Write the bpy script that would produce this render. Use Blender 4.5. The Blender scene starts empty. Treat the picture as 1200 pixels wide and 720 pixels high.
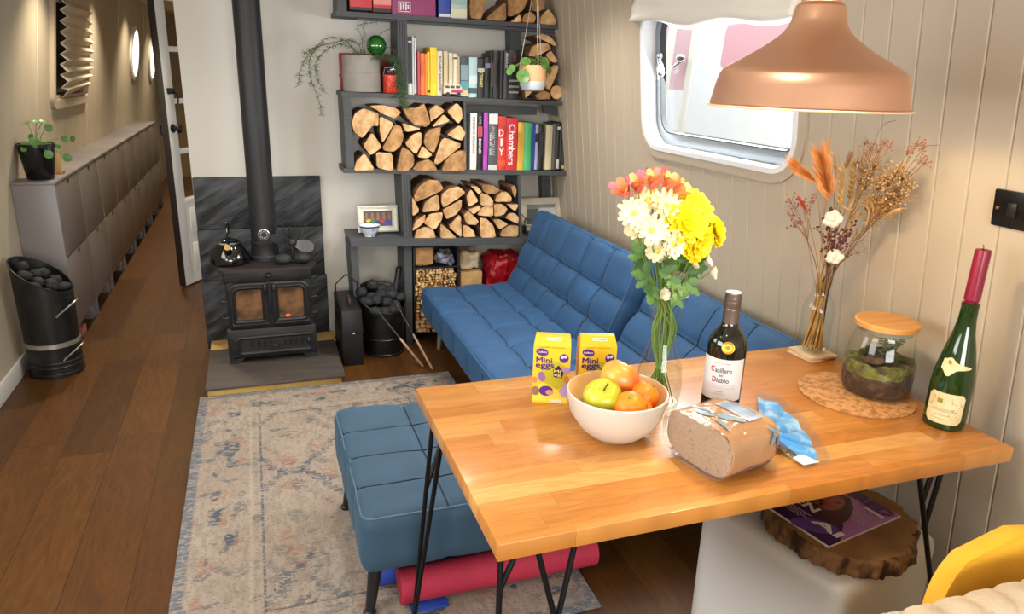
import bpy, bmesh, math, random
from mathutils import Vector, Matrix, Quaternion, noise as mnoise
random.seed(7)
sc = bpy.context.scene
COL = sc.collection
PI = math.pi

# ------------------------------------------------------------------ camera
F = 846.68; YAW, PIT, ROL = (math.radians(a) for a in (19.666, 17.900, 1.785))
EYE = Vector((0, 0, 1.575))
cf = Vector((math.sin(YAW)*math.cos(PIT), math.cos(YAW)*math.cos(PIT), -math.sin(PIT)))
_r0 = Vector((math.cos(YAW), -math.sin(YAW), 0)); _u0 = _r0.cross(cf)
cr = math.cos(ROL)*_r0 + math.sin(ROL)*_u0
cu = -math.sin(ROL)*_r0 + math.cos(ROL)*_u0
cam = bpy.data.cameras.new('camera'); camo = bpy.data.objects.new('camera', cam); COL.objects.link(camo)
cam.sensor_width = 36; cam.sensor_fit = 'HORIZONTAL'; cam.lens = F/1200*36; cam.clip_start = .02
camo.matrix_world = Matrix(((cr.x, cu.x, -cf.x, EYE.x), (cr.y, cu.y, -cf.y, EYE.y), (cr.z, cu.z, -cf.z, EYE.z), (0, 0, 0, 1)))
sc.camera = camo
def ray(x, y): return cf + (x-600)/F*cr - (y-360)/F*cu
def atY(x, y, Y): d = ray(x, y); return EYE + d*((Y-EYE.y)/d.y)
def atZ(x, y, Z): d = ray(x, y); return EYE + d*((Z-EYE.z)/d.z)
WT = .115                                   # the cabin side leans in by this much per metre
WX0 = 1.80 + WT*.75                         # its foot
def wallx(z): return WX0 - WT*z
def atW(x, y, off=0):
    d = ray(x, y); s = (WX0+off-WT*EYE.z)/(d.x+WT*d.z); return EYE + d*s

# ------------------------------------------------------------------ materials
def lin(h):
    h = h.lstrip('#'); c = [int(h[i:i+2], 16)/255 for i in (0, 2, 4)]
    return tuple(v/12.92 if v <= .04045 else ((v+.055)/1.055)**2.4 for v in c) + (1,)
MATS = {}
def pm(name, base, rough=.5, metal=0, noise=None, bump=None, vary=0, **kw):
    """noise = (scale, colour2, (stretch), lo, hi) ; bump = (scale, strength, (stretch))"""
    if name in MATS: return MATS[name]
    m = bpy.data.materials.new(name); m.use_nodes = True; nt = m.node_tree; N = nt.nodes; L = nt.links
    b = N['Principled BSDF']; b.inputs['Roughness'].default_value = rough; b.inputs['Metallic'].default_value = metal
    for k, v in kw.items():
        b.inputs[k.replace('_', ' ').title() if k not in ('IOR',) else k].default_value = v if not isinstance(v, str) else lin(v)
    col = None
    tc = N.new('ShaderNodeTexCoord')
    def tex(scale, st, detail=5):
        mp = N.new('ShaderNodeMapping'); mp.inputs['Scale'].default_value = st or (1, 1, 1); L.new(tc.outputs['Object'], mp.inputs[0])
        n = N.new('ShaderNodeTexNoise'); n.inputs['Scale'].default_value = scale; n.inputs['Detail'].default_value = detail; L.new(mp.outputs[0], n.inputs[0]); return n
    if noise:
        sc_, c2, st, lo, hi = (list(noise)+[None, .35, .65][len(noise)-2:]) if len(noise) < 5 else noise
        n = tex(sc_, st); r = N.new('ShaderNodeValToRGB'); r.color_ramp.elements[0].position = lo; r.color_ramp.elements[1].position = hi
        r.color_ramp.elements[0].color = lin(base); r.color_ramp.elements[1].color = lin(c2); L.new(n.outputs[0], r.inputs[0]); col = r.outputs[0]
    if vary:
        oi = N.new('ShaderNodeObjectInfo'); mr = N.new('ShaderNodeMapRange'); mr.inputs[3].default_value = 1-vary; mr.inputs[4].default_value = 1+vary
        L.new(oi.outputs['Random'], mr.inputs[0]); hs = N.new('ShaderNodeHueSaturation'); hs.inputs['Color'].default_value = lin(base)
        if col: L.new(col, hs.inputs['Color'])
        L.new(mr.outputs[0], hs.inputs['Value']); col = hs.outputs[0]
    if col: L.new(col, b.inputs['Base Color'])
    else: b.inputs['Base Color'].default_value = lin(base)
    if bump:
        n = tex(bump[0], bump[2] if len(bump) > 2 else None, 3); bp = N.new('ShaderNodeBump'); bp.inputs['Strength'].default_value = bump[1]; bp.inputs['Distance'].default_value = .01
        L.new(n.outputs[0], bp.inputs['Height']); L.new(bp.outputs[0], b.inputs['Normal'])
    MATS[name] = m; return m
def C(h, rough=.55): return pm('paint_'+h.strip('#')+'_%d' % int(rough*100), h, rough)
def glass(name, tint='#ffffff', rough=0.0, mixin=.12, thin=True):
    """thin clear glass: mostly see-through with a fresnel gloss"""
    if name in MATS: return MATS[name]
    m = bpy.data.materials.new(name); m.use_nodes = True; nt = m.node_tree; N = nt.nodes; L = nt.links
    N.remove(N['Principled BSDF']); t = N.new('ShaderNodeBsdfTransparent'); t.inputs[0].default_value = lin(tint)
    g = N.new('ShaderNodeBsdfGlossy'); g.inputs['Roughness'].default_value = rough
    lw = N.new('ShaderNodeLayerWeight'); lw.inputs[0].default_value = mixin
    mx = N.new('ShaderNodeMixShader'); L.new(lw.outputs['Facing'], mx.inputs[0]); L.new(t.outputs[0], mx.inputs[1]); L.new(g.outputs[0], mx.inputs[2])
    mr = N.new('ShaderNodeMath'); mr.operation = 'MULTIPLY_ADD'; mr.inputs[1].default_value = .62; mr.inputs[2].default_value = .022
    pw = N.new('ShaderNodeMath'); pw.operation = 'POWER'; pw.inputs[1].default_value = 1.8; L.new(lw.outputs['Facing'], pw.inputs[0]); L.new(pw.outputs[0], mr.inputs[0]); L.new(mr.outputs[0], mx.inputs[0])
    L.new(mx.outputs[0], N['Material Output'].inputs[0]); MATS[name] = m; return m
def emit(name, c, s):
    m = bpy.data.materials.new(name); m.use_nodes = True; b = m.node_tree.nodes['Principled BSDF']
    b.inputs['Base Color'].default_value = lin(c); b.inputs['Emission Color'].default_value = lin(c); b.inputs['Emission Strength'].default_value = s; MATS[name] = m; return m

# ------------------------------------------------------------------ mesh builder (all authored in world metres)
class B:
    def __init__(s): s.v = []; s.f = []; s.mi = []; s.sm = []
    def add(s, vs, fs, mi=0, smooth=True):
        o = len(s.v); s.v += [tuple(v) for v in vs]; s.f += [tuple(i+o for i in f) for f in fs]; s.mi += [mi]*len(fs); s.sm += [smooth]*len(fs); return s
    def bm(s, bm, mi=0, M=None, smooth=True):
        if M is not None: bm.transform(M)
        bm.verts.ensure_lookup_table(); bm.verts.index_update()
        s.add([v.co for v in bm.verts], [[v.index for v in f.verts] for f in bm.faces], mi, smooth); bm.free(); return s
    def box(s, x0, x1, y0, y1, z0, z1, bev=0, mi=0, M=None, seg=2):
        bm = bmesh.new(); bmesh.ops.create_cube(bm, size=1)
        for v in bm.verts: v.co = Vector(((x0+x1)/2+v.co.x*(x1-x0), (y0+y1)/2+v.co.y*(y1-y0), (z0+z1)/2+v.co.z*(z1-z0)))
        if bev: bmesh.ops.bevel(bm, geom=bm.edges[:], offset=bev, segments=seg, affect='EDGES', profile=.5)
        return s.bm(bm, mi, M)
    def tube(s, pts, r, n=8, mi=0, cap=True, closed=False):
        pts = [Vector(p) for p in pts]; m = len(pts); rr = r if isinstance(r, (list, tuple)) else [r]*m
        vs = []; prev = None
        for i, p in enumerate(pts):
            if closed: t = pts[(i+1) % m]-pts[i-1]
            else: t = (pts[min(i+1, m-1)]-pts[max(i-1, 0)])
            if t.length < 1e-9: t = Vector((0, 0, 1))
            t.normalize()
            if prev is None:
                a = Vector((0, 0, 1)) if abs(t.z) < .9 else Vector((1, 0, 0)); u = t.cross(a).normalized()
            else:
                u = prev - t*prev.dot(t)
                u = u.normalized() if u.length > 1e-6 else t.orthogonal().normalized()
            prev = u; w = t.cross(u)
            vs += [p+(u*math.cos(2*PI*k/n)+w*math.sin(2*PI*k/n))*rr[i] for k in range(n)]
        fs = []
        for i in range(m if closed else m-1):
            j = (i+1) % m
            fs += [(i*n+k, i*n+(k+1) % n, j*n+(k+1) % n, j*n+k) for k in range(n)]
        if cap and not closed: fs += [tuple(range(n))[::-1], tuple((m-1)*n+k for k in range(n))]
        return s.add(vs, fs, mi)
    def lathe(s, prof, c=(0, 0, 0), n=40, mi=0, M=None, cap=False, wob=None):
        vs = []; c = Vector(c)
        for (r, z) in prof:
            for k in range(n):
                a = 2*PI*k/n; q = r*(wob(a, z) if wob else 1); p = Vector((q*math.cos(a), q*math.sin(a), z))
                vs.append((M @ p if M is not None else p)+c)
        fs = [(i*n+k, i*n+(k+1) % n, (i+1)*n+(k+1) % n, (i+1)*n+k) for i in range(len(prof)-1) for k in range(n)]
        if cap: fs += [tuple(range(n))[::-1], tuple((len(prof)-1)*n+k for k in range(n))]
        return s.add(vs, fs, mi)
    def prism(s, poly, ext, mi=0, mi2=None, smooth=False):
        n = len(poly); poly = [Vector(p) for p in poly]; ext = Vector(ext)
        s.add(poly+[p+ext for p in poly], [tuple(range(n)), tuple(range(2*n-1, n-1, -1))], mi, smooth)
        o = len(s.v)-2*n
        s.f += [(o+i, o+n+i, o+n+(i+1) % n, o+(i+1) % n) for i in range(n)]; s.mi += [mi if mi2 is None else mi2]*n; s.sm += [smooth]*n; return s
    def rbox(s, cen, half, r, n=(12, 12, 4), disp=None, M=None, mi=0, snap=((), (), ())):
        """rounded box with an optional displacement disp(point_local, dir) along its normal; M rotates the local box"""
        bm = bmesh.new(); h = Vector(half); ax = [(0, 1, 2), (1, 2, 0), (2, 0, 1)]
        cs = [[h[k]*(2*i/n[k]-1) for i in range(n[k]+1)] for k in range(3)]
        for k in range(3):
            for sv in snap[k]: cs[k][min(range(1, n[k]), key=lambda i: abs(cs[k][i]-sv))] = sv
        for a, b_, c in ax:
            for sg in (-1, 1):
                g = [[None]*(n[b_]+1) for _ in range(n[a]+1)]
                for i in range(n[a]+1):
                    for j in range(n[b_]+1):
                        q = Vector((0, 0, 0)); q[a] = cs[a][i]; q[b_] = cs[b_][j]; q[c] = sg*h[c]
                        g[i][j] = bm.verts.new(q)
                for i in range(n[a]):
                    for j in range(n[b_]):
                        f = [g[i][j], g[i+1][j], g[i+1][j+1], g[i][j+1]]
                        bm.faces.new(f if sg > 0 else f[::-1])
        bmesh.ops.remove_doubles(bm, verts=bm.verts[:], dist=1e-5)
        for v in bm.verts:
            q = v.co; c = Vector([max(-(h[k]-r), min(h[k]-r, q[k])) for k in range(3)]); d = (q-c)
            d = d.normalized() if d.length > 1e-9 else Vector((0, 0, 1)); p = c+d*r
            if disp: p = p + d*disp(p, d)
            v.co = p
        M4 = (M.to_4x4() if M is not None else Matrix.Identity(4)); M4 = Matrix.Translation(Vector(cen)) @ M4
        return s.bm(bm, mi, M4)
    def ell(s, c, rad, seg=16, ring=10, mi=0, M=None, nz=0, nf=3, seed=0):
        bm = bmesh.new(); bmesh.ops.create_uvsphere(bm, u_segments=seg, v_segments=ring, radius=1)
        for v in bm.verts:
            k = 1+(nz*mnoise.noise(v.co*nf+Vector((seed*7.3, seed*3.1, seed))) if nz else 0)
            p = Vector((v.co.x*rad[0]*k, v.co.y*rad[1]*k, v.co.z*rad[2]*k)); v.co = (M @ p if M is not None else p)+Vector(c)
        return s.bm(bm, mi)
    def build(s, name, mats, parent=None, sharp=35):
        me = bpy.data.meshes.new(name); P0 = Vector(s.v[0]); V = [Vector(v) for v in s.v]
        mn = [min(v[k] for v in V) for k in range(3)]; mx = [max(v[k] for v in V) for k in range(3)]
        org = Vector(((mn[0]+mx[0])/2, (mn[1]+mx[1])/2, mn[2]))
        me.from_pydata([v-org for v in V], [], s.f)
        for m in (mats if isinstance(mats, (list, tuple)) else [mats]): me.materials.append(m)
        me.polygons.foreach_set('material_index', s.mi); me.polygons.foreach_set('use_smooth', s.sm)
        bm = bmesh.new(); bm.from_mesh(me); bmesh.ops.recalc_face_normals(bm, faces=bm.faces[:]); bm.to_mesh(me); bm.free()
        if sharp: me.set_sharp_from_angle(angle=math.radians(sharp))
        me.update()
        o = bpy.data.objects.new(name, me); COL.objects.link(o)
        if parent is not None: o.parent = parent; o.location = org - WORLD[parent.name]
        else: o.location = org
        WORLD[o.name] = org; return o
WORLD = {}
def thing(name, label, cat, loc, group=None):
    o = bpy.data.objects.new(name, None); COL.objects.link(o); o.empty_display_size = .05; o.location = loc
    WORLD[o.name] = Vector(loc); return tag(o, label, cat, group)
def tag(o, label, cat, group=None):
    o['label'] = label; o['category'] = cat
    if group: o['group'] = group
    return o
def struct(o, label=None):
    o['kind'] = 'structure'
    if label: o['label'] = label
    return o
def copy_tree(root, delta, label=None, parent=None):
    """a copy of a thing with copies of its parts, moved by delta; mesh data shared"""
    c = root.copy(); COL.objects.link(c); c.parent = parent
    if parent is None:
        c.location = root.location + Vector(delta); WORLD[c.name] = WORLD[root.name]+Vector(delta)
        if label: c['label'] = label
    for ch in list(root.children): copy_tree(ch, (0, 0, 0), None, c)
    return c

# ------------------------------------------------------------------ lettering (the built-in font turned into mesh)
def letters(txt, w=None, h=None, bold=0, spacing=1.0, shear=0):
    cu_ = bpy.data.curves.new('t', 'FONT'); cu_.body = txt; cu_.size = 1; cu_.resolution_u = 2; cu_.space_character = spacing; cu_.shear = shear
    cu_.align_x = 'LEFT'; o = bpy.data.objects.new('t', cu_); COL.objects.link(o)
    dg = bpy.context.evaluated_depsgraph_get(); dg.update(); me = bpy.data.meshes.new_from_object(o.evaluated_get(dg))
    vs = [v.co.copy() for v in me.vertices]; fs = [tuple(p.vertices) for p in me.polygons]
    bpy.data.objects.remove(o); bpy.data.curves.remove(cu_); bpy.data.meshes.remove(me)
    if bold:                                                # heavier strokes: the outline repeated a hair apart
        n0, v0, f0 = len(vs), vs[:], fs[:]; vs = []; fs = []
        for k, (a, c) in enumerate(((-1, -1), (1, -1), (1, 1), (-1, 1))): vs += [v+Vector((a*bold, c*bold, 0)) for v in v0]; fs += [tuple(i+k*n0 for i in f) for f in f0]
    x0, x1 = min(v.x for v in vs), max(v.x for v in vs); y0, y1 = min(v.y for v in vs), max(v.y for v in vs)
    sx = w/(x1-x0) if w else None; sy = h/(y1-y0) if h else None
    sx = sx or sy; sy = sy or sx
    nl = len(v0) if bold else len(vs)
    return [((v.x-(x0+x1)/2)*sx, (v.y-(y0+y1)/2)*sy, (i//nl)*5e-5) for i, v in enumerate(vs)], fs
def put_text(b, txt, o, ux, uy, w=None, h=None, mi=0, lift=.0006, **kw):
    """flat lettering centred on o with the reading direction ux and up direction uy"""
    ux = Vector(ux).normalized(); uy = Vector(uy).normalized(); n = ux.cross(uy)
    vs, fs = letters(txt, w, h, **kw); o = Vector(o)+n*lift
    return b.add([o+ux*x+uy*y+n*q for x, y, q in vs], fs, mi, False)
def put_poly(b, pts, o, ux, uy, mi=0, lift=.0006):
    ux = Vector(ux).normalized(); uy = Vector(uy).normalized(); n = ux.cross(uy); o = Vector(o)+n*lift
    return b.add([o+ux*x+uy*y for x, y in pts], [tuple(range(len(pts)))], mi, False)
def oval(cx, cy, rx, ry, n=20, rot=0): return [(cx+rx*math.cos(t)*math.cos(rot)-ry*math.sin(t)*math.sin(rot), cy+rx*math.cos(t)*math.sin(rot)+ry*math.sin(t)*math.cos(rot)) for t in (2*PI*k/n for k in range(n))]
def bez(p0, p1, p2, n=10):
    p0, p1, p2 = Vector(p0), Vector(p1), Vector(p2)
    return [p0*(1-t)**2+p1*2*t*(1-t)+p2*t*t for t in (i/n for i in range(n+1))]
def rrect(w, h, r, n=6):
    out = []
    for cx, cy, a0 in ((w/2-r, h/2-r, 0), (-w/2+r, h/2-r, PI/2), (-w/2+r, -h/2+r, PI), (w/2-r, -h/2+r, 1.5*PI)):
        out += [(cx+r*math.cos(a0+PI/2*k/n), cy+r*math.sin(a0+PI/2*k/n)) for k in range(n+1)]
    return out
# ------------------------------------------------------------------ special materials
def staves(name, cols, length, width, swap=False, grain=1.0, rough=.4, mortar=.001, mcol='#3a2412', bumpk=.15, spec=.5, coat=0):
    m = bpy.data.materials.new(name); m.use_nodes = True; nt = m.node_tree; N = nt.nodes; L = nt.links; b = N['Principled BSDF']
    b.inputs['Roughness'].default_value = rough; b.inputs['Coat Weight'].default_value = coat; b.inputs['Coat Roughness'].default_value = .15; b.inputs['Specular IOR Level'].default_value = spec
    tc = N.new('ShaderNodeTexCoord'); se = N.new('ShaderNodeSeparateXYZ'); L.new(tc.outputs['Object'], se.inputs[0])
    co = N.new('ShaderNodeCombineXYZ'); L.new(se.outputs['Y' if swap else 'X'], co.inputs[0]); L.new(se.outputs['X' if swap else 'Y'], co.inputs[1])
    br = N.new('ShaderNodeTexBrick'); L.new(co.outputs[0], br.inputs['Vector']); br.offset = .37; br.offset_frequency = 2; br.squash = .8; br.squash_frequency = 3
    br.inputs['Color1'].default_value = (0, 0, 0, 1); br.inputs['Color2'].default_value = (1, 1, 1, 1); br.inputs['Mortar'].default_value = (.5, .5, .5, 1)
    br.inputs['Scale'].default_value = 1; br.inputs['Mortar Size'].default_value = mortar; br.inputs['Mortar Smooth'].default_value = .3; br.inputs['Brick Width'].default_value = length; br.inputs['Row Height'].default_value = width; br.inputs['Bias'].default_value = 0
    rp = N.new('ShaderNodeValToRGB'); L.new(br.outputs['Color'], rp.inputs[0]); e = rp.color_ramp.elements
    for i, c in enumerate(cols):
        p = i/(len(cols)-1)
        if i == 0: e[0].position = 0; e[0].color = lin(c)
        elif i == len(cols)-1: e[-1].position = 1; e[-1].color = lin(c)
        else: q = e.new(p); q.color = lin(c)
    # grain, offset per stave
    ad = N.new('ShaderNodeVectorMath'); ad.operation = 'MULTIPLY_ADD'; L.new(br.outputs['Color'], ad.inputs[0]); ad.inputs[1].default_value = (7, 3, 5); L.new(co.outputs[0], ad.inputs[2])
    mp = N.new('ShaderNodeMapping'); mp.inputs['Scale'].default_value = (2.2, 26, 26); L.new(ad.outputs[0], mp.inputs[0])
    n1 = N.new('ShaderNodeTexNoise'); n1.inputs['Scale'].default_value = 1.6; n1.inputs['Detail'].default_value = 6; n1.inputs['Distortion'].default_value = 1.4; L.new(mp.outputs[0], n1.inputs[0])
    mp2 = N.new('ShaderNodeMapping'); mp2.inputs['Scale'].default_value = (1.3, 7, 7); L.new(ad.outputs[0], mp2.inputs[0])
    n2 = N.new('ShaderNodeTexNoise'); n2.inputs['Scale'].default_value = 1.2; n2.inputs['Detail'].default_value = 3; n2.inputs['Distortion'].default_value = 2.2; L.new(mp2.outputs[0], n2.inputs[0])
    wv = N.new('ShaderNodeMath'); wv.operation = 'MULTIPLY'; wv.inputs[1].default_value = 38; L.new(n2.outputs[0], wv.inputs[0])
    sn = N.new('ShaderNodeMath'); sn.operation = 'SINE'; L.new(wv.outputs[0], sn.inputs[0])
    g = N.new('ShaderNodeMath'); g.operation = 'MULTIPLY_ADD'; L.new(sn.outputs[0], g.inputs[0]); g.inputs[1].default_value = .13*grain
    g1 = N.new('ShaderNodeMath'); g1.operation = 'MULTIPLY_ADD'; L.new(n1.outputs[0], g1.inputs[0]); g1.inputs[1].default_value = .9*grain; g1.inputs[2].default_value = 1-.45*grain
    L.new(g1.outputs[0], g.inputs[2])
    mu = N.new('ShaderNodeMix'); mu.data_type = 'RGBA'; mu.blend_type = 'MULTIPLY'; mu.inputs[0].default_value = 1; L.new(rp.outputs[0], mu.inputs[6])
    cg = N.new('ShaderNodeCombineColor'); [L.new(g.outputs[0], cg.inputs[k]) for k in range(3)]; L.new(cg.outputs[0], mu.inputs[7])
    mm = N.new('ShaderNodeMix'); mm.data_type = 'RGBA'; L.new(br.outputs['Fac'], mm.inputs[0]); L.new(mu.outputs[2], mm.inputs[6]); mm.inputs[7].default_value = lin(mcol)
    L.new(mm.outputs[2], b.inputs['Base Color'])
    bp = N.new('ShaderNodeBump'); bp.inputs['Strength'].default_value = bumpk; bp.inputs['Distance'].default_value = .002; L.new(g.outputs[0], bp.inputs['Height']); L.new(bp.outputs[0], b.inputs['Normal'])
    MATS[name] = m; return m

FLOOR = staves('oak floor planks', ['#462b10', '#523213', '#5b3917', '#4b2f11'], 1.35, .195, swap=True, grain=.85, spec=.32, rough=.42, mortar=.0016, mcol='#2e1c0e', bumpk=.12)
OAK = staves('oak worktop staves', ['#ad6d28', '#b87631', '#c0823c', '#af6f2c', '#d09a56'], .50, .056, grain=.60, rough=.36, mortar=.0004, mcol='#8a531e', bumpk=.05, coat=.25)
WALLR = pm('taupe painted boards', '#bbae99', .55)
WALLL = pm('taupe lining panel', '#b3a791', .6, noise=(6, '#aa9d86', (1, 1, .3), .3, .7))
WHITEW = pm('off white wall', '#cfcbc1', .8, bump=(40, .03))
CREAM = pm('ceiling cream', '#d8cfbd', .7)
WHITEP = pm('white satin paint', '#e9e6df', .4)
GREYSH = pm('dark grey stained board', '#4d4f51', .6, noise=(3, '#3f4143', (1, 8, 30), .3, .7), bump=(4, .12, (1, 6, 40)))

# ------------------------------------------------------------------ the room
Y0, YB, YE, ZC = -2.4, 4.30, 11.6, 2.22
b = B().box(-1.40, 2.02, Y0-.1, YE+.1, -.05, 0)
struct(b.build('floor', FLOOR))
b = B().box(-1.40, 2.02, Y0-.1, YE+.1, ZC, ZC+.05)
struct(b.build('ceiling', CREAM))

def sheet(xf, ys, zs, holes, thick, gcut=()):
    """a wall skin x=xf(z) with rectangular openings, groove lines pressed in at gcut, and a real thickness"""
    yc = set([ys[0], ys[1]]); zc = set([zs[0], zs[1]]+[z for z in zs[2:]])
    for h in holes: yc |= {h[0], h[1]}; zc |= {h[2], h[3]}
    gset = set()
    for g in gcut:
        if all(abs(g-q) > .006 for h in holes for q in h[:2]): yc |= {g-.0045, g, g+.0045}; gset.add(g)
    yc = sorted(yc); zc = sorted(zc); b = B(); sg = 1 if thick > 0 else -1
    for side in (0, 1):
        vs = [(xf(z)+(thick if side else (.005*sg if y in gset else 0)), y, z) for y in yc for z in zc]; nz = len(zc); fs = []
        for i in range(len(yc)-1):
            for j in range(nz-1):
                ym, zm = (yc[i]+yc[i+1])/2, (zc[j]+zc[j+1])/2
                if any(h[0] < ym < h[1] and h[2] < zm < h[3] for h in holes): continue
                fs.append((i*nz+j, (i+1)*nz+j, (i+1)*nz+j+1, i*nz+j+1))
        b.add(vs, fs, 0, False)
    for h in holes:
        for p, q in (((h[0], h[2]), (h[1], h[2])), ((h[1], h[2]), (h[1], h[3])), ((h[1], h[3]), (h[0], h[3])), ((h[0], h[3]), (h[0], h[2]))):
            b.add([(xf(p[1]), p[0], p[1]), (xf(q[1]), q[0], q[1]), (xf(q[1])+thick, q[0], q[1]), (xf(p[1])+thick, p[0], p[1])], [(0, 1, 2, 3)], 0, False)
    return b
RH = (2.03, 3.07, 1.275, 1.875)                 # the window opening in the boarded wall
gro = [1.28+.1004*k for k in range(-20, 31)]
struct(sheet(wallx, (Y0, YB), (0, ZC), [RH], .09, gro).build('wall_right', WALLR, sharp=10))
def lwx(z): return -1.24 if z <= .95 else -1.24+.14*(z-.95)
LH = (5.46, 6.44, 1.335, 1.935); LN = (.35, 1.75, 1.15, 1.85); LN2 = (2.15, 3.25, 1.27, 1.87); PH = [(8.98, 1.665), (10.55, 1.62)]; PR = .235
holes = [LH, LN, LN2]+[(y-PR*.72, y+PR*.72, z-PR*.72, z+PR*.72) for y, z in PH[:1]]
struct(sheet(lwx, (Y0, YE), (0, ZC, .95), holes, -.07).build('wall_left', WALLL, sharp=10))
for k, y in enumerate((5.08, 6.52, 7.95, 9.75)):
    b = B()
    for z0, z1 in ((.95, ZC),):
        b.add([(lwx(z0)+d, y+s, z0) for d in (0, .003) for s in (-.007, .007)]+[(lwx(z1)+d, y+s, z1) for d in (0, .003) for s in (-.007, .007)],
              [(2, 3, 7, 6), (0, 2, 6, 4), (1, 5, 7, 3)], 0, False)
    struct(b.build('trim_%d' % (k+1), pm('pale joint strip', '#d8cdb8', .5)))
struct(B().box(-.335, 2.0, YB, YB+.07, 0, ZC, .004).build('wall_back', WHITEW))
struct(B().box(-.24, 2.0, 6.2, 6.27, 0, ZC).build('wall_partition', WALLL))
struct(B().box(-.24, -.17, 6.27, YE, 0, ZC).build('wall_corridor', WALLL))
struct(B().box(-1.32, 2.0, YE, YE+.07, 0, ZC).build('wall_end', WALLL))
b = B().box(-1.4, 2.0, Y0-.07, Y0, 0, .85).box(-1.4, 2.0, Y0-.07, Y0, 1.95, ZC).box(-1.4, -.75, Y0-.07, Y0, .85, 1.95).box(1.25, 2.0, Y0-.07, Y0, .85, 1.95)  # opening added behind the camera to let fill daylight in
struct(b.build('wall_rear', WALLR))
struct(B().box(-1.238, -1.222, Y0, 4.40, 0, .095, .004).build('baseboard_left', WHITEP))
struct(B().box(wallx(0)-.02, wallx(0)-.003, Y0, YB, 0, .09, .004).build('baseboard_right', WALLR))

# ---- right window: rounded frame, grey aluminium casement, roller of cream cloth
ZW = Vector((-WT, 0, 1)).normalized()            # "up" along the leaning wall
NW = Vector((-1, 0, -WT)).normalized()           # into the room
def onwall(y, z, off=0): return Vector((wallx(z), y, z))+NW*off
def ringmesh(b, outer, inner, mi=0):
    n = len(outer); b.add(outer+inner, [(i, (i+1) % n, n+(i+1) % n, n+i) for i in range(n)], mi, False)
def frame3d(b, cy, cz, w, h, r, wid, d0, d1, surf=onwall, mi=0, r2=None):
    """rounded rectangular ring standing between depth d0 and d1 off a wall surface"""
    o = rrect(w, h, r, 8); i_ = rrect(w-2*wid, h-2*wid, max(r-wid, .01) if r2 is None else r2, 8)
    P = lambda pts, d: [surf(cy+a, cz+c, d) for a, c in pts]
    ringmesh(b, P(o, d1), P(i_, d1), mi); ringmesh(b, P(o, d0), P(i_, d0), mi); ringmesh(b, P(o, d0), P(o, d1), mi); ringmesh(b, P(i_, d0), P(i_, d1), mi)
wy, wz = (RH[0]+RH[1])/2, (RH[2]+RH[3])/2; ww, wh = RH[1]-RH[0], RH[3]-RH[2]
win = thing('window_1', 'rounded window in the taupe boarded wall with a cream blind', 'window', onwall(wy, RH[2])); win['kind'] = 'structure'; del win['category']
b = B(); frame3d(b, wy, wz, ww+.09, wh+.09, .17, .0475, 0, .012); b.build('window_surround', WALLR, win)
b = B(); frame3d(b, wy, wz, ww-.003, wh-.003, .125, .004, -.088, .014, r2=.12); frame3d(b, wy, wz, ww+.02, wh+.02, .13, .02, .008, .016); b.build('window_reveal', pm('white window liner', '#f2f3f3', .35), win)
b = B(); frame3d(b, wy, wz, ww-.012, wh-.012, .12, .030, -.085, -.055); frame3d(b, wy, wz, ww-.07, wh-.07, .095, .022, -.078, -.048); b.build('window_frame', pm('grey aluminium', '#8d9499', .35, .7), win)
b = B(); frame3d(b, wy, wz, ww-.11, wh-.11, .08, .006, -.075, -.05); b.build('window_seal', C('#1c1d1f', .6), win)
b = B(); b.add([onwall(wy+a, wz+c, -.066) for a, c in rrect(ww-.1, wh-.1, .08, 8)], [tuple(range(36))], 0, False); b.build('window_pane', glass('window glass'), win)
b = B(); h0 = onwall(RH[1]-.075, 1.62, -.03)
b.box(-.009, .009, -.007, .007, -.055, .055, .006).ell((0, 0, .045), (.014, .012, .014)).ell((0, -.02, -.03), (.012, .022, .012)).tube([(0, 0, .03), (.0, -.03, 0), (0, -.045, -.03)], .006)
b.v = [tuple(Vector(v)+h0) for v in b.v]; b.build('window_latch', pm('chrome', '#c9ccd0', .2, 1), win)
# blind: gathered cream cloth, sagging in the middle
bl = B(); nY, nP = 40, 14
for i in range(nY+1):
    t = i/nY; y = 2.02+t*1.09; sag = 1.0-.35*math.sin(PI*t)**1.0+.12*math.sin(9*t+1)*math.sin(PI*t)
    top = 1.905; hgt = .135-.045*t+.02*math.sin(PI*t)+.012*math.sin(13*t)
    for k in range(nP+1):
        a = k/nP; ang = a*2*PI
        prof = (.018+.022*(1-math.cos(ang))/2+.006*math.sin(3*ang+5*t)); z = top-hgt*(1-abs(1-2*a))
        d = .012+prof*(1 if a < .5 else .25)
        bl.v.append(tuple(onwall(y, z, d)))
for i in range(nY):
    for k in range(nP): q = i*(nP+1)+k; bl.f.append((q, q+1, q+nP+2, q+nP+1)); bl.mi.append(0); bl.sm.append(True)
bl.f.append(tuple(range(nP))); bl.f.append(tuple(nY*(nP+1)+k for k in range(nP))[::-1]); bl.mi += [0, 0]; bl.sm += [False, False]
tag(bl.build('window_blind', pm('cream blind cloth', '#ece6da', .85, bump=(50, .2)), sharp=0), 'rolled cream fabric blind drooping over the top of the rounded window', 'blind')

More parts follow.
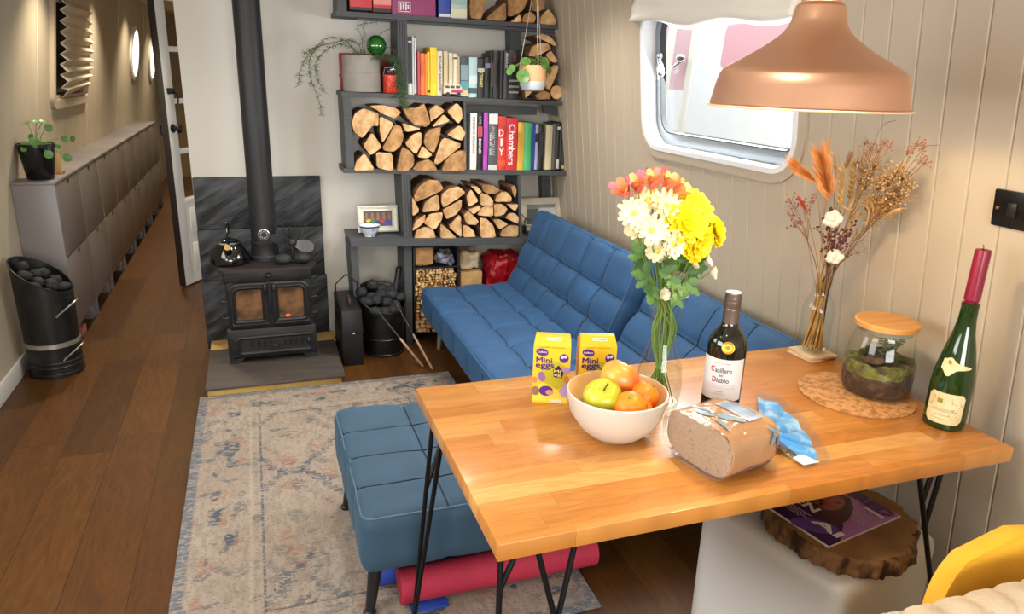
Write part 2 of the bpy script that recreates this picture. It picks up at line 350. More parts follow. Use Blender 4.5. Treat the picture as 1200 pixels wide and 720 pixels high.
# ---- left window with a crumpled pleated blind, portholes
def onleft(y, z, off=0): return Vector((lwx(z)+off, y, z-off*.14))
ly, lz, lw_, lh = (LH[0]+LH[1])/2, (LH[2]+LH[3])/2, LH[1]-LH[0], LH[3]-LH[2]
wl = thing('window_2', 'window in the left wall behind a crumpled pleated blind', 'window', onleft(ly, LH[2])); wl['kind'] = 'structure'; del wl['category']
b = B(); frame3d(b, ly, lz, lw_+.14, lh+.12, .08, .055, 0, .022, onleft); frame3d(b, ly, lz, lw_+.02, lh+.01, .06, .02, -.06, .004, onleft); b.build('window_frame', pm('beige window moulding', '#b9aa93', .45), wl)
b = B(); b.add([onleft(ly+a, lz+c, -.045) for a, c in rrect(lw_-.02, lh-.02, .05)], [tuple(range(28))], 0, False); b.build('window_pane', pm('opaque brown pane', '#7a6a55', .25), wl)  # opaque brown in place of clear glass
bl = B(); NP = 9; cuts = []
for k in range(2*NP+1):
    t = k/(2*NP); z = 1.945-.60*t; dep = .004 if k % 2 == 0 else .036
    crump = max(0, t-.55); zl = z+.015*math.sin(k*2.3)*crump*3; zr = z+.10*crump*(1 if k > 11 else .3)
    yl = 5.56+.03*t+(.05 if k % 2 else 0)+.05*max(0, t-.8)*3; yr = 6.40+(.05 if k % 2 else 0)+.10*math.sin(PI*t*.9)-(.55*max(0, t-.82)); cuts.append((zl, zr, yl, yr, dep))
for (zl, zr, yl, yr, dep) in cuts:
    for j in range(11):
        s = j/10; y = yl+(yr-yl)*s; z = zl+(zr-zl)*s; bl.v.append(tuple(onleft(y, z, dep+.012)))
for k in range(2*NP):
    for j in range(10): q = k*11+j; bl.f.append((q, q+1, q+12, q+11)); bl.mi.append(0); bl.sm.append(False)
o = tag(bl.build('pleated_blind', pm('pleated beige blind', '#d3c6b0', .8, Subsurface_Weight=0.0), sharp=10), 'crumpled beige pleated blind hanging in the left wall window', 'blind')
md = o.modifiers.new('th', 'SOLIDIFY'); md.thickness = .002
for k, (py, pz) in enumerate(PH):
    p = thing('window_%d' % (3+k), 'round bright porthole in the left corridor wall, %s' % ('nearer one' if k == 0 else 'farther one half behind the door edge'), 'porthole', onleft(py, pz-PR)); p['kind'] = 'structure'; del p['category']
    def circ(r, d): return [onleft(py+r*math.cos(2*PI*i/40), pz+r*math.sin(2*PI*i/40), d) for i in range(40)]
    b = B(); ringmesh(b, circ(PR+.035, .02), circ(PR, .028)); ringmesh(b, circ(PR+.035, .02), circ(PR+.035, 0)); ringmesh(b, circ(PR, .028), circ(PR-.006, -.05)); b.build('porthole_ring', WHITEP, p)
    b = B(); b.add(circ(PR-.004, .002), [tuple(range(40))], 0, False)
    b.build('porthole_pane', emit('daylight through porthole %d' % k, '#eef6ff', 3.0), p)

for _k, _h in ((5, LN), (6, LN2)):  # the farther one is added to light the sofa and low back wall
    _y, _z, _w, _g = (_h[0]+_h[1])/2, (_h[2]+_h[3])/2, _h[1]-_h[0], _h[3]-_h[2]; p = thing('window_%d' % _k, 'unseen side window in the left wall, placed for its daylight', 'window', onleft(_y, _h[2])); p['kind'] = 'structure'; del p['category']
    b = B(); frame3d(b, _y, _z, _w+.12, _g+.11, .08, .055, 0, .022, onleft); frame3d(b, _y, _z, _w+.01, _g+.01, .06, .02, -.06, .004, onleft); b.build('window_frame', MATS['beige window moulding'], p)
    b = B(); b.add([onleft(_y+a, _z+c, -.05) for a, c in rrect(_w-.02, _g-.02, .05)], [tuple(range(28))], 0, False); b.build('window_pane', glass('window glass'), p)

# ---- open corridor door
d0 = Vector((-.552, 5.61, 0)); d1 = Vector((-.245, 6.17, 0)); du = (d1-d0).normalized(); dn = Vector((du.y, -du.x, 0)); DW = (d1-d0).length
DM = Matrix(((du.x, dn.x, 0, d0.x), (du.y, dn.y, 0, d0.y), (0, 0, 1, .012), (0, 0, 0, 1)))   # local: x along the leaf, y out of its visible face
door = thing('door_1', 'white glazed corridor door standing open with a dark edge', 'door', d0); door['kind'] = 'structure'; del door['category']
b = B(); H = 2.05; zs = [.62, .965, 1.31, 1.655, 2.0]
b.box(0, .105, -.042, 0, 0, H, .003, M=DM).box(DW-.105, DW, -.042, 0, 0, H, .003, M=DM).box(.105, DW-.105, -.042, 0, 0, .62, 0, M=DM).box(.105, DW-.105, -.042, 0, 1.965, H, 0, M=DM)
for z in zs[1:4]: b.box(.105, DW-.105, -.034, -.006, z-.018, z+.018, .003, M=DM)
b.box(.105, DW-.105, -.044, .003, .60, .63, .004, M=DM)
for z0, z1 in ((.08, .30), (.36, .56)): b.box(.14, DW-.14, -.002, .006, z0, z1, .006, M=DM)
b.build('door_leaf', WHITEP, door)
b = B().box(-.006, 0, -.046, .002, 0, H, .001, M=DM); b.build('door_edge', pm('dark door edge', '#2a2523', .5), door)
b = B().box(.105, DW-.105, -.022, -.018, .62, 1.965, 0, M=DM); b.build('door_pane', glass('door glass', '#e8dcc4', mixin=.2), door)
BLACK = pm('black iron', '#141414', .45, .3)
b = B().ell((.05, .05, 1.13), (.028, .02, .032)).tube([(.05, 0, 1.13), (.05, .045, 1.13)], .01).lathe([(.001, .004), (.03, .004), (.03, 0)], (0, 0, 0), 20, M=Matrix.Translation((.05, .002, 1.13)) @ Matrix.Rotation(-PI/2, 4, 'X'))
b.v = [tuple(DM @ Vector(v)) for v in b.v]; b.build('door_handle', BLACK, door)
b = B().box(.03, .075, 0, .03, 1.36, 1.40, .004).tube([(.06, .02, 1.38), (.085, .04, 1.36), (.09, .04, 1.31), (.075, .03, 1.28)], .006)
b.v = [tuple(DM @ Vector(v)) for v in b.v]; b.build('door_latch', BLACK, door)
b = B().tube([(.05+.001*k, -.045-.055*math.sin(PI*k/12), 1.11+.055*math.cos(PI*k/12)) for k in range(13)], .006)
b.v = [tuple(DM @ Vector(v)) for v in b.v]; b.build('door_pull', BLACK, door)

# ---- outside: a neighbouring white boat
nb = thing('moored_boat', 'white neighbouring boat with red panels painted pale for glare, seen through the window', 'boat', (3.2, 5.0, -1.2))
b = B().box(3.0, 4.6, -1.0, 9.0, -1.2, 1.2, .05); b.prism([(3.0, -1.0, 1.2), (4.6, -1.0, 1.2), (4.45, -1.0, 2.6), (3.10, -1.0, 2.6)], (0, 10, 0)); b.build('hull', pm('white boat paint', '#f4f6f6', .4), nb)
def bx(z): return 3.0+.0714*max(0, z-1.2)
def bpan(y0, y1, z0, z1, r, lift): return [(bx(z0+(c+(z1-z0)/2))-lift, (y0+y1)/2+a, (z0+z1)/2+c) for a, c in rrect(y1-y0, z1-z0, r)]
b = B(); pp = bpan(3.0, 4.42, 1.65, 1.93, .05, .012); b.prism(pp, (.012, 0, 0)); b.build('name_panel', C('#e0a8ae', .5), nb)  # red lightened to imitate overexposure and haze
b = B(); b.prism(bpan(4.85, 5.7, .9, 2.3, .02, .012), (.012, 0, 0)); b.build('door_panel', C('#dcb2b8', .5), nb)  # the same glare put into this pale red
b = B(); b.prism(bpan(4.76, 4.83, .9, 2.3, .01, .02), (.02, 0, 0)); b.prism(bpan(5.05, 5.16, .9, 2.3, .01, .02), (.008, 0, 0)); b.build('rail', C('#ece9da', .5), nb)
b = B().ell((2.98, 4.86, 1.72), (.02, .06, .03)).tube([(2.99, 4.86, 1.70), (2.97, 4.92, 1.66)], .012); b.build('handle', pm('chrome', '#c9ccd0', .2, 1), nb)
# ------------------------------------------------------------------ shoe cabinets along the corridor
CAB = pm('grey brown laminate', '#7c7675', .38); CABD = pm('grey brown door', '#736a65', .34)
ordn = ['nearest', 'second', 'third', 'fourth', 'fifth', 'sixth', 'seventh', 'farthest']
CW, CX, CZ = .595, -1.035, .945
for k in range(8):
    y0 = 4.50+k*CW; y1 = y0+CW-.004
    t = thing('shoe_cabinet', '%s of the slim grey-brown shoe cabinets along the left wall' % ordn[k], 'cabinet', ((CX-.2)/1, y0, 0), 'slim shoe cabinets along the corridor')
    b = B().box(-1.238, CX-.001, y0, y0+.018, .0, CZ-.016, .001).box(-1.238, CX-.02, y1-.018, y1, .0, CZ-.016, .001).box(-1.2375, -1.225, y0+.002, y1-.002, .1, CZ-.0165).box(-1.237, CX-.03, y0+.002, y1-.002, .09, .11).box(CX-.035, CX-.02, y0+.002, y1-.002, .085, CZ-.02)
    b.box(-1.205, CX-.02, y0+.02, y0+.075, 0, .09).box(-1.205, CX-.02, y1-.075, y1-.02, 0, .09)
    b.build('carcass', CAB, t)
    B().box(-1.245, CX+.003, y0, y1+.002, CZ-.016, CZ, .002).build('cabinet_top', CAB, t)
    for z0, z1, n in ((.115, .515, 'lower'), (.522, CZ-.020, 'upper')):
        d = B().box(CX-.018, CX, y0+.0195, y1-.002, z0, z1, .002).build('door', CABD, t)
        B().add([(CX+.0012, y0+.31-.028+.056*i/8, z1-.004-(0 if i in (0, 8) else .026*min(1, 1.6*math.sin(PI*i/8)))) for i in range(9)], [tuple(range(9))], 0, False).build('finger_notch', C('#17120f', .8), d)
    for yy in (y0+.045, y1-.045): B().box(CX-.05, CX-.021, yy-.035, yy+.035, 0, .088, .003).build('foot', CAB, t)
o = B().box(CX-.10, CX-.012, 4.66, 4.76, .0, .055, .006).build('small_box', C('#a5665a', .7)); tag(o, 'small pinkish box tucked under the nearest shoe cabinet', 'box')

# potted pilea on the cabinet
def roundleaf(b, c, r, n, mi=0, up=None, fold=.15):
    """a round slightly cupped leaf of real thickness facing n"""
    n = Vector(n).normalized(); u = n.orthogonal().normalized(); w = n.cross(u); c = Vector(c); vs = []; R = 3; K = 16
    for side in (0, 1):
        vs.append(c-n*(r*fold)*(1)-n*.0012*side)
        for q in range(1, R+1):
            for k in range(K):
                a = 2*PI*k/K; rr = r*q/R; vs.append(c+(u*math.cos(a)+w*math.sin(a))*rr-n*(r*fold*(1-(q/R)**2))-n*.0012*side)
    M_ = 1+R*K
    for side in (0, 1):
        o = side*M_; fs = [(o, o+1+k, o+1+(k+1) % K) for k in range(K)]
        for q in range(R-1): fs += [(o+1+q*K+k, o+1+(q+1)*K+k, o+1+(q+1)*K+(k+1) % K, o+1+q*K+(k+1) % K) for k in range(K)]
        if side == 0: allf = fs
        else: allf += fs
    allf += [(1+(R-1)*K+k, 1+(R-1)*K+(k+1) % K, M_+1+(R-1)*K+(k+1) % K, M_+1+(R-1)*K+k) for k in range(K)]
    return b.add(vs, allf, mi)
LEAF = pm('fresh green leaf', '#5a8a38', .4, noise=(30, '#47752c', None, .35, .65), vary=.12)
px_ = -1.125; py_ = 4.64
t = thing('potted_pilea', 'round-leaved green plant in a black pot on the nearest shoe cabinet', 'plant', (px_, py_, CZ))
POT = pm('black glazed pot', '#0d0d10', .25)
b = B().lathe([(.001, 0), (.062, 0), (.067, .006), (.088, .175), (.094, .177), (.094, .192), (.086, .192), (.082, .16), (.001, .16)], (px_, py_, CZ), 40); b.build('pot', POT, t)
B().lathe([(.001, .163), (.082, .160)], (px_, py_, CZ), 24).build('soil', pm('dark soil', '#241a12', .95, bump=(60, .5)), t)
def onYp(x, y, Y): return atY(x, y, Y)
LS = .78
lv = [(29, 170, 4.58, .027, (.3, -1, .4)), (40, 166, 4.55, .032, (.2, -1, .35)), (28, 175, 4.55, .020, (0, -1, .5)), (57, 150, 4.62, .028, (.5, -1, .1)), (43, 142, 4.66, .024, (.1, -.5, 1)), (57, 181, 4.54, .029, (.3, -1, .2)), (76, 163, 4.70, .024, (.5, -1, .1)), (85, 163, 4.72, .024, (1, -.5, -.1)), (79, 185, 4.66, .030, (.3, -1, .2)), (36, 160, 4.62, .02, (-.3, -1, .5)), (31, 144, 4.66, .026, (-.2, -.3, 1)), (50, 142, 4.66, .02, (.2, -.4, 1)), (68, 172, 4.66, .018, (.4, -1, .4)), (49, 170, 4.62, .026, (.2, -1, .6))]
st = B(); base = Vector((px_, py_, CZ+.16))
for i, (x, y, Y, r, n) in enumerate(lv):
    p = atY(x, y, Y); l = B(); roundleaf(l, p, r*LS, n); l.build('leaf', LEAF, t)
    st.tube(bez(base+Vector((.012*math.cos(i*2), .012*math.sin(i*2), 0)), (base+p)/2+Vector((0, 0, .05)), p-Vector(n).normalized()*.006, 8), .0022, 5)
st.build('stem', pm('leaf stalk', '#7a8a4a', .6), t)
t = thing('candle_holder', 'small golden tea-light holder on a copper disc behind the black plant pot', 'candle holder', (-1.105, 4.86, CZ))
B().lathe([(.001, 0), (.05, 0), (.052, .006), (.05, .012), (.001, .012)], (-1.105, 4.86, CZ), 28).build('base_disc', pm('copper', '#c9825f', .3, .9), t)
B().lathe([(.034, .012), (.036, .02), (.036, .12), (.033, .12), (.033, .014)], (-1.105, 4.86, CZ), 28).build('holder', pm('amber frosted glass', '#d2a95c', .35), t)

# ------------------------------------------------------------------ coal hod by the left wall
hod = Vector((-1.075, 4.135, 0)); HR = .122
t = thing('coal_hod', 'tall black coal hod with a slanted open mouth by the left wall', 'coal hod', hod)
def slant_pot(c, r0, r1, zl, zh, ang, n=48, flare=.0):
    """an open cylinder whose mouth is cut on a slant; zl/zh low and high lip heights, ang = direction of the low lip"""
    vs = []; rows = 14
    for wall in (0, 1):
        for i in range(rows+1):
            for k in range(n):
                a = 2*PI*k/n; top = (zl+zh)/2-(zh-zl)/2*math.cos(a-ang); z = (.012*wall)+(top-.012*wall)*i/rows
                r = r0+(r1-r0)*z/zh+flare*max(0, z/zh-.6)**2-(.004 if wall else 0)
                vs.append((c[0]+r*math.cos(a), c[1]+r*math.sin(a), c[2]+z))
    R = rows+1; fs = []
    for w in (0, 1):
        for i in range(rows): fs += [((w*R+i)*n+k, (w*R+i)*n+(k+1) % n, (w*R+i+1)*n+(k+1) % n, (w*R+i+1)*n+k) for k in range(n)]
    fs += [(rows*n+k, rows*n+(k+1) % n, (R+rows)*n+(k+1) % n, (R+rows)*n+k) for k in range(n)]
    fs += [tuple(range(n))[::-1], tuple(R*n+k for k in range(n))]
    rim = [Vector(vs[rows*n+k]) for k in range(n)]
    return vs, fs, rim
HOD = pm('black enamelled steel', '#141516', .35, .2, noise=(14, '#202020', None, .4, .7))
b = B(); vs, fs, rim = slant_pot(hod, HR, HR+.012, .445, .615, math.radians(-15)); b.add(vs, fs); b.build('body', HOD, t)
B().tube(rim, .004, 6, closed=True).build('rim', HOD, t)
B().lathe([(HR+.0015, .0), (HR+.006, .003), (HR+.006, .018), (HR+.0015, .022)], hod, 48).build('foot_ring', HOD, t)
B().lathe([(HR+.003, .162), (HR+.008, .164), (HR+.008, .186), (HR+.004, .188)], hod, 48).build('steel_band', pm('brushed steel', '#b9b6ae', .35, .9), t)
B().lathe([(HR+.002, .05), (HR+.006, .055), (HR+.002, .06)], hod, 48).lathe([(HR+.002, .075), (HR+.006, .08), (HR+.002, .085)], hod, 48).build('ridge', HOD, t)
for z, nm in ((.40, 'handle'), (.165, 'handle')):
    a0, a1 = math.radians(-2), math.radians(-62); pts = []
    for i in range(13):
        s = i/12; a = a0+(a1-a0)*s; rr = HR+.014+.022*math.sin(PI*min(1, s*1.1))**.7
        pts.append(hod+Vector((rr*math.cos(a), rr*math.sin(a), z-.008-.062*s**1.5+.018*math.sin(PI*s))))
    hh = B().tube(pts, .0045, 8); hh.build(nm, pm('bright wire', '#b8b5ae', .3, .9), t)
COAL = pm('coal', '#17181a', .75, noise=(20, '#26272a', None, .35, .7), bump=(55, .6))
cm = B().ell((0, 0, 0), (.046, .040, .030), 14, 10, nz=.16, nf=2.2, seed=3); cm2 = B().ell((0, 0, 0), (.040, .036, .034), 14, 10, nz=.18, nf=2.4, seed=8)
protos = []
def coal_piece(c, k, label, group, s=1.0):
    if len(protos) < 2:
        o = (cm, cm2)[len(protos)].build('coal_briquette', COAL); protos.append(o.data)
        me = o.data; bpy.data.objects.remove(o)
        if len(protos) < 2: return coal_piece(c, k, label, group, s)
    o = bpy.data.objects.new('coal_briquette', protos[k % 2]); COL.objects.link(o); o.location = Vector(c)-Vector((0, 0, .032*s)); o.scale = (s, s, s); WORLD[o.name] = Vector(c)
    o.rotation_euler = (.25*math.sin(k*3.1), .25*math.cos(k*1.7), k*1.9); return tag(o, label, 'coal', group)
k = 0
for ix in range(4):
    for iy in range(4):
        x = -.083+.056*ix+.012*(iy % 2); y = -.085+.056*iy
        if math.hypot(x, y) > .094: continue
        z = .53-.085*(math.cos(math.radians(-15))*x+math.sin(math.radians(-15))*y)/.122-.035
        coal_piece(hod+Vector((x, y, z+.012*math.sin(k*2))), k, 'black coal piece heaped in the tall coal hod by the left wall', 'coal in the tall hod', .82); k += 1

# ------------------------------------------------------------------ hearth, slate, stove
SLATE = pm('black riven slate', '#17191b', .6, noise=(11, '#5c5f64', (.5, 1, 1.5), .46, .82), bump=(20, 1.0, (.5, 1, 1.6)))
t = thing('slate_fireback', 'dark riven slate slabs standing against the white wall behind the stove', 'slate panel', (0, 4.28, 0))
for z0, z1, x0, x1, yf in ((.0, .405, -.340, .350, 4.264), (.4065, .70, -.334, .341, 4.266), (.7015, .988, -.331, .340, 4.267)):
    B().box(x0, x1, yf, 4.298, z0, z1, .004).build('slab', SLATE, t)
t = thing('hearth', 'low stove hearth of a dark slab on yellow fire tiles', 'hearth', (.02, 3.9, 0))
BUFF = pm('yellow fire tile', '#c9a862', .8, noise=(8, '#b8924e', None, .35, .65), bump=(40, .3))
B().box(-.310, .012, 3.57, 4.262, 0, .038, .003).build('tile_base', BUFF, t); B().box(.014, .342, 3.575, 4.262, 0, .038, .003).build('tile_base', BUFF, t)
B().box(-.318, .36, 3.556, 4.10, .0385, .054, .003).build('top_slab', pm('dark hearth slab', '#3d3733', .6, noise=(4, '#4a423b', (1, 6, 1), .35, .65), bump=(9, .25, (1, 7, 1))), t)
B().box(-.318, .37, 4.10, 4.262, .0385, .05, .003).build('back_tile', BUFF, t)
for _n, _s in (('Mapping', (3.2, 1, .9)), ('Mapping.001', (3.0, 1, .8))): _m = SLATE.node_tree.nodes[_n]; _m.vector_type = 'TEXTURE'; _m.inputs['Rotation'].default_value = (0, -.55, 0); _m.inputs['Scale'].default_value = _s
IRON = pm('matt black cast iron', '#1f2022', .5, .35, noise=(9, '#2c2c2d', None, .35, .7), bump=(60, .12))
IRONR = pm('rusty brown iron plate', '#352a28', .55, .2, noise=(7, '#2a2526', None, .35, .65))
FX, SY, SB = .018, 3.855, 4.15                         # stove centre line, front and back
t = thing('wood_stove', 'black cast iron wood stove with two glazed doors and a tall flue', 'stove', (FX, 4.0, .054))
b = B().box(FX-.215, FX+.215, SY+.012, SB, .085, .555, .012)
b.box(FX-.228, FX+.228, SY-.002, SY+.05, .08, .245, .010).box(FX-.222, FX+.222, SY+.0, SY+.05, .50, .562, .010)
b.build('firebox', IRON, t)
for sx in (-1, 1):
    for yy in (SY+.02, SB-.05): B().prism([(FX+sx*.225, yy-.02, .082), (FX+sx*.15, yy-.02, .082), (FX+sx*.165, yy-.02, .066), (FX+sx*.178, yy-.02, .0545), (FX+sx*.228, yy-.02, .0545)], (0, .05, 0)).build('foot', IRON, t)
pl = [(FX+a, (SY+SB)/2-.005+c) for a, c in rrect(.49, .335, .045, 6)]
pl = [(x, y-(.012*math.cos((x-FX)/.245*PI/2) if y < 4.0 else 0)) for x, y in pl]
b = B().prism([(x, y, .562) for x, y in pl], (0, 0, .016)); b.build('top_plate', IRONR, t)
# doors: arched outer corner, moulded frame, glass with a faint glow
GLOW = bpy.data.materials.new('sooty stove glass'); GLOW.use_nodes = True
nt = GLOW.node_tree; bs = nt.nodes['Principled BSDF']; bs.inputs['Roughness'].default_value = .12
tc = nt.nodes.new('ShaderNodeTexCoord'); n1 = nt.nodes.new('ShaderNodeTexNoise'); n1.inputs['Scale'].default_value = 9; nt.links.new(tc.outputs['Object'], n1.inputs[0])
r1 = nt.nodes.new('ShaderNodeValToRGB'); r1.color_ramp.elements[0].color = lin('#3a2a1e'); r1.color_ramp.elements[1].color = lin('#8a6242'); r1.color_ramp.elements[0].position = .35; r1.color_ramp.elements[1].position = .68
nt.links.new(n1.outputs[0], r1.inputs[0]); nt.links.new(r1.outputs[0], bs.inputs['Base Color'])
def doorpoly(s, inset, zc=.383, w=.205, h=.235):
    """half-door outline; s=-1 left, +1 right; the outer top corner is well rounded"""
    x0, x1 = .006+inset, w-inset; z0, z1 = zc-h/2+inset, zc+h/2-inset; r = max(.05-inset*.6, .012); q = .014
    p = [(x0, z0)]+[(x1-q+q*math.sin(a), z0+q-q*math.cos(a)) for a in (PI/2*i/4 for i in range(5))]+[(x1-r+r*math.cos(a), z1-r+r*math.sin(a)) for a in (PI/2*i/7 for i in range(8))]+[(x0, z1)]
    return [(FX+s*x, z) for x, z in p]
for s, nm in ((-1, 'left'), (1, 'right')):
    d = B()
    prof = [(0, -.002), (0, .020), (.008, .026), (.013, .020), (.018, .020), (.024, .027), (.032, .020), (.036, .012)]
    rings = [[(x, SY-dd, z) for x, z in doorpoly(s, i)] for i, dd in prof]
    for a, c in zip(rings, rings[1:]): ringmesh(d, a, c)
    d.sm = [True]*len(d.sm); do = d.build('stove_door', IRON, t, sharp=50)
    B().add([(x, SY-.012, z) for x, z in doorpoly(s, .034)], [tuple(range(15))], 0, False).build('glass', GLOW, do)
    B().ell((FX+s*.022, SY-.045, .478), (.013, .018, .024)).tube([(FX+s*.022, SY-.015, .478), (FX+s*.022, SY-.04, .478)], .007).build('knob', IRON, do)
    for z in (.315, .405): B().tube([(FX+s*.205, SY-.012, z-.008), (FX+s*.205, SY-.012, z+.008)], .008).tube([(FX+s*.19, SY-.012, z), (FX+s*.232, SY-.010, z)], .006).ell((FX+s*.236, SY-.010, z), (.008, .008, .01)).build('hinge', IRON, do)
em = B().ell((FX+.085, SY-.0125, .31), (.012, .001, .009), nz=.4, seed=2); em.build('ember_glow', emit('ember', '#e0501e', .5), t)
d = B(); prof = [(0, 0), (0, .012), (.008, .016), (.014, .012), (.018, .006)]
def rr_ring(cx, cz, w, h, r, i, y): return [(cx+a, y, cz+c) for a, c in rrect(w-2*i, h-2*i, max(r-i, .004))]
rings = [rr_ring(FX+.012, .153, .38, .105, .012, i, SY-dd) for i, dd in prof]
for a, c in zip(rings, rings[1:]): ringmesh(d, a, c)
d.add(rings[-1], [tuple(range(len(rings[-1])))], 0, False)
ad = d.build('ash_door', IRON, t, sharp=40)
for k in range(4):
    for x in (FX-.105+.031*k, FX+.062+.029*k): B().box(x-.006, x+.006, SY-.0085, SY-.0055, .14, .175, .003).build('vent_slot', C('#050505', .9), ad)
B().tube([(FX+.012, SY, .153), (FX+.012, SY-.035, .153)], .006).ell((FX+.012, SY-.042, .153), (.015, .010, .010)).tube([(FX-.02, SY-.018, .155), (FX+.012, SY-.018, .153)], .004).build('vent_knob', IRON, ad)
B().ell((FX+.182, SY-.035, .168), (.013, .018, .02)).tube([(FX+.182, SY, .168), (FX+.182, SY-.03, .168)], .006).build('knob', IRON, ad)
for z in (.10, .19): B().tube([(FX-.212, SY-.012, z-.012), (FX-.212, SY-.012, z+.012)], .010).box(FX-.21, FX-.17, SY-.014, SY-.004, z-.006, z+.006, .002).build('hinge', IRON, ad)
b = B(); rings = [rr_ring(FX, .283, .43, .06, .01, i, SY+.004-dd) for i, dd in ((0, 0), (0, .006), (.006, .008))]
for a, c in zip(rings, rings[1:]): ringmesh(b, a, c)
b.add(rings[-1], [tuple(range(len(rings[-1])))], 0, False); b.ell((FX, SY-.012, .535), (.018, .012, .014)); b.build('front_panel', IRON, t)
PXC = Vector((FX-.005, 4.045, 0))
b = B().lathe([(.075, .576), (.078, .58), (.078, .60), (.072, .606), (.068, .66), (.070, .665), (.070, .678), (.0655, .682), (.0655, ZC-.01)], PXC, 40)
b.build('flue_pipe', pm('black flue pipe', '#262627', .5, .3, noise=(3, '#303030', (1, 1, .4), .4, .7), bump=(60, .08)), t)
# magnetic thermometer on the pipe
tp = atY(310, 275, PXC.y-.0655); tdir = (EYE-tp); tdir.z = 0; tdir.normalize(); pc = PXC+tdir*.0665; pc.z = tp.z
Mt = Matrix.Translation(pc) @ tdir.to_track_quat('Z', 'Y').to_matrix().to_4x4()
t2 = thing('flue_thermometer', 'small round silver-rimmed thermometer stuck on the black flue pipe', 'thermometer', (pc.x, pc.y, pc.z-.03))
def onM(M, pr): return B().lathe(pr, (0, 0, 0), 28, M=M)
onM(Mt, [(.024, 0), (.030, .002), (.030, .010), (.027, .012), (.025, .009)]).build('bezel', pm('silver rim', '#b9b9b6', .3, .9), t2)
onM(Mt, [(.0005, .006), (.026, .006)]).build('dial', C('#1a1a1a', .4), t2)
b = B(); ux = Mt.to_3x3() @ Vector((1, 0, 0)); uy = Mt.to_3x3() @ Vector((0, 1, 0)); nn = Mt.to_3x3() @ Vector((0, 0, 1))
for k in range(12):
    a = 2*PI*k/12; put_poly(b, [(.015*math.cos(a-.1), .015*math.sin(a-.1)), (.021*math.cos(a-.06), .021*math.sin(a-.06)), (.021*math.cos(a+.06), .021*math.sin(a+.06)), (.015*math.cos(a+.1), .015*math.sin(a+.1))], pc+nn*.0062, ux, uy)
b.build('scale_marks', C('#c9c9c4', .5), t2)
# kettle
kc = Vector((-.165, 3.985, .5785))
t = thing('kettle', 'shiny black kettle with a tall handle on the stove top', 'kettle', kc)
KET = pm('glossy black enamel', '#060607', .1, Coat_Weight=.5)
B().lathe([(.001, 0), (.088, 0), (.098, .006), (.102, .022), (.094, .05), (.068, .095), (.058, .107), (.001, .107)], kc, 44).build('body', KET, t)
B().lathe([(.058, .1065), (.060, .108), (.060, .113), (.054, .115)], kc, 44).build('rim', pm('chrome', '#c9ccd0', .2, 1), t)
B().lathe([(.054, .113), (.045, .124), (.018, .132), (.001, .133)], kc, 36).ell((kc.x, kc.y, kc.z+.142), (.012, .012, .012)).build('lid', KET, t)
b = B().tube([kc+Vector((.0, -.055, .060)), kc+Vector((.0, -.085, .080)), kc+Vector((-.003, -.112, .106))], [.022, .017, .015], 16); b.build('spout', KET, t)
B().tube([kc+Vector((-.003, -.109, .103)), kc+Vector((-.003, -.115, .109))], .0158, 16).build('spout_ring', pm('brass', '#b58f5a', .3, 1), t)
hp = [kc+Vector((0, -.055*math.cos(a), .11+.105*math.sin(a)**.75)) for a in (PI*i/16 for i in range(17))]
B().tube(hp, [.005+.004*math.sin(PI*i/16) for i in range(17)], 10).build('handle', KET, t)
# heat powered fan: fins, blades at rest, two round feet stones beside it
fc = Vector((.152, 3.93, .5785))
t = thing('stove_fan', 'black heat-powered fan with finned back standing on the stove top', 'fan', fc)
B().box(fc.x-.03, fc.x+.03, fc.y+.0, fc.y+.05, fc.z, fc.z+.012, .003).box(fc.x-.006, fc.x+.006, fc.y+.015, fc.y+.03, fc.z+.01, fc.z+.10, .002).build('base', IRON, t)
hub = fc+Vector((0, 0, .108))
b = B()
for k, a in enumerate((-.5, -.28, -.08, .12, .34, .52)):
    p1 = hub+Vector((math.sin(a)*.05, .03, -.03)); p2 = hub+Vector((math.sin(a)*.17, .03, .105*math.cos(a)+.005)); b.tube([p1, (p1+p2)/2+Vector((math.sin(a)*.01, 0, 0)), p2], [.005, .0045, .0035], 6)
b.tube([hub+Vector((-.028, .03, .105)), hub+Vector((.016, .03, .108))], .0045); b.box(hub.x-.04, hub.x+.045, hub.y+.024, hub.y+.036, hub.z-.05, hub.z+.005, .003); b.build('fin', IRON, t)
B().tube([hub+Vector((0, .03, 0)), hub+Vector((0, -.012, 0))], .024, 20).ell(hub+Vector((0, -.014, 0)), (.02, .012, .02)).build('hub', IRON, t)
def blade(ang):
    b = B(); M = Matrix.Rotation(ang, 3, 'Y'); vs = []
    for i in range(11):
        s = i/10; r = .018+.095*s; w = .012+.034*math.sin(PI*min(1, s*.9+.08))**.8; tw = .9-.4*s
        for side in (-1, 1):
            for th in (-.0012, .0012): vs.append(hub+Vector((0, -.008, 0))+M @ Vector((r, side*w*math.sin(tw)*.5+th, side*w*math.cos(tw)*.9-.004)))
    fs = []
    for i in range(10):
        o = i*4; fs += [(o, o+2, o+6, o+4), (o+1, o+5, o+7, o+3), (o, o+4, o+5, o+1), (o+2, o+3, o+7, o+6)]
    fs += [(0, 1, 3, 2), (40, 42, 43, 41)]; b.add(vs, fs); b.build('blade', pm('grey anodised blade', '#54555a', .35, .6), t)
for a in (math.radians(196), math.radians(14)): blade(a)
for sx, lab in ((-.052, 'left'), (.045, 'right')):
    o = B().ell((fc.x+sx, fc.y-.03, fc.z+.028), (.043, .036, .028), 18, 12, nz=.12, nf=1.6, seed=5+sx*30).build('dark_stone', pm('dark stone', '#222225', .7, bump=(40, .4))); tag(o, 'rounded dark stone on the stove top, %s of the two before the fan' % lab, 'stone')

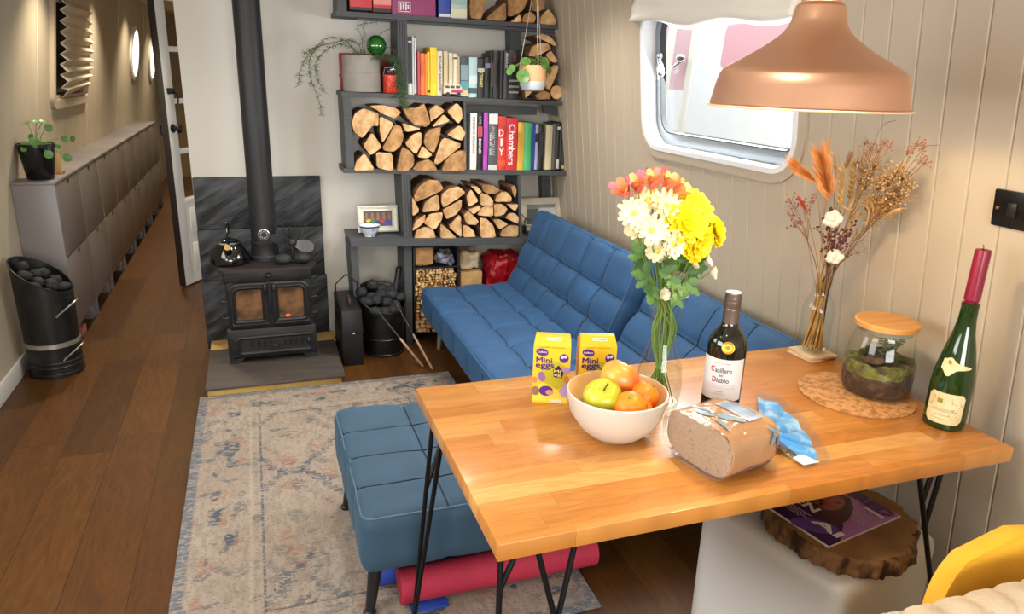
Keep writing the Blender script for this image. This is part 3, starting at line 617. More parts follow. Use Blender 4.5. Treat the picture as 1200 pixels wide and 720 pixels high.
# ------------------------------------------------------------------ black steel box, coal bucket, tongs
t = thing('ash_box', 'narrow black steel ash box with a wire handle beside the hearth', 'ash box', (.44, 4.0, 0))
BOXM = pm('black sheet steel', '#1b1b1d', .45, .3, noise=(6, '#262628', None, .4, .7))
B().box(.378, .488, 3.80, 4.19, .0, .322, .004).box(.388, .478, 3.815, 4.175, .322, .328, .002).build('body', BOXM, t)
B().tube([(.376, 4.0, .20), (.368, 4.0, .25), (.372, 4.0, .42), (.433, 4.0, .475), (.494, 4.0, .42), (.498, 4.0, .25), (.490, 4.0, .20)], .0045, 8).build('handle', BLACK, t)
B().box(.425, .441, 3.87, 3.95, .328, .372, .006).build('latch', pm('brown iron latch', '#3b2a25', .6), t)
B().ell((.44, 3.798, .19), (.008, .006, .006)).build('rivet', pm('brushed steel', '#b9b6ae', .35, .9), t)
bk = Vector((.633, 3.985, 0))
t = thing('coal_bucket', 'wide black coal bucket full of coal under the grey shelf', 'coal bucket', bk)
b = B(); vs, fs, rim = slant_pot(bk, .112, .128, .265, .385, math.radians(-70), flare=.18); b.add(vs, fs); b.build('body', HOD, t); B().tube(rim, .0045, 6, closed=True).build('rim', HOD, t)
B().lathe([(.113, .0), (.118, .004), (.118, .012), (.113, .016)], bk, 48).lathe([(.1165, .10), (.121, .104), (.1165, .108)], bk, 48).build('ridge', HOD, t)
k = 0
for ix in range(5):
    for iy in range(4):
        x = -.115+.056*ix+.014*(iy % 2); y = -.092+.06*iy
        if math.hypot(x, y) > .122: continue
        z = .325-.06*(math.cos(math.radians(-70))*x+math.sin(math.radians(-70))*y)/.125-.005
        coal_piece(bk+Vector((x, y, z+.014*math.sin(k*2.7))), k, 'black coal piece heaped in the wide bucket under the shelf', 'coal in the wide bucket', .9); k += 1
o = B().tube([(.700, 4.04, .25), (.752, 4.11, .46)], .017, 12).ell((.752, 4.11, .462), (.018, .018, .012)).build('shovel', BLACK); tag(o, 'black shovel handle sticking up out of the coal bucket', 'shovel')
t = thing('fire_tongs', 'long fire tongs with pale grips leaning out of the coal bucket', 'tongs', (.80, 3.68, 0))
for p0, p1 in ((atY(441, 363, 3.85), atZ(496, 430, .006)), (atY(462, 352, 3.875), atZ(507, 433, .006))):
    q = p0+(p1-p0)*.5
    B().tube([p0, q], .0045, 8).build('arm', pm('dark steel', '#3a3a3c', .35, .8), t); B().tube([q, q+(p1-q)*.06, p1-(p1-q)*.05, p1], [.0055, .0075, .0075, .005], 10).build('grip', pm('pale copper grip', '#b99a86', .35, .6), t)
# ------------------------------------------------------------------ grey board shelving on the stove wall
YF = 4.05
sh = thing('shelf_unit', 'dark grey open shelf unit of boards filling the right half of the back wall', 'shelving', (1.1, 4.18, 0))
def board(pts, y0, y1, name='shelf', m=None, parent=None):
    q = [atY(x, y, YF) for x, y in pts]; q = [Vector((p.x, y0, p.z)) for p in q]
    return B().prism(q, (0, y1-y0, 0)).build(name, m or GREYSH, parent or sh)
YBK = YB-.001
board([(393.5, 12.5), (654, 29.5), (654, 34.5), (393.5, 18.5)], YF, YBK)
board([(400, 107.3), (662.5, 119.5), (662.5, 124), (400, 112.5)], YF, YBK)
board([(403, 197.5), (667, 201), (667, 206), (403, 203)], YF, YBK)
board([(409, 278.6), (618, 277.6), (618, 285), (411, 288.5)], YF-.03, YBK)
board([(420, 17.5), (655, 34), (655, 39), (420, 22)], YF+.06, YF+.085, 'rail'); board([(548, 124), (637, 126), (636, 136), (548, 135)], YF+.10, YF+.12, 'rail'); board([(642, 124), (661, 125), (660, 138), (643, 133)], YF+.08, YF+.10, 'rail')
board([(430, 202), (660, 206), (660, 209), (430, 206)], YF+.2, YF+.225, 'rail')
for pts, a, c in (([(395, -40), (405.5, -40), (406.5, 13.5), (395.5, 12.5)], 0, .23), ([(465.5, 23), (477, 24), (478.5, 111), (467, 110.5)], 0, .21), 
                  ([(401.5, 112.5), (411, 112.9), (415.5, 198), (406.5, 198)], 0, .24), ([(543.3, 119), (546, 119), (547, 200), (544.2, 200)], 0, .24),
                  ([(470.5, 204), (480.5, 204), (483.5, 278.5), (474, 278.5)], 0, .24), ([(606.5, 206), (609.5, 206), (612, 278), (608.8, 278)], 0, .24), ([(648, 206), (659, 206), (660, 278), (649.5, 278)], .19, .23),
                  ([(410, 288.5), (418.5, 288.3), (424, 360), (416, 360)], .0, .24), ([(474.3, 287.5), (483.5, 287.3), (484.5, 408), (477, 408)], .02, .24)):
    board(pts, YF+a, YF+a+c if a+c < .245 else YBK, 'upright')
_q = [atY(x, y, YF+.145) for x, y in [(598, 34), (611, 35), (613.5, 115), (600, 115)]]; B().prism([Vector((p.x, YF+.145, p.z+(.012 if i < 2 else -.012))) for i, p in enumerate(_q)], (0, .10, 0)).build('upright', GREYSH, sh)
for xa, xb, ya, yb in ((465.5, 467, 23, 110), (470.5, 474, 204, 278)):
    for k in range(1, 4):
        p = atY(xa+k*2.9, ya+1, YF); q = atY(xb+k*2.9, yb-1, YF); B().tube([(p.x, YF-.0006, p.z), (q.x, YF-.0006, q.z)], .0016, 4).build('board_groove', C('#2c2e30', .7), sh)

# ------------------------------------------------------------------ split logs, each traced as its own billet
LEND = bpy.data.materials.new('sawn log end'); LEND.use_nodes = True
nt = LEND.node_tree; bs = nt.nodes['Principled BSDF']; bs.inputs['Roughness'].default_value = .75
tc = nt.nodes.new('ShaderNodeTexCoord'); wv = nt.nodes.new('ShaderNodeTexWave'); wv.wave_type = 'RINGS'; wv.rings_direction = 'Y'; wv.inputs['Scale'].default_value = 24; wv.inputs['Distortion'].default_value = 2.5; wv.inputs['Detail'].default_value = 3
nz = nt.nodes.new('ShaderNodeTexNoise'); nz.inputs['Scale'].default_value = 28; nz.inputs['Detail'].default_value = 6
nt.links.new(tc.outputs['Object'], wv.inputs[0]); nt.links.new(tc.outputs['Object'], nz.inputs[0])
mx = nt.nodes.new('ShaderNodeMath'); mx.operation = 'MULTIPLY_ADD'; mx.inputs[1].default_value = .05; nt.links.new(wv.outputs[0], mx.inputs[0]); nt.links.new(nz.outputs[0], mx.inputs[2])
rp = nt.nodes.new('ShaderNodeValToRGB'); rp.color_ramp.elements[0].position = .34; rp.color_ramp.elements[0].color = lin('#b5854f'); rp.color_ramp.elements[1].position = .72; rp.color_ramp.elements[1].color = lin('#e6be8c'); nt.links.new(mx.outputs[0], rp.inputs[0])
oi = nt.nodes.new('ShaderNodeObjectInfo'); mr = nt.nodes.new('ShaderNodeMapRange'); mr.inputs[3].default_value = .8; mr.inputs[4].default_value = 1.15; nt.links.new(oi.outputs['Random'], mr.inputs[0])
hs = nt.nodes.new('ShaderNodeHueSaturation'); nt.links.new(rp.outputs[0], hs.inputs['Color']); nt.links.new(mr.outputs[0], hs.inputs['Value']); nt.links.new(hs.outputs[0], bs.inputs['Base Color'])
LSIDE = pm('split log side', '#8a6140', .85, noise=(4, '#4a3626', (1, .25, 6), .38, .62), bump=(12, .6, (1, .2, 3)))
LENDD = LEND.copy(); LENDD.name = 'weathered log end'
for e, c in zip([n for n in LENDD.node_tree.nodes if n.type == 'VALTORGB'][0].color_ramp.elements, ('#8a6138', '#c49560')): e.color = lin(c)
RIM = pm('log bark edge', '#5a412c', .9)
def log(poly, ox, oy, s, yf, ln, label, group, dark=False, k=0):
    q = [atY(ox+x/s, oy+y/s, yf) for x, y in poly]; c = sum(q, Vector())/len(q); P = []
    n = len(q)
    for i in range(n):                                   # slightly softened and roughened outline
        a, e = q[i], q[(i+1) % n]
        for f in (.12, .5, .88): w = a.lerp(e, f); P.append(w+Vector((mnoise.noise(w*40), 0, mnoise.noise(w*40+Vector((9, 1, 3)))))*.0025)
    dy = .006*math.sin(k*2.4)
    P = [Vector((p.x, yf+dy, p.z)) for p in P]; b = B()
    m = len(P); inn = [c+(p-c)*.965 for p in P]; inn = [Vector((p.x, yf+dy-.0025, p.z)) for p in inn]
    b.add(inn, [tuple(range(m))], 0, False); ringmesh(b, inn, P, 2 if k % 3 == 0 else 0)
    o = len(b.v); kx = .006*math.sin(k*1.9); vs = []
    NL = 5
    for j in range(NL+1):
        t = j/NL
        for i, p in enumerate(P): vs.append(c+(p-c)*(1-.05*t*t)+Vector((kx*t, 0, 0))*0+Vector((0, (yf+dy-c.y)+ln*t, 0))+Vector((mnoise.noise(p*30+Vector((0, t*3, 0))), 0, mnoise.noise(p*30+Vector((5, t*3, 2)))))*.002*min(1, j))
    vs = [Vector((v.x, yf+dy+ln*(idx//m)/NL, v.z)) for idx, v in enumerate(vs)]
    b.add(vs, [(j*m+i, j*m+(i+1) % m, (j+1)*m+(i+1) % m, (j+1)*m+i) for j in range(NL) for i in range(m)]+[tuple(NL*m+i for i in range(m))[::-1]], 1, True)
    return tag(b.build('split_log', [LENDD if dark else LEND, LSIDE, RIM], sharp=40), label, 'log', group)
ROWW = ['first', 'second', 'third', 'fourth', 'fifth', 'sixth', 'seventh', 'eighth', 'ninth']
def stack(rows, ox, oy, s, yf, ln, where, group):
    k = 0
    for rn, items in rows:
        for i, (shape, poly, *dk) in enumerate(items):
            k += 1; log(poly, ox, oy, s, yf, ln, '%s log, %s from left, %s of %s' % (shape, ROWW[i], rn, where), group, bool(dk), k)
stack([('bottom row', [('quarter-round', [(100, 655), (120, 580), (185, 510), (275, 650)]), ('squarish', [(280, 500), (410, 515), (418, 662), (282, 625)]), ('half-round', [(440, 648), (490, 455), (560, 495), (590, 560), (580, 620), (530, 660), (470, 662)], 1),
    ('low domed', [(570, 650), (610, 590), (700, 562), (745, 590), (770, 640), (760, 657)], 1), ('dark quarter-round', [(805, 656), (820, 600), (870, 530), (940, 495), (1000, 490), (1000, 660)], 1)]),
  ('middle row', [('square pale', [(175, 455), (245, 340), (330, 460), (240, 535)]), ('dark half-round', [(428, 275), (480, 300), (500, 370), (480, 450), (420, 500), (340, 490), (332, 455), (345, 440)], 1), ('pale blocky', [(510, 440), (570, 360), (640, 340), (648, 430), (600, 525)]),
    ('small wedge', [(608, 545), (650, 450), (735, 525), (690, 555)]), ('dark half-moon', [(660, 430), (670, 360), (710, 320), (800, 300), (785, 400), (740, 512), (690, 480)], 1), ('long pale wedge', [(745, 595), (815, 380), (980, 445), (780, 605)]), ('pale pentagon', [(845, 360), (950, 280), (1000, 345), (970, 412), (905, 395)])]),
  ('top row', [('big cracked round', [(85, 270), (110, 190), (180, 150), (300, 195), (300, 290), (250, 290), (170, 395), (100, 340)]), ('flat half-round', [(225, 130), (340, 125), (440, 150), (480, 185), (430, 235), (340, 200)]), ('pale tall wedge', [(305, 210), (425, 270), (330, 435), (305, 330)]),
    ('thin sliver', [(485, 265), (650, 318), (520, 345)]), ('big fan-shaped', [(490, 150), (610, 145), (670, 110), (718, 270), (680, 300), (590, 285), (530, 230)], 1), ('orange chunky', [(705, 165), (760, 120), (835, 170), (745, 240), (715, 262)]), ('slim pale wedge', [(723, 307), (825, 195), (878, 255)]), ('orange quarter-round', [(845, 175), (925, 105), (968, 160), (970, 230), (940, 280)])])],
  400, 105, 6.857, 4.04, .24, 'the upper log bay', 'logs in the upper left bay')
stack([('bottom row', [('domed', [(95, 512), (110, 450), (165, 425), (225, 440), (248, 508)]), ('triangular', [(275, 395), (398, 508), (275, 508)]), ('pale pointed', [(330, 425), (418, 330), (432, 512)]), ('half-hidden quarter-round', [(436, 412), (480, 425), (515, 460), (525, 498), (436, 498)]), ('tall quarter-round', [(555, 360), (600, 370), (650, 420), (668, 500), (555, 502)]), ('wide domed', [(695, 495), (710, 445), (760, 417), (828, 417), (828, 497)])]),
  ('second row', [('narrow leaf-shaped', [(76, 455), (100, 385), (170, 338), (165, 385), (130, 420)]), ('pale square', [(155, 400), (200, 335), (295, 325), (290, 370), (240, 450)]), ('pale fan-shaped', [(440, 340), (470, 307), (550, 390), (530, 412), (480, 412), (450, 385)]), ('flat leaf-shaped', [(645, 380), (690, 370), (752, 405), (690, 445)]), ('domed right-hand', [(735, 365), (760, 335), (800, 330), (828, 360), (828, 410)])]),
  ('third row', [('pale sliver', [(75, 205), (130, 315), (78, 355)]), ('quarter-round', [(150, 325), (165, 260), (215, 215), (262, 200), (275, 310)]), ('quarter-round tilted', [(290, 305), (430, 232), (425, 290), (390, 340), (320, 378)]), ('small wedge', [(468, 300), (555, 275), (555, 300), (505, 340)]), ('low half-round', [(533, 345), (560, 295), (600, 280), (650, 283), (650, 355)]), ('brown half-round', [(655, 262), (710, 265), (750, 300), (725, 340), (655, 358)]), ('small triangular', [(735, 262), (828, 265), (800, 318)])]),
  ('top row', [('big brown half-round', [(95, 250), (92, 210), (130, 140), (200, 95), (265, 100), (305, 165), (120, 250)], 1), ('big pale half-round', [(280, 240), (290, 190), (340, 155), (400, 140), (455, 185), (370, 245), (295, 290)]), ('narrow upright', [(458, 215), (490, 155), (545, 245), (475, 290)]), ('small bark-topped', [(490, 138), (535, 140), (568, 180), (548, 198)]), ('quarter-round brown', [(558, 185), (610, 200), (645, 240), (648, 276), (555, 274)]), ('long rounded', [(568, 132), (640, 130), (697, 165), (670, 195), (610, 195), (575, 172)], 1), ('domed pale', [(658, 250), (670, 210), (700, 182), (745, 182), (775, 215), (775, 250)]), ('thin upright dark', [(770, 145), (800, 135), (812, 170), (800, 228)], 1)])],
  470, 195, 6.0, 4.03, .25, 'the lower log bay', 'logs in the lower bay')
stack([('row', [('tall bark-sided', [(685, -50), (765, -50), (740, 92), (685, 85)], 1), ('wedge-topped', [(750, 92), (850, 5), (852, 102)], 1), ('wide bark-faced', [(858, 75), (862, -20), (965, -20), (935, 48), (880, 78)], 1), ('small pointed', [(870, 103), (918, 68), (925, 103)]), ('small round', [(925, 95), (940, 65), (970, 56), (992, 78), (985, 108), (935, 106)], 1), ('upright rounded', [(972, 45), (980, -15), (1036, -15), (1035, 40), (1000, 60)], 1), ('leaning wedge', [(1010, 112), (1015, 75), (1050, 40), (1085, 95), (1080, 117)])])],
  380, 0, 4.0, 4.05, .23, 'the pile beside the top books', 'logs on the top shelf')
stack([('column', [('round end-on', [(1100+42*math.cos(2*PI*i/12), 447+48*math.sin(2*PI*i/12)) for i in range(12)]), ('low bark-edged', [(950, 468), (1000, 435), (1052, 450), (1054, 492), (970, 495)], 1), ('small pale corner', [(885, 437), (940, 440), (890, 490)]), ('long upright', [(1022, 400), (1040, 300), (1080, 262), (1115, 270), (1090, 350), (1050, 428), (1030, 425)]), ('round half-hidden', [(985, 212), (1030, 212), (1050, 250), (1030, 290), (1000, 290)]), ('square tilted', [(1027, 195), (1060, 165), (1110, 240), (1090, 255), (1050, 235)]), ('arched', [(905, 205), (930, 142), (985, 114), (1040, 122), (1062, 155), (960, 210)]), ('flat curved top', [(950, 72), (1000, 58), (1060, 73), (1103, 130), (1085, 138), (1012, 98)])])],
  460, 30, 5.714, 4.06, .22, 'the bay behind the hanging pot', 'logs in the narrow column')

# ------------------------------------------------------------------ books
PAGE = pm('book pages', '#d9d0ba', .8)
def book(x0, x1, yt, yb, col, label, group, text=None, tcol='#ffffff', yf=4.085, dp=.165, th=.62, cols=(), tw=.8, side=None, flip=False):
    a = atY(x0, yb, yf); c = atY(x1, yb, yf); d = atY((x0+x1)/2, yt, yf); z0 = a.z; z1 = d.z; xa, xb = a.x, c.x; w = xb-xa; cv = pm('book cloth '+col, col, .45)
    t = thing('book', label, 'book', ((xa+xb)/2, yf+dp/2, z0), group); k = .003
    b = B(); sp = [(xa+w*i/6, yf+.0-.004*math.sin(PI*i/6)) for i in range(7)]
    b.prism([(x, y, z0) for x, y in sp]+[(xb, yf+k, z0), (xa, yf+k, z0)], (0, 0, z1-z0)); b.box(xa, xa+k*.7, yf+.001, yf+dp, z0, z1).box(xb-k*.7, xb, yf+.001, yf+dp, z0, z1)
    b.build('cover', cv, t)
    B().box(xa+k*.7, xb-k*.7, yf+k, yf+dp-.004, z0+.002, z1-.004).build('pages', PAGE, t)
    yy = yf-.0046
    for (f0, f1, cc) in cols:
        B().box(xa+.0005, xb-.0005, yy-.0003, yf-.001, z0+(z1-z0)*f0, z0+(z1-z0)*f1).build('spine_panel', pm('book cloth '+cc, cc, .45), t)
    if text:
        for (s, f, hh, ww_, cc) in (text if isinstance(text, list) else [(text, .5, th, tw, tcol)]):
            B_ = B(); put_text(B_, s, ((xa+xb)/2, yy-.0004, z0+(z1-z0)*f), (0, 0, -1), (1, 0, 0), w=(z1-z0)*ww_, h=w*hh, bold=.012); B_.build('spine_title', C(cc, .5), t)
    return t
def q4(l): return (460+l[0]/5.714, 460+l[1]/5.714, 30+l[2]/5.714, 30+l[3]/5.714)
G2 = 'books on the middle shelf'
L2 = [((106, 131, 75, 463), '#e9e7e2', 'tall thin white book with a black top against the grey post', dict(cols=[(.93, 1, '#101010'), (.2, .9, '#1b1b1b')])),
 ((134, 147, 72, 463), '#dfe1e4', 'thin white book with black edge lines, second from the grey post', dict()), ((148, 160, 72, 463), '#15181c', 'tall thin dark book beside the pinkish red one', dict(cols=[(.02, .98, '#d6d8da')])),
 ((168, 187, 172, 463), '#c94a55', 'slim pinkish red book beside the orange ones', dict()), ((189, 217, 185, 463), '#ee7a2c', 'wide orange book with small dark spine title', dict(cols=[(.45, .82, '#d9641c')])), ((218, 232, 190, 463), '#f09335', 'slim light orange book between orange and yellow', dict()),
 ((233, 251, 176, 465), '#f2c52b', 'golden yellow book with a black mark at its foot', dict(cols=[(.06, .11, '#2a2416')])), ((253, 297, 146, 467), '#f4d31e', 'tall bright yellow book, tallest of the coloured ones', dict(cols=[(.25, .85, '#eac60f')])),
 ((299, 334, 172, 467), '#e3d9c2', 'cream book titled RICHARD BRANSON', dict(text='RICHARD BRANSON', th=.5, tw=.78, tcol='#2c2722')), ((341, 369, 172, 460), '#d9c8a4', 'cream tan book just right of the RICHARD BRANSON one', dict(cols=[(.3, .9, '#cdb98f')])), ((374, 402, 183, 460), '#dccfb0', 'cream book above the toy van roof', dict(cols=[(.35, .85, '#cfc09c')])), ((406, 432, 188, 460), '#e2d8bf', 'cream book with a small black dot near its top', dict(cols=[(.87, .91, '#222222')])), ((433, 450, 206, 470), '#c0a582', 'thin tan book left of the teal-footed one', dict()),
 ((453, 506, 209, 478), '#39464a', 'book with a grey figure over a teal band', dict(cols=[(.02, .17, '#d9c48a'), (.17, .40, '#4f9aa0'), (.42, .8, '#7d96a0')])), ((510, 564, 212, 480), '#b5d3d6', 'pale blue book with a faded dark title', dict(cols=[(.1, .24, '#33505c'), (.34, .55, '#cfe3dd')])),
 ((567, 612, 222, 484), '#1b1c1e', 'black book with a yellow DICTIONARY title', dict(text='DICTIONARY', th=.5, tw=.45, tcol='#e6d98a', cols=[(.66, .76, '#b8bcae')])), ((614, 650, 214, 485), '#14161c', 'black book with a small lilac mark near its top', dict(cols=[(.74, .86, '#7a6f98')])), ((652, 670, 182, 486), '#191714', 'black book with thin gold lettering', dict(cols=[(.25, .8, '#4d3f20')])),
 ((672, 715, 168, 487), '#1a1b1e', 'tall plain black book, widest of the dark ones', dict()), ((717, 739, 172, 488), '#17191d', 'slim plain black book beside the widest dark one', dict()), ((742, 772, 170, 489), '#3a3b3f', 'dark grey book with a white upright title', dict(text=[('BRADLEY', .79, .5, .32, '#d8d8d8')])),
 ((774, 842, 165, 490), '#141415', 'thick black book with silver bands and a red title', dict(dp=.10, cols=[(f, f+.012, '#a9abab') for f in (.12, .14, .24, .26, .36, .38)], text=[('BERNARD', .84, .28, .16, '#a63a33')]))]
for c, col, lab, kw in L2: book(*q4(c), col, lab, G2, **kw)
def q5(l): return (535+l[0]/7.2, 535+l[1]/7.2, 110+l[2]/7.2, 110+l[3]/7.2)
G3 = 'books on the lower shelf'
L3 = [((112, 166, 165, 668), '#eceae6', 'wide white book with a grey upright title at the left of the lower shelf', dict(text=[('THE BOOK OF EXPLORATION', .64, .38, .62, '#5d6063')])), ((172, 212, 162, 660), '#1f1d20', 'black book titled BOND in white', dict(text=[('BOND', .44, .5, .26, '#ece8e8'), ('LIFE', .88, .4, .12, '#c9c3c3')], cols=[(.6, .78, '#b3454d')])), ((222, 258, 158, 664), '#b44fb8', 'bright purple book with a thin title', dict(cols=[(.3, .75, '#a743ac')])),
 ((264, 338, 168, 664), '#55565a', 'grey book titled AVIATION YEAR BY YEAR', dict(text=[('AVIATION', .55, .36, .5, '#a8a8aa')], cols=[(.83, 1, '#dcdcda'), (.02, .13, '#d2d2d0')])),
 ((344, 408, 190, 656), '#d9402f', 'red book with big upright letters DIY', dict(cols=[(.1, .2, '#e05a34'), (.8, .97, '#cc3a2a')])), ((411, 504, 205, 650), '#d12a33', 'wide red dictionary titled Chambers', dict(text=[('Chambers', .5, .58, .78, '#f2efec')])),
 ((509, 560, 240, 650), '#e5b548', 'golden yellow book right of the wide red one', dict(cols=[(.2, .8, '#d9a63a')])), ((562, 620, 243, 650), '#4fbf74', 'bright green book on the lower shelf', dict()), ((622, 652, 247, 645), '#243b8c', 'dark blue book beside the bright green one', dict(cols=[(.2, .9, '#2f479a')])), ((654, 680, 256, 640), '#a9b0cc', 'slim pale lilac blue book with black patches', dict(cols=[(.6, .8, '#23242c')])), ((684, 718, 270, 636), '#1f2228', 'black book between lilac and cream ones', dict(cols=[(.3, .85, '#34373d')])),
 ((742, 796, 264, 640), '#d9cba6', 'cream book with a brown side on the lower shelf', dict()), ((800, 832, 250, 640), '#55534f', 'dark grey book right of the cream one', dict()), ((834, 858, 245, 640), '#17171a', 'black book with a white block at its foot', dict(cols=[(.02, .22, '#cfcfc8'), (.85, .92, '#cfcfc8')])), ((860, 880, 240, 638), '#1c1d1f', 'slim black book, second from the right end', dict()), ((882, 904, 262, 638), '#22221e', 'slim black and yellow book at the right end', dict(cols=[(.02, .09, '#c9bb3a'), (.86, 1, '#c9bb3a')]))]
for c, col, lab, kw in L3:
    t = book(*q5(c), col, lab, G3, yf=4.08, **kw)
    if 'DIY' in lab:                                        # letters stacked one over another
        x0, x1, yt, yb = q5(c); a = atY((x0+x1)/2, 0, 4.08)
        for ch, yy in (('D', 330), ('I', 408), ('Y', 490)):
            p = atY((x0+x1)/2, 110+yy/7.2, 4.08); b = B(); put_text(b, ch, (p.x, 4.0746, p.z), (1, 0, 0), (0, 0, 1), h=.042, w=(.012 if ch == 'I' else .030), bold=.02); b.build('spine_title', C('#f3f0ea', .5), t)
    if 'AVIATION' in lab:
        x0, x1, yt, yb = q5(c); p = atY(x0+(x1-x0)*.27, (yt+yb)/2, 4.08); b = B(); put_text(b, 'YEAR BY YEAR', (p.x, 4.0752, p.z-.005), (0, 0, -1), (1, 0, 0), w=.13, h=.010, bold=.02); b.build('spine_title', C('#e6e6e4', .5), t)
G1 = 'books on the top shelf'
TOPS = [((410, 436, -30, 11), '#c8303a', 'red file box at the left end of the top shelf', dict(cols=[(0, .08, '#2a2022')])), ((437.5, 458.5, -30, 14), '#c02a2e', 'red and black book with small white letters, second on the top shelf', dict(cols=[(0, .12, '#1c1416'), (.2, .36, '#d98a80')])), ((459.5, 510.5, -26, 19), '#8f2f63', 'wide plum purple book with a white square emblem on the top shelf', dict()), ((514, 527.5, -30, 21), '#2340a0', 'dark blue book with a white foot label on the top shelf', dict(cols=[(.03, .1, '#dcdcdc')])), ((528.5, 547, -20, 22.5), '#b9c6ba', 'pale green patterned book beside the top log pile', dict(cols=[(.05, .3, '#d9d7b8'), (.4, .7, '#9fb9b4')]))]
for c, col, lab, kw in TOPS:
    t = book(*c, col, lab, G1, yf=4.08, **kw)
    if 'emblem' in lab:
        b = B(); c0 = atY(474, 8, 4.0748)
        fr = rrect(.066, .05, .002, 2); fi = rrect(.060, .044, .002, 2); ringmesh(b, [Vector((c0.x+x, 4.0746, c0.z+y)) for x, y in fr], [Vector((c0.x+x, 4.0746, c0.z+y)) for x, y in fi])
        for k, (x, w) in enumerate(((-.02, .035), (-.006, .028), (.008, .034), (.02, .02))): b.add([(c0.x+x-.004, 4.0745, c0.z-w/2), (c0.x+x+.004, 4.0745, c0.z-w/2), (c0.x+x+.004, 4.0745, c0.z+w/2), (c0.x+x-.004, 4.0745, c0.z+w/2)], [(0, 1, 2, 3)], 0, False)
        b.build('emblem', C('#e6d7dc', .5), t)

# ------------------------------------------------------------------ things on the shelves
def shz(x, xl, zl, xr, zr): return zl+(zr-zl)*(x-xl)/(xr-xl)
A_, B_2 = atY(400, 107.3, YF), atY(662.5, 119.5, YF)
def z2(x): return shz(x, A_.x, A_.z, B_2.x, B_2.z)
cp = Vector((.575, 4.135, 0)); cp.z = z2(cp.x)+.003
t = thing('potted_asparagus_fern', 'trailing feathery fern in a round concrete planter on the shelf', 'plant', cp)
CONC = pm('cast concrete', '#a19c92', .85, noise=(9, '#8f8a80', None, .35, .7), bump=(60, .15))
B().lathe([(.001, 0), (.098, 0), (.1, .003), (.1, .094), (.0985, .096), (.1, .098), (.1, .183), (.099, .186), (.090, .186), (.088, .16), (.001, .16)], cp, 48).build('planter', CONC, t)
FERN = pm('feathery dark green', '#56704a', .7, noise=(20, '#3c5634', None, .35, .65)); STEM = pm('brown green stem', '#5d5a3c', .8)
def fern_stem(pts, needles, ln, seed):
    rnd = random.Random(seed); s = B(); s.tube(pts, .0013, 4); nd = B()
    for i in range(needles):
        f = rnd.random()*(len(pts)-1); a = int(f); p = Vector(pts[a]).lerp(Vector(pts[min(a+1, len(pts)-1)]), f-a)
        d = Vector((rnd.uniform(-1, 1), rnd.uniform(-.7, .7), rnd.uniform(-.8, .6))).normalized()*ln*rnd.uniform(.5, 1.2)
        w = d.orthogonal().normalized()*.0013; nd.add([p-w, p+w, p+d*.6+w, p+d, p+d*.6-w], [(0, 1, 2, 3, 4)], 0, False)
    st = s.build('stem', STEM, t); nd.build('needles', FERN, st)['kind'] = 'stuff'
root = cp+Vector((0, 0, .17))
def trail(pix, Y=4.0): return [atY(x, y, Y) for x, y in pix]
def smooth(pts, n=4):
    out = []; P = [Vector(p) for p in pts]
    for i in range(len(P)-1):
        p0, p1, p2, p3 = P[max(i-1, 0)], P[i], P[i+1], P[min(i+2, len(P)-1)]
        for k in range(n): u = k/n; out.append(.5*((2*p1)+(-p0+p2)*u+(2*p0-5*p1+4*p2-p3)*u*u+(-p0+3*p1-3*p2+p3)*u**3))
    return out+[P[-1]]
for i, (pix, Y, nn, ln) in enumerate(([[(424, 64), (420, 52), (408, 47), (390, 50), (372, 55), (360, 66), (352, 82), (350, 100)], 4.05, 170, .03], [[(420, 64), (412, 56), (398, 52), (380, 60), (370, 75), (372, 92), (380, 108)], 4.0, 150, .028], [[(380, 50), (366, 62), (362, 80), (366, 98), (374, 118), (377, 136)], 4.03, 120, .026], [[(418, 64), (405, 48), (385, 44), (366, 58), (356, 62)], 4.08, 90, .025],
        [[(428, 66), (426, 40), (428, 26), (434, 20)], 4.12, 25, .02], [[(425, 66), (424, 45), (420, 30), (442, 26)], 4.1, 22, .02], [[(430, 66), (440, 48), (448, 38), (466, 30)], 4.1, 8, .015], [[(432, 66), (448, 55), (460, 58), (466, 66)], 4.06, 25, .02],
        [[(440, 66), (462, 66), (470, 80), (472, 100), (474, 118), (476, 126)], 4.03, 420, .036], [[(440, 67), (460, 70), (467, 88), (468, 106), (470, 122)], 4.02, 360, .034])):
    fern_stem(smooth(trail(pix, Y)), nn, ln, i)
bc = atY(441, 53.5, 4.10)
t = thing('glass_ball', 'shiny green glass ball perched on the concrete planter', 'ball', (bc.x, bc.y, bc.z-.05))
B().ell(bc, (.053, .053, .053), 32, 24).build('ball', pm('green glass bauble', '#1d6b22', .1, .35, Coat_Weight=1.0), t)
o = B().box(atY(395, 0, 4.25).x, atY(462, 0, 4.25).x, 4.245, 4.292, z2(.6)+.004, z2(.6)+.20, .006)
o.ell((atY(398, 88, 4.25).x, 4.244, atY(398, 88, 4.25).z), (.006, .003, .006)); tag(o.build('storage_tin', pm('dark red tin', '#8e1720', .4)), 'flat dark red box standing behind the concrete planter', 'box')
jc = Vector((atY(459, 100, 4.10).x, 4.10, 0)); jc.z = z2(jc.x)+.003
t = thing('glitter_jar', 'small red glitter jar with a black clip lid beside the planter', 'jar', jc)
B().lathe([(.001, 0), (.045, 0), (.047, .004), (.047, .092), (.044, .096), (.001, .096)], jc, 32).build('jar', pm('red glitter', '#d0301f', .35, .2, noise=(160, '#ff9a6a', None, .55, .62)), t)
B().lathe([(.044, .096), (.046, .1), (.046, .125), (.038, .138), (.001, .142)], jc, 32).build('lid', pm('dark lid', '#1b1718', .3), t)
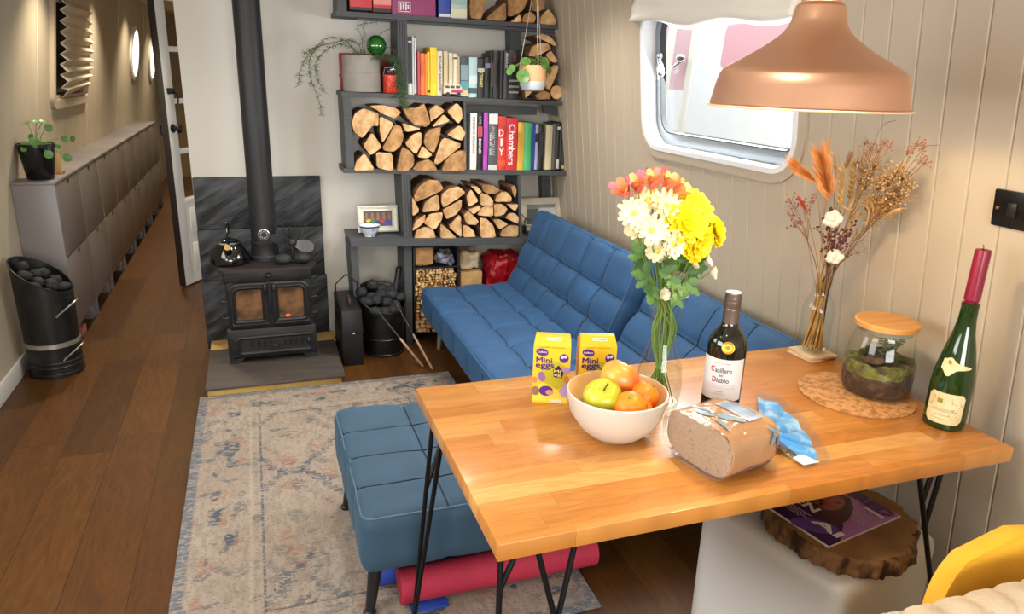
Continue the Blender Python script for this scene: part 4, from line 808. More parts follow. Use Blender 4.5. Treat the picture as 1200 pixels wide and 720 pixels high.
B().tube([jc+Vector((-.046, -.01, .09)), jc+Vector((-.04, -.03, .13)), jc+Vector((0, -.046, .135)), jc+Vector((.04, -.03, .13)), jc+Vector((.046, -.01, .09))], .003).ell(jc+Vector((0, -.044, .122)), (.018, .006, .008)).build('clip', pm('chrome', '#c9ccd0', .2, 1), t)
# toy camper van
vc = atY(531, 108, 4.055); vz = z2(vc.x)+.003
t = thing('toy_van', 'little cream and magenta toy van parked in front of the cream books', 'toy van', (vc.x, 4.06, vz))
b = B(); prof = [(-.052, .012), (.050, .012), (.052, .03), (.046, .05), (.038, .062), (-.046, .062), (-.052, .05)]
b.prism([(vc.x+x, 4.052, vz+z) for x, z in prof], (0, .028, 0)); b.build('body', pm('cream toy paint', '#e6d6b8', .3), t)
B().prism([(vc.x+x, 4.0505, vz+z) for x, z in [(-.01, .012), (.050, .012), (.0515, .036), (-.004, .036), (-.012, .028)]], (0, .002, 0)).build('side_panel', C('#a8285e', .35), t)
B().box(vc.x-.052, vc.x+.052, 4.0495, 4.052, vz+.013, vz+.018, .001).build('bumper', C('#d9d5cc', .3), t)
for x in (-.032, .03): B().lathe([(.001, 0), (.011, 0), (.011, .008), (.001, .008)], n=20, M=Matrix.Translation((vc.x+x, 4.0525, vz+.0108)) @ Matrix.Rotation(PI/2, 4, 'X')).build('wheel', C('#3a2630', .6), t)
for x0, x1 in ((-.044, -.02), (-.014, .008), (.014, .04)): B().box(vc.x+x0, vc.x+x1, 4.0505, 4.0525, vz+.042, vz+.056, .001).build('van_window', C('#4a3440', .2), t)
# picture frames and the little bowl on the low shelf
def zlow(x): a, c = atY(409, 278.6, YF), atY(618, 277.6, YF); return shz(x, a.x, a.z, c.x, c.z)
def frame(name, label, corners, Y, lean, wid, col, pic, mount=None):
    """corners = pixel tl,tr,bl of the front; the frame leans back"""
    a, c, d = (atY(*p, Y) for p in corners); x0, x1 = d.x, c.x; z0 = zlow(x0)+.002; z1 = a.z
    t = thing(name, label, 'picture frame', ((x0+x1)/2, Y, z0)); W, Hh = x1-x0, z1-z0
    M = Matrix.Translation(((x0+x1)/2, Y, z0)) @ Matrix.Rotation(-lean, 4, 'X')
    b = B(); prof = [(0, .0), (0, -.012), (wid*.25, -.018), (wid*.6, -.012), (wid*.9, -.015), (wid, -.006)]
    rings = [[M @ Vector((x, y, zc+Hh/2)) for x, zc in [(-W/2+i, -Hh/2+i), (W/2-i, -Hh/2+i), (W/2-i, Hh/2-i), (-W/2+i, Hh/2-i)]] for i, y in prof]
    for p, q in zip(rings, rings[1:]): ringmesh(b, p, q)
    b.build('frame', pm('frame '+col, col, .5, bump=(90, .25)), t); B().box(-W/2+.004, W/2-.004, -.002, .006, .004, Hh-.004, 0, M=M).build('backing', C('#8a8177', .8), t)
    ux, uy = M.to_3x3() @ Vector((1, 0, 0)), M.to_3x3() @ Vector((0, 0, 1)); o = M @ Vector((0, -.0035, Hh/2))
    b = B(); w, h = W-2*wid, Hh-2*wid; pm_ = []
    b.add([o+ux*x+uy*y for x, y in ((-w/2, -h/2), (w/2, -h/2), (w/2, h/2), (-w/2, h/2))], [(0, 1, 2, 3)], 0, False); b.build('picture', C(pic[0], .35), t)
    for col2, pts in pic[1]:
        b = B(); put_poly(b, [(x*w, y*h) for x, y in pts], o, ux, uy, lift=.0015); b.build('picture_detail', C(col2, .4), t)
    return t
frame('picture_frame', 'ornate white picture frame on the low shelf beside the small bowl', [(421, 242), (466, 242), (420, 279)], 4.17, .14, .034, '#dcdacb', ('#4b4038', [('#8a5a44', [(-.45+.2*k, -.1), (-.33+.2*k, -.1), (-.35+.2*k, .42), (-.43+.2*k, .42)]) for k in range(5)]+[('#d8c238', oval(-.34, -.1, .09, .12, 10)), ('#2f7d4a', oval(-.16, -.18, .1, .12, 10)), ('#b8342f', oval(.16, -.14, .08, .13, 10)), ('#28408c', [(.2, -.45), (.48, -.45), (.48, -.1), (.24, -.1)]), ('#26386e', oval(0, -.25, .1, .14, 10))]))
frame('picture_frame', 'cream framed photo on the low shelf behind the sofa back', [(609, 233), (659, 235), (609.5, 262)], 4.18, .14, .045, '#cfc6b2', ('#8d9498', [('#c9ced0', [(-.2, -.5), (.5, -.5), (.5, .35), (-.05, .35)]), ('#5d666a', [(-.5, -.5), (-.2, -.5), (-.1, .3), (-.5, .3)])]))
bw = Vector((atY(433.5, 278, 4.08).x, 4.08, 0)); bw.z = zlow(bw.x)+.0025
t = thing('small_bowl', 'small white bowl with a blue rim and pattern before the white frame', 'bowl', bw)
B().lathe([(.001, .004), (.026, .004), (.027, 0), (.030, 0), (.030, .008), (.048, .030), (.057, .056), (.062, .062), (.060, .063), (.052, .054), (.04, .026), (.001, .012)], bw, 40).build('bowl_body', pm('white porcelain', '#dfe2e6', .2, noise=(22, '#8494b8', None, .58, .66)), t)
B().lathe([(.0572, .054), (.0632, .0625), (.0605, .064)], bw, 40).build('rim_band', C('#4a62a0', .25), t)
o = B().box(1.52, 1.56, 4.14, 4.18, zlow(1.54)+.001, zlow(1.54)+.05, .006).tube([(1.545, 4.15, zlow(1.54)+.05), (1.555, 4.14, zlow(1.54)+.09), (1.53, 4.16, zlow(1.54)+.12)], .003).tube([(1.53, 4.16, zlow(1.54)+.045), (1.55, 4.13, zlow(1.54)+.10), (1.60, 4.15, zlow(1.54)+.075)], .0025).build('charger', C('#17171a', .5)); tag(o, 'small black charger with a cable on the low shelf beside the log bay', 'charger')

# ------------------------------------------------------------------ kindling rack under the low shelf and what it holds
t = thing('kindling_rack', 'black two-tier rack under the low shelf holding kindling', 'rack', (1.0, 4.17, 0))
RK = pm('black rack', '#151517', .5); X0r, X1r = atY(484.5, 300, 4.07).x, atY(538, 300, 4.07).x; zt = atY(500, 287.5, 4.05).z-.012; zm = atY(510, 313.5, 4.07).z
B().box(X0r, X0r+.008, 4.07, 4.285, 0, zt, .002).box(X1r-.008, X1r, 4.07, 4.285, 0, zt-.04, .002).build('side_panel', RK, t)
B().box(X0r, X1r-.03, 4.07, 4.285, zt-.008, zt, .002).tube([(X1r-.004, 4.075, zt-.05), (X1r-.008, 4.075, zt-.022), (X1r-.024, 4.075, zt-.006), (X1r-.05, 4.075, zt-.004)], .005).build('top_panel', RK, t)
B().box(X0r+.008, X1r-.008, 4.07, 4.285, zm-.008, zm, .001).build('shelf', RK, t); B().box(X0r+.008, X1r-.008, 4.08, 4.285, .05, .058, .001).build('base', RK, t); B().box(X0r+.008, X1r-.008, 4.278, 4.285, .058, zt-.01).build('back_panel', RK, t)
def sack(x0, x1, y0, y1, z0, z1, seed, crumple=.016, n=16, top=None, r=.02):
    def dis(p, d): return crumple*(mnoise.noise(p*16+Vector((seed, seed*2, 1)))+.6*abs(mnoise.noise(p*38+Vector((seed, 3, seed)))))-crumple*.45
    b = B(); b.rbox(((x0+x1)/2, (y0+y1)/2, (z0+z1)/2), ((x1-x0)/2, (y1-y0)/2, (z1-z0)/2), r, (n, n, n), dis)
    if top: b.v = [top(Vector(v)) for v in b.v]
    zmn = min(v[2] for v in b.v); b.v = [(v[0], v[1], max(v[2], z0)) for v in b.v]
    return b
def pxb(xl, xr, yt, yb, Y): a, c = atY(xl, yb, Y), atY(xr, yt, Y); return a.x, c.x, a.z, c.z
x0, x1, z0, z1 = pxb(486.5, 510, 288, 313, 4.08)
o = sack(x0, x1, 4.085, 4.24, zm+.001, z1-.006, 3, .014).build('paper_bag', pm('brown kraft paper', '#b98a58', .75, bump=(24, .5)), sharp=22); tag(o, 'crumpled brown paper bag on the upper tier of the black rack', 'bag')
x0, x1, z0, z1 = pxb(512, 535, 297, 312, 4.08)
o = sack(x0, x1, 4.085, 4.22, zm+.001, z1, 9, .03, 18).build('plastic_bundle', pm('silvery plastic film', '#9a98a6', .25, noise=(14, '#3e3a48', None, .42, .6), bump=(30, .8)), sharp=25); tag(o, 'crumpled silver grey plastic bundle beside the brown paper bag', 'bag')
KM = [pm('kindling pale', '#d9b47c', .8, vary=.2), pm('kindling brown', '#b0804c', .8, vary=.2)]
kp = []
for sdx in range(5):
    rr = random.Random(sdx); w, h = rr.uniform(.011, .019), rr.uniform(.008, .015)
    b = B(); pl = [(-w/2, -h/2), (w/2, -h/2*rr.uniform(.5, 1)), (w/2*rr.uniform(.5, 1), h/2), (-w/2*rr.uniform(.4, 1), h/2)]; b.prism([(x, 0, z) for x, z in pl], (0, .17, 0)); o = b.build('kindling_stick', KM[sdx % 2]); kp.append(o.data); bpy.data.objects.remove(o)
rk = random.Random(5); zz = .06; n = 0
while zz < zm-.022:
    xx = X0r+(.019 if zz > .27 else .024)+rk.uniform(0, .006)
    while xx < X1r-.02:
        o = bpy.data.objects.new('kindling_stick', kp[rk.randrange(5)]); COL.objects.link(o); o.location = (xx, 4.16+rk.uniform(-.012, .008), zz); o.rotation_euler = (0, rk.uniform(-.5, .5), rk.uniform(-.04, .04)); WORLD[o.name] = o.location.copy()
        tag(o, 'thin split kindling stick stacked end-on in the black rack', 'kindling', 'kindling sticks in the rack'); g = 1 if zz > .27 else 1.6; o.scale = (g, 1, g); xx += rk.uniform(.0175, .022)*(g*.97); n += 1
    zz += .0165 if zz > .27 else .026
x0, x1, z0, z1 = pxb(540, 567, 317, 327, 4.09); zb = z0-.10
o = sack(x0, x1, 4.10, 4.28, 0.0, z1-.004, 4, .005, r=.012); tag(o.build('log_briquette_block', pm('compressed wood block', '#c9a26c', .8, noise=(14, '#b98f5a', None, .35, .65)), sharp=30), 'pale compressed wood block pack under the low shelf behind the sofa end', 'firelighter block')
zq = z1-.003; x0, x1, z0, z1 = pxb(538.5, 563, 294, 317, 4.12)
o = sack(x0, x1, 4.12, 4.28, zq, z1, 12, .014, r=.02); tag(o.build('wrapped_package', pm('clear wrapped tan pack', '#c4a176', .25, noise=(9, '#d9c6a8', None, .4, .6), bump=(22, .6)), sharp=25), 'film-wrapped tan package on top of the pale wood block pack', 'package')
x0, x1, z0, z1 = pxb(566, 606, 291, 330, 4.16)
def redtop(v): f = max(0, (v.z-.12)/.35); return (v.x+(1.40-v.x)*.0*f, v.y, v.z+.02*math.sin(v.x*60)*f)
o = sack(x0, x1+.02, 4.06, 4.28, 0, z1-.01, 33, .024, 34, None, .07); tag(o.build('red_bag', pm('red plastic sack', '#a3141f', .3, noise=(10, '#7d0d16', None, .4, .65), bump=(26, 1.0)), sharp=0), 'crumpled shiny red plastic sack under the shelf behind the sofa', 'bag')

# ------------------------------------------------------------------ hanging planter
hc = atY(624, 100, 3.86); hz = atY(624, 107, 3.86).z; R0 = .073
hc = Vector((hc.x, 3.86, hz))
t = thing('hanging_planter', 'peach and white pot with a small green plant hanging on cords before the shelf', 'plant', hc)
B().lathe([(.001, 0), (.045, .001), (.062, .01), (.070, .03), (.0715, .053)], hc, 40).build('pot_base', pm('white speckled glaze', '#c9cfd3', .35), t)
B().lathe([(.0715, .053), (.0725, .06), (.073, .135), (.070, .136), (.067, .12), (.001, .115)], hc, 40).build('pot', pm('peach clay', '#e3b183', .6), t)
CORD = pm('white cord', '#dcd8d0', .8); topk = hc+Vector((0.0, 0, ZC-hz))
b = B()
for k in range(3):
    a = 2*PI*k/3-PI/2; b.tube([hc+Vector((.0745*math.cos(a), .0745*math.sin(a), .10)), hc+Vector((.0725*math.cos(a), .0725*math.sin(a), .136)), Vector((hc.x, hc.y, 2.08))], .0016, 5); b.ell(hc+Vector((.074*math.cos(a), .074*math.sin(a), .115)), (.004, .004, .004), 8, 6)
b.tube([(hc.x, hc.y, 2.075), (hc.x, hc.y, ZC)], .0016, 5); b.build('cord', CORD, t)
st = B(); base = hc+Vector((0, 0, .125))
for i, (x, y, Y, r, n) in enumerate(((613, 89, 3.79, .036, (-.2, -1, .3)), (600, 80, 3.80, .02, (-.6, -1, .3)), (616, 72, 3.83, .028, (-.2, -.8, .7)), (638, 74, 3.80, .03, (.5, -1, .3)), (632, 68, 3.86, .026, (.2, -.5, 1)), (644, 82, 3.84, .024, (.8, -1, .1)), (597, 84, 3.80, .018, (-.8, -1, .1)), (624, 70, 3.9, .024, (0, -.4, 1)))):
    p = atY(x, y, Y); l = B(); roundleaf(l, p, r, n); l.build('leaf', LEAF, t); st.tube(bez(base, (base+p)/2+Vector((0, 0, .05)), p, 8), .002, 5)
st.build('stem', pm('leaf stalk', '#7a8a4a', .6), t)
# ------------------------------------------------------------------ blue velvet sofa bed and footstool
def velvet(name, c, c2):
    return pm(name, c, .75, noise=(7, c2, None, .3, .7), bump=(260, .06), Sheen_Weight=.22, Sheen_Roughness=.4, Sheen_Tint='#7fa9c8')
VEL = VELB = velvet('blue velvet', '#24507c', '#1f456b'); SEAM = pm('dark seam thread', '#0b1826', .9); PIPE = pm('blue velvet piping', '#356288', .6); PIPEO = pm('teal velvet piping', '#446277', .6)
VELO = velvet('teal blue velvet', '#2e4a60', '#284254')
def tufted(name, t, cen, half, r, M, us, vs, mat, nn, puff=.020, face=2, piping=True, pucker=.018, side_us=(), mats=None):
    """a padded slab, local top = +z; us / vs: seam positions along local x / y"""
    def dis(p, d):
        k = max(0, d.z)
        du = min([abs(p.x-u) for u in us]+[9]); dv = min([abs(p.y-v) for v in vs]+[9])
        f = (1-math.exp(-du/.035))*(1-math.exp(-dv/.035)); e = puff*f-.006*math.exp(-(min(du, dv)/.006)**2)
        pk = sum(math.exp(-((p.x-u)**2+(p.y-v)**2)/.0010) for u in us for v in vs if abs(p.x-u) < .12 and abs(p.y-v) < .12)
        edge = .004*math.sin(p.x*23+p.y*17)*.3
        sd = 0
        if k < .3: sd = .006*(1-math.exp(-min([abs(p.y-v) for v in vs]+[9])/.02)) if abs(d.x) > .5 else .006*(1-math.exp(-min([abs(p.x-u) for u in us]+[9])/.02))
        return k*(e-pucker*pk+edge)+(1-k)*sd
    b = B(); b.rbox(cen, half, r, nn, dis, M, 0, (us, vs, ())); o = b.build(name, mat, t, sharp=0)
    M3 = M or Matrix.Identity(3); c = Vector(cen); hx, hy, hz = half
    def surf(x, y, lift=0):
        # ray the rounded top at local x,y
        qx = max(-(hx-r), min(hx-r, x)); qy = max(-(hy-r), min(hy-r, y)); dx, dy = x-qx, y-qy; zz = hz-r+math.sqrt(max(0, r*r-dx*dx-dy*dy)) if dx*dx+dy*dy < r*r else hz-r
        d = Vector((dx, dy, zz-(hz-r))); d = d.normalized() if d.length > 1e-6 else Vector((0, 0, 1)); p = Vector((x, y, zz))
        return c+M3 @ (p+d*(dis(p, d)+lift))
    sb = B()
    for u in us: sb.tube([surf(u, -hy+r*.3+(2*hy-.6*r)*k/60, .0016) for k in range(61)], .0026, 5)
    for v in vs: sb.tube([surf(-hx+r*.3+(2*hx-.6*r)*k/40, v, .0016) for k in range(41)], .0026, 5)
    for v in vs:
        for sx in (-1,): sb.tube([c+M3 @ Vector((sx*(hx+.0005), v, hz-r-(2*hz-2*r)*k/6)) for k in range(7)], .0015, 5)
    if us or vs: sb.build('seam', SEAM, o)
    if piping:
        q = r*.30; pts = [(x, y) for x, y in rrect(2*hx-2*q, 2*hy-2*q, max(r-q, .01), 6)]
        pts = [Vector((*a_, 0)).lerp(Vector((*b_, 0)), k/8) for a_, b_ in zip(pts, pts[1:]+pts[:1]) for k in range(8 if (Vector(a_)-Vector(b_)).length > .1 else 1)]
        B().tube([surf(p.x, p.y, .001) for p in pts], .0030, 6, closed=True).build('piping', PIPEO if mat == VELO else PIPE, o)
    return o
SX0, SY0, SY1, SZ = .862, 1.84, 3.985, .36
t = thing('sofa_bed', 'long blue velvet tufted sofa bed along the taupe boarded wall', 'sofa', ((SX0+1.7)/2, (SY0+SY1)/2, 0))
sl = SY1-SY0
tufted('seat', t, ((SX0+1.50)/2, (SY0+SY1)/2, SZ-.075), ((1.50-SX0)/2, sl/2, .075), .028, None, [-.115, .095], [sl/2-.245*(k+1) for k in range(8)], VEL, (34, 110, 6))
def backpart(y0, y1, top, foot, seams, nm='backrest'):
    up = Vector((top[0]-foot[0], 0, top[1]-foot[1])); L = up.length; up.normalize(); nrm = Vector((-up.z, 0, up.x)); th = .075
    M = Matrix(((up.x, 0, nrm.x), (0, -1, 0), (up.z, 0, nrm.z)))      # local x up the back, y along, z out of it
    M = Matrix((( -up.x, 0, nrm.x), (0, 1, 0), (-up.z, 0, nrm.z)))
    if M.determinant() < 0: M = Matrix(((-up.x, 0, nrm.x), (0, -1, 0), (-up.z, 0, nrm.z)))
    mid = (Vector((foot[0], 0, foot[1]))+Vector((top[0], 0, top[1])))/2-nrm*th; mid.y = (y0+y1)/2
    return tufted(nm, t, mid, (L/2, (y1-y0)/2, th), .045, M, [-.06, .10], seams, VELB, (26, 60, 8))
h1 = (SY1-2.735)/2
backpart(2.735, SY1, (1.575, .812), (1.375, .335), [h1*2*(k/5)-h1 for k in range(1, 5)])
h2 = (2.705-1.80)/2
backpart(1.80, 2.705, (1.665, .755), (1.385, .335), [h2*2*(k/4)-h2 for k in range(1, 4)])
for x, y in ((SX0+.10, SY1-.07), (SX0+.10, SY0+.10), (1.5, SY1-.07), (1.5, SY0+.10), (SX0+.10, 2.75)):
    B().tube([(x, y, .216), (x-.012, y+(.01 if y > 3 else -.01), .0)], [.02, .013], 14).build('leg', pm('grey metal leg', '#a19d97', .4, .4), t)
B().box(SX0+.05, 1.52, SY0+.04, SY1-.04, .195, .213, .003).build('under_frame', C('#17181a', .8), t)
OX0, OX1, OY0, OY1 = .205, .80, 1.752, 2.47
t = thing('footstool', 'teal blue velvet tufted footstool on black legs on the rug', 'footstool', ((OX0+OX1)/2, (OY0+OY1)/2, 0))
tufted('cushion', t, ((OX0+OX1)/2, (OY0+OY1)/2, .29), ((OX1-OX0)/2, (OY1-OY0)/2, .092), .032, None, [-.048], [.18, .0, -.18], VELO, (34, 40, 8), puff=.014, pucker=.004)
for x, y in ((OX0+.05, OY0+.085), (OX0+.05, OY1-.09), (OX1-.05, OY0+.31), (OX1-.05, OY1-.09)):
    s = -1 if x < .5 else 1; q = -1 if y < 2.0 else (0 if y < 2.1 else 1)
    lg = B().tube([(x, y, .205), (x+s*.03, y+q*.02, .018)], [.024, .014], 16).build('leg', pm('black leg', '#151517', .4), t)
    B().lathe([(.001, .0095), (.018, .0095), (.020, .014), (.020, .020), (.012, .026)], (x+s*.031, y+q*.021, 0), 16).build('foot_cap', pm('black leg', '#151517', .4), lg)

# ------------------------------------------------------------------ rug and rolled mats
RUG = bpy.data.materials.new('faded oriental rug'); RUG.use_nodes = True; nt = RUG.node_tree; N = nt.nodes; L = nt.links; bs = N['Principled BSDF']; bs.inputs['Roughness'].default_value = .95; bs.inputs['Specular IOR Level'].default_value = .1
RX, RY = .63, .96                                    # half sizes
def nd(typ, **kw):
    n = N.new(typ)
    for k, v in kw.items():
        if hasattr(n, k): setattr(n, k, v)
        else: n.inputs[k.replace('_', ' ')].default_value = v
    return n
def mth(op, a, b_=None, c=None):
    n = N.new('ShaderNodeMath'); n.operation = op
    for i, v in enumerate((a, b_, c)):
        if v is None: continue
        if isinstance(v, (int, float)): n.inputs[i].default_value = v
        else: L.new(v, n.inputs[i])
    return n.outputs[0]
def mixc(f, a, c):
    n = N.new('ShaderNodeMix'); n.data_type = 'RGBA'
    if isinstance(f, float): n.inputs[0].default_value = f
    else: L.new(f, n.inputs[0])
    for s, v in ((6, a), (7, c)):
        if isinstance(v, str): n.inputs[s].default_value = lin(v)
        else: L.new(v, n.inputs[s])
    return n.outputs[2]
tc = N.new('ShaderNodeTexCoord'); se = N.new('ShaderNodeSeparateXYZ'); L.new(tc.outputs['Object'], se.inputs[0]); X, Y_ = se.outputs[0], se.outputs[1]
def noi(scale, det=4, st=(1, 1, 1)):
    mp = N.new('ShaderNodeMapping'); mp.inputs['Scale'].default_value = st; L.new(tc.outputs['Object'], mp.inputs[0]); n = N.new('ShaderNodeTexNoise'); n.inputs['Scale'].default_value = scale; n.inputs['Detail'].default_value = det; L.new(mp.outputs[0], n.inputs[0]); return n.outputs[0]
def step(v, lo, hi):
    n = N.new('ShaderNodeMapRange'); n.clamp = True; n.inputs[1].default_value = lo; n.inputs[2].default_value = hi; L.new(v, n.inputs[0]); return n.outputs[0]
dx = mth('SUBTRACT', RX, mth('ABSOLUTE', X)); dy = mth('SUBTRACT', RY, mth('ABSOLUTE', Y_)); de = mth('MINIMUM', dx, dy)
base = mixc(step(noi(2.2), .35, .65), '#bfb1a1', '#b3a191'); base = mixc(step(noi(60, 2, (1, .4, 1)), .40, .66), base, '#a99b8c')
worn = step(noi(5, 5), .36, .56); fine = step(noi(75, 3, (.6, 1.6, 1)), .40, .52); speck = step(noi(120, 2, (.7, 1.5, 1)), .58, .64)
# motif lattice in the field: stepped diamonds
u = mth('ABSOLUTE', mth('SUBTRACT', mth('FRACT', mth('MULTIPLY_ADD', X, 2.1, .5)), .5)); v = mth('ABSOLUTE', mth('SUBTRACT', mth('FRACT', mth('MULTIPLY_ADD', Y_, 1.45, .31)), .5))
qu = mth('DIVIDE', mth('FLOOR', mth('MULTIPLY', u, 26)), 26); qv = mth('DIVIDE', mth('FLOOR', mth('MULTIPLY', v, 26)), 26)
dm = mth('ADD', qu, qv); wob = mth('MULTIPLY_ADD', noi(9, 3), .22, dm)
band1 = mth('MULTIPLY', step(mth('ABSOLUTE', mth('SUBTRACT', wob, .50)), .055, .03), fine)
band2 = mth('MULTIPLY', step(mth('ABSOLUTE', mth('SUBTRACT', wob, .68)), .04, .02), fine); band3 = mth('MULTIPLY', step(mth('ABSOLUTE', mth('SUBTRACT', wob, .28)), .07, .04), fine)
infield = step(de, .27, .275)
m1 = mth('MULTIPLY', mth('MULTIPLY', band1, infield), mth('MULTIPLY_ADD', worn, .75, .2)); m2 = mth('MULTIPLY', mth('MULTIPLY', band2, infield), worn); m3 = mth('MULTIPLY', mth('MULTIPLY', band3, infield), mth('MULTIPLY_ADD', worn, .6, .1))
col = mixc(m3, base, '#b48b7c'); col = mixc(m2, col, '#8f7770'); col = mixc(m1, col, '#59636f')
pat = mth('MULTIPLY', mth('MULTIPLY', step(noi(11, 2, (1, 1.3, 1)), .57, .60), fine), mth('MULTIPLY_ADD', worn, .8, .1)); col = mixc(mth('MULTIPLY', pat, .75), col, '#5f6770')
red = mth('MULTIPLY', step(noi(8, 2, (1.2, 1, 1)), .60, .64), fine); col = mixc(mth('MULTIPLY', red, .6), col, '#b07a66')
edge = mth('MULTIPLY', step(de, .042, .032), mth('MULTIPLY_ADD', fine, .75, .1)); col = mixc(edge, col, '#6a7683')
ln1 = mth('MULTIPLY', step(mth('ABSOLUTE', mth('SUBTRACT', de, .275)), .006, .003), mth('MULTIPLY', fine, .8)); col = mixc(ln1, col, '#59636f'); ln2 = mth('MULTIPLY', step(mth('ABSOLUTE', mth('SUBTRACT', de, .235)), .008, .005), .35); col = mixc(ln2, col, '#cfc3b4')
mot = mth('MULTIPLY', mth('MULTIPLY', step(mth('ABSOLUTE', mth('SUBTRACT', de, .14)), .055, .045), step(noi(9, 1), .56, .6)), fine); col = mixc(mot, col, '#5d6873')
col = mixc(mth('MULTIPLY', speck, .55), col, '#6f6a68')
hsv = N.new('ShaderNodeHueSaturation'); hsv.inputs['Value'].default_value = .66; hsv.inputs['Saturation'].default_value = 1.05; L.new(col, hsv.inputs['Color']); L.new(hsv.outputs[0], bs.inputs['Base Color']); bp = N.new('ShaderNodeBump'); bp.inputs['Strength'].default_value = .35; bp.inputs['Distance'].default_value = .003; L.new(noi(220, 2), bp.inputs['Height']); L.new(bp.outputs[0], bs.inputs['Normal'])
rc = ((-.345+.913)/2, (1.645+3.562)/2)
b = B(); pr = []
n_ = 40
o_ = [(rc[0]+sx*RX, rc[1]+sy*RY) for sx, sy in ((-1, -1), (1, -1), (1, 1), (-1, 1))]; per = []
for i in range(4):
    a, c = Vector(o_[i]), Vector(o_[(i+1) % 4])
    for k in range(n_): p = a.lerp(c, k/n_); per.append((p.x+.003*mnoise.noise(Vector((p.x*9, p.y*9, 1))), p.y+.003*mnoise.noise(Vector((p.x*9, p.y*9, 4)))))
b.prism([(x, y, .0015) for x, y in per], (0, 0, .0075)); tag(b.build('rug', RUG), 'faded cream oriental rug with worn blue and rust motifs on the plank floor', 'rug')
MATR = pm('crimson foam mat', '#a8243e', .75, noise=(5, '#b62d48', None, .3, .7), bump=(2, .0)); MATB = pm('blue foam mat', '#1f3f9a', .75)
nt = MATR.node_tree; bsr = nt.nodes['Principled BSDF']; tcr = nt.nodes.new('ShaderNodeTexCoord'); wvr = nt.nodes.new('ShaderNodeTexWave'); wvr.bands_direction = 'X'; wvr.inputs['Scale'].default_value = 60; bpr = nt.nodes.new('ShaderNodeBump'); bpr.inputs['Strength'].default_value = .35; bpr.inputs['Distance'].default_value = .003
nt.links.new(tcr.outputs['Object'], wvr.inputs[0]); nt.links.new(wvr.outputs[0], bpr.inputs['Height']); nt.links.new(bpr.outputs[0], bsr.inputs['Normal'])
def roll(name, m, x0, x1, cy, r, z0, label, flap=None):
    turns = 5; n = 150; th = r/(turns+.6); pts = []
    for i in range(n+1):
        a = 2*PI*turns*i/n; rr = r*.12+(r*.88-.002)*i/n; pts.append((cy+rr*math.cos(a-PI/2), z0+r+rr*math.sin(a-PI/2)))
    if flap: pts += [(cy-flap*.5, z0+.0045), (cy-flap, z0+.0045)]
    b = B(); vs = []; h = min(.0042, th*.4)
    for i, (y, z) in enumerate(pts):
        a, c = pts[max(i-1, 0)], pts[min(i+1, len(pts)-1)]; d = Vector((c[0]-a[0], c[1]-a[1])).normalized(); nx, ny = -d.y*h, d.x*h
        for x in (x0, x1): vs += [(x, y+nx, z+ny), (x, y-nx, z-ny)]
    fs = []
    for i in range(len(pts)-1):
        o = i*4; p = o+4; fs += [(o, o+2, p+2, p), (o+1, p+1, p+3, o+3), (o, p, p+1, o+1), (o+2, o+3, p+3, p+2)]
    e = (len(pts)-1)*4; fs += [(0, 1, 3, 2), (e, e+2, e+3, e+1)]
    b.add(vs, fs); return tag(b.build(name, m), label, 'mat')
roll('exercise_mat', MATB, .270, 1.015, 1.955, .058, .010, 'rolled blue foam mat lying behind the red one under the footstool', None)
roll('exercise_mat', MATR, .318, .968, 1.838, .056, .019, 'rolled crimson foam mat on the rug under the footstool')
o = B().box(.345, .46, 1.778, 1.93, .0095, .0175, .002).build('exercise_mat', MATB); tag(o, 'folded flat blue foam mat peeking out beneath the crimson roll', 'mat')

# ------------------------------------------------------------------ dining table
TX0, TX1, TY0, TY1, TZ, TT = .368, 1.683, 1.066, 1.787, .75, .038
t = thing('dining_table', 'oak butcher-block table on black hairpin legs', 'table', ((TX0+TX1)/2, (TY0+TY1)/2, 0))
B().box(TX0, TX1, TY0, TY1, TZ-TT, TZ, .0025).build('table_top', OAK, t)
HP = pm('black hairpin steel', '#121213', .45, .4); zt_ = TZ-TT-.001
def rod(b, p, q, r=.0062): b.tube([p, q], r, 10)
def leg(top, foot, weld):
    b = B()
    for p in top: rod(b, (p[0], p[1], zt_), (foot[0], foot[1], .006))
    for p, f, k in weld: q = Vector((top[f][0], top[f][1], zt_)).lerp(Vector((foot[0], foot[1], .006)), k); rod(b, (p[0], p[1], zt_), q)
    b.ell((foot[0], foot[1], .0085), (.009, .009, .0085), 12, 8)
    xs = [p[0] for p in top]+[w[0][0] for w in weld]; ys = [p[1] for p in top]+[w[0][1] for w in weld]
    b.box(min(xs)-.012, max(xs)+.012, min(ys)-.012, max(ys)+.012, zt_-.003, zt_, .001); b.build('leg', HP, t)
leg([(.381, 1.085)], (.362, 1.05), [((.412, 1.085), 0, .105)])
leg([(.455, 1.088)], (.63, 1.05), [((.536, 1.088), 0, .26)])
leg([(.385, 1.66), (.385, 1.56)], (.335, 1.72), [((.46, 1.74), 0, .3)])
leg([(1.412, 1.085)], (1.625, 1.03), [((1.482, 1.085), 0, .20), ((1.452, 1.085), 0, .105)])
leg([(1.56, 1.77), (1.66, 1.73)], (1.66, 1.76), [((1.66, 1.65), 1, .2)])

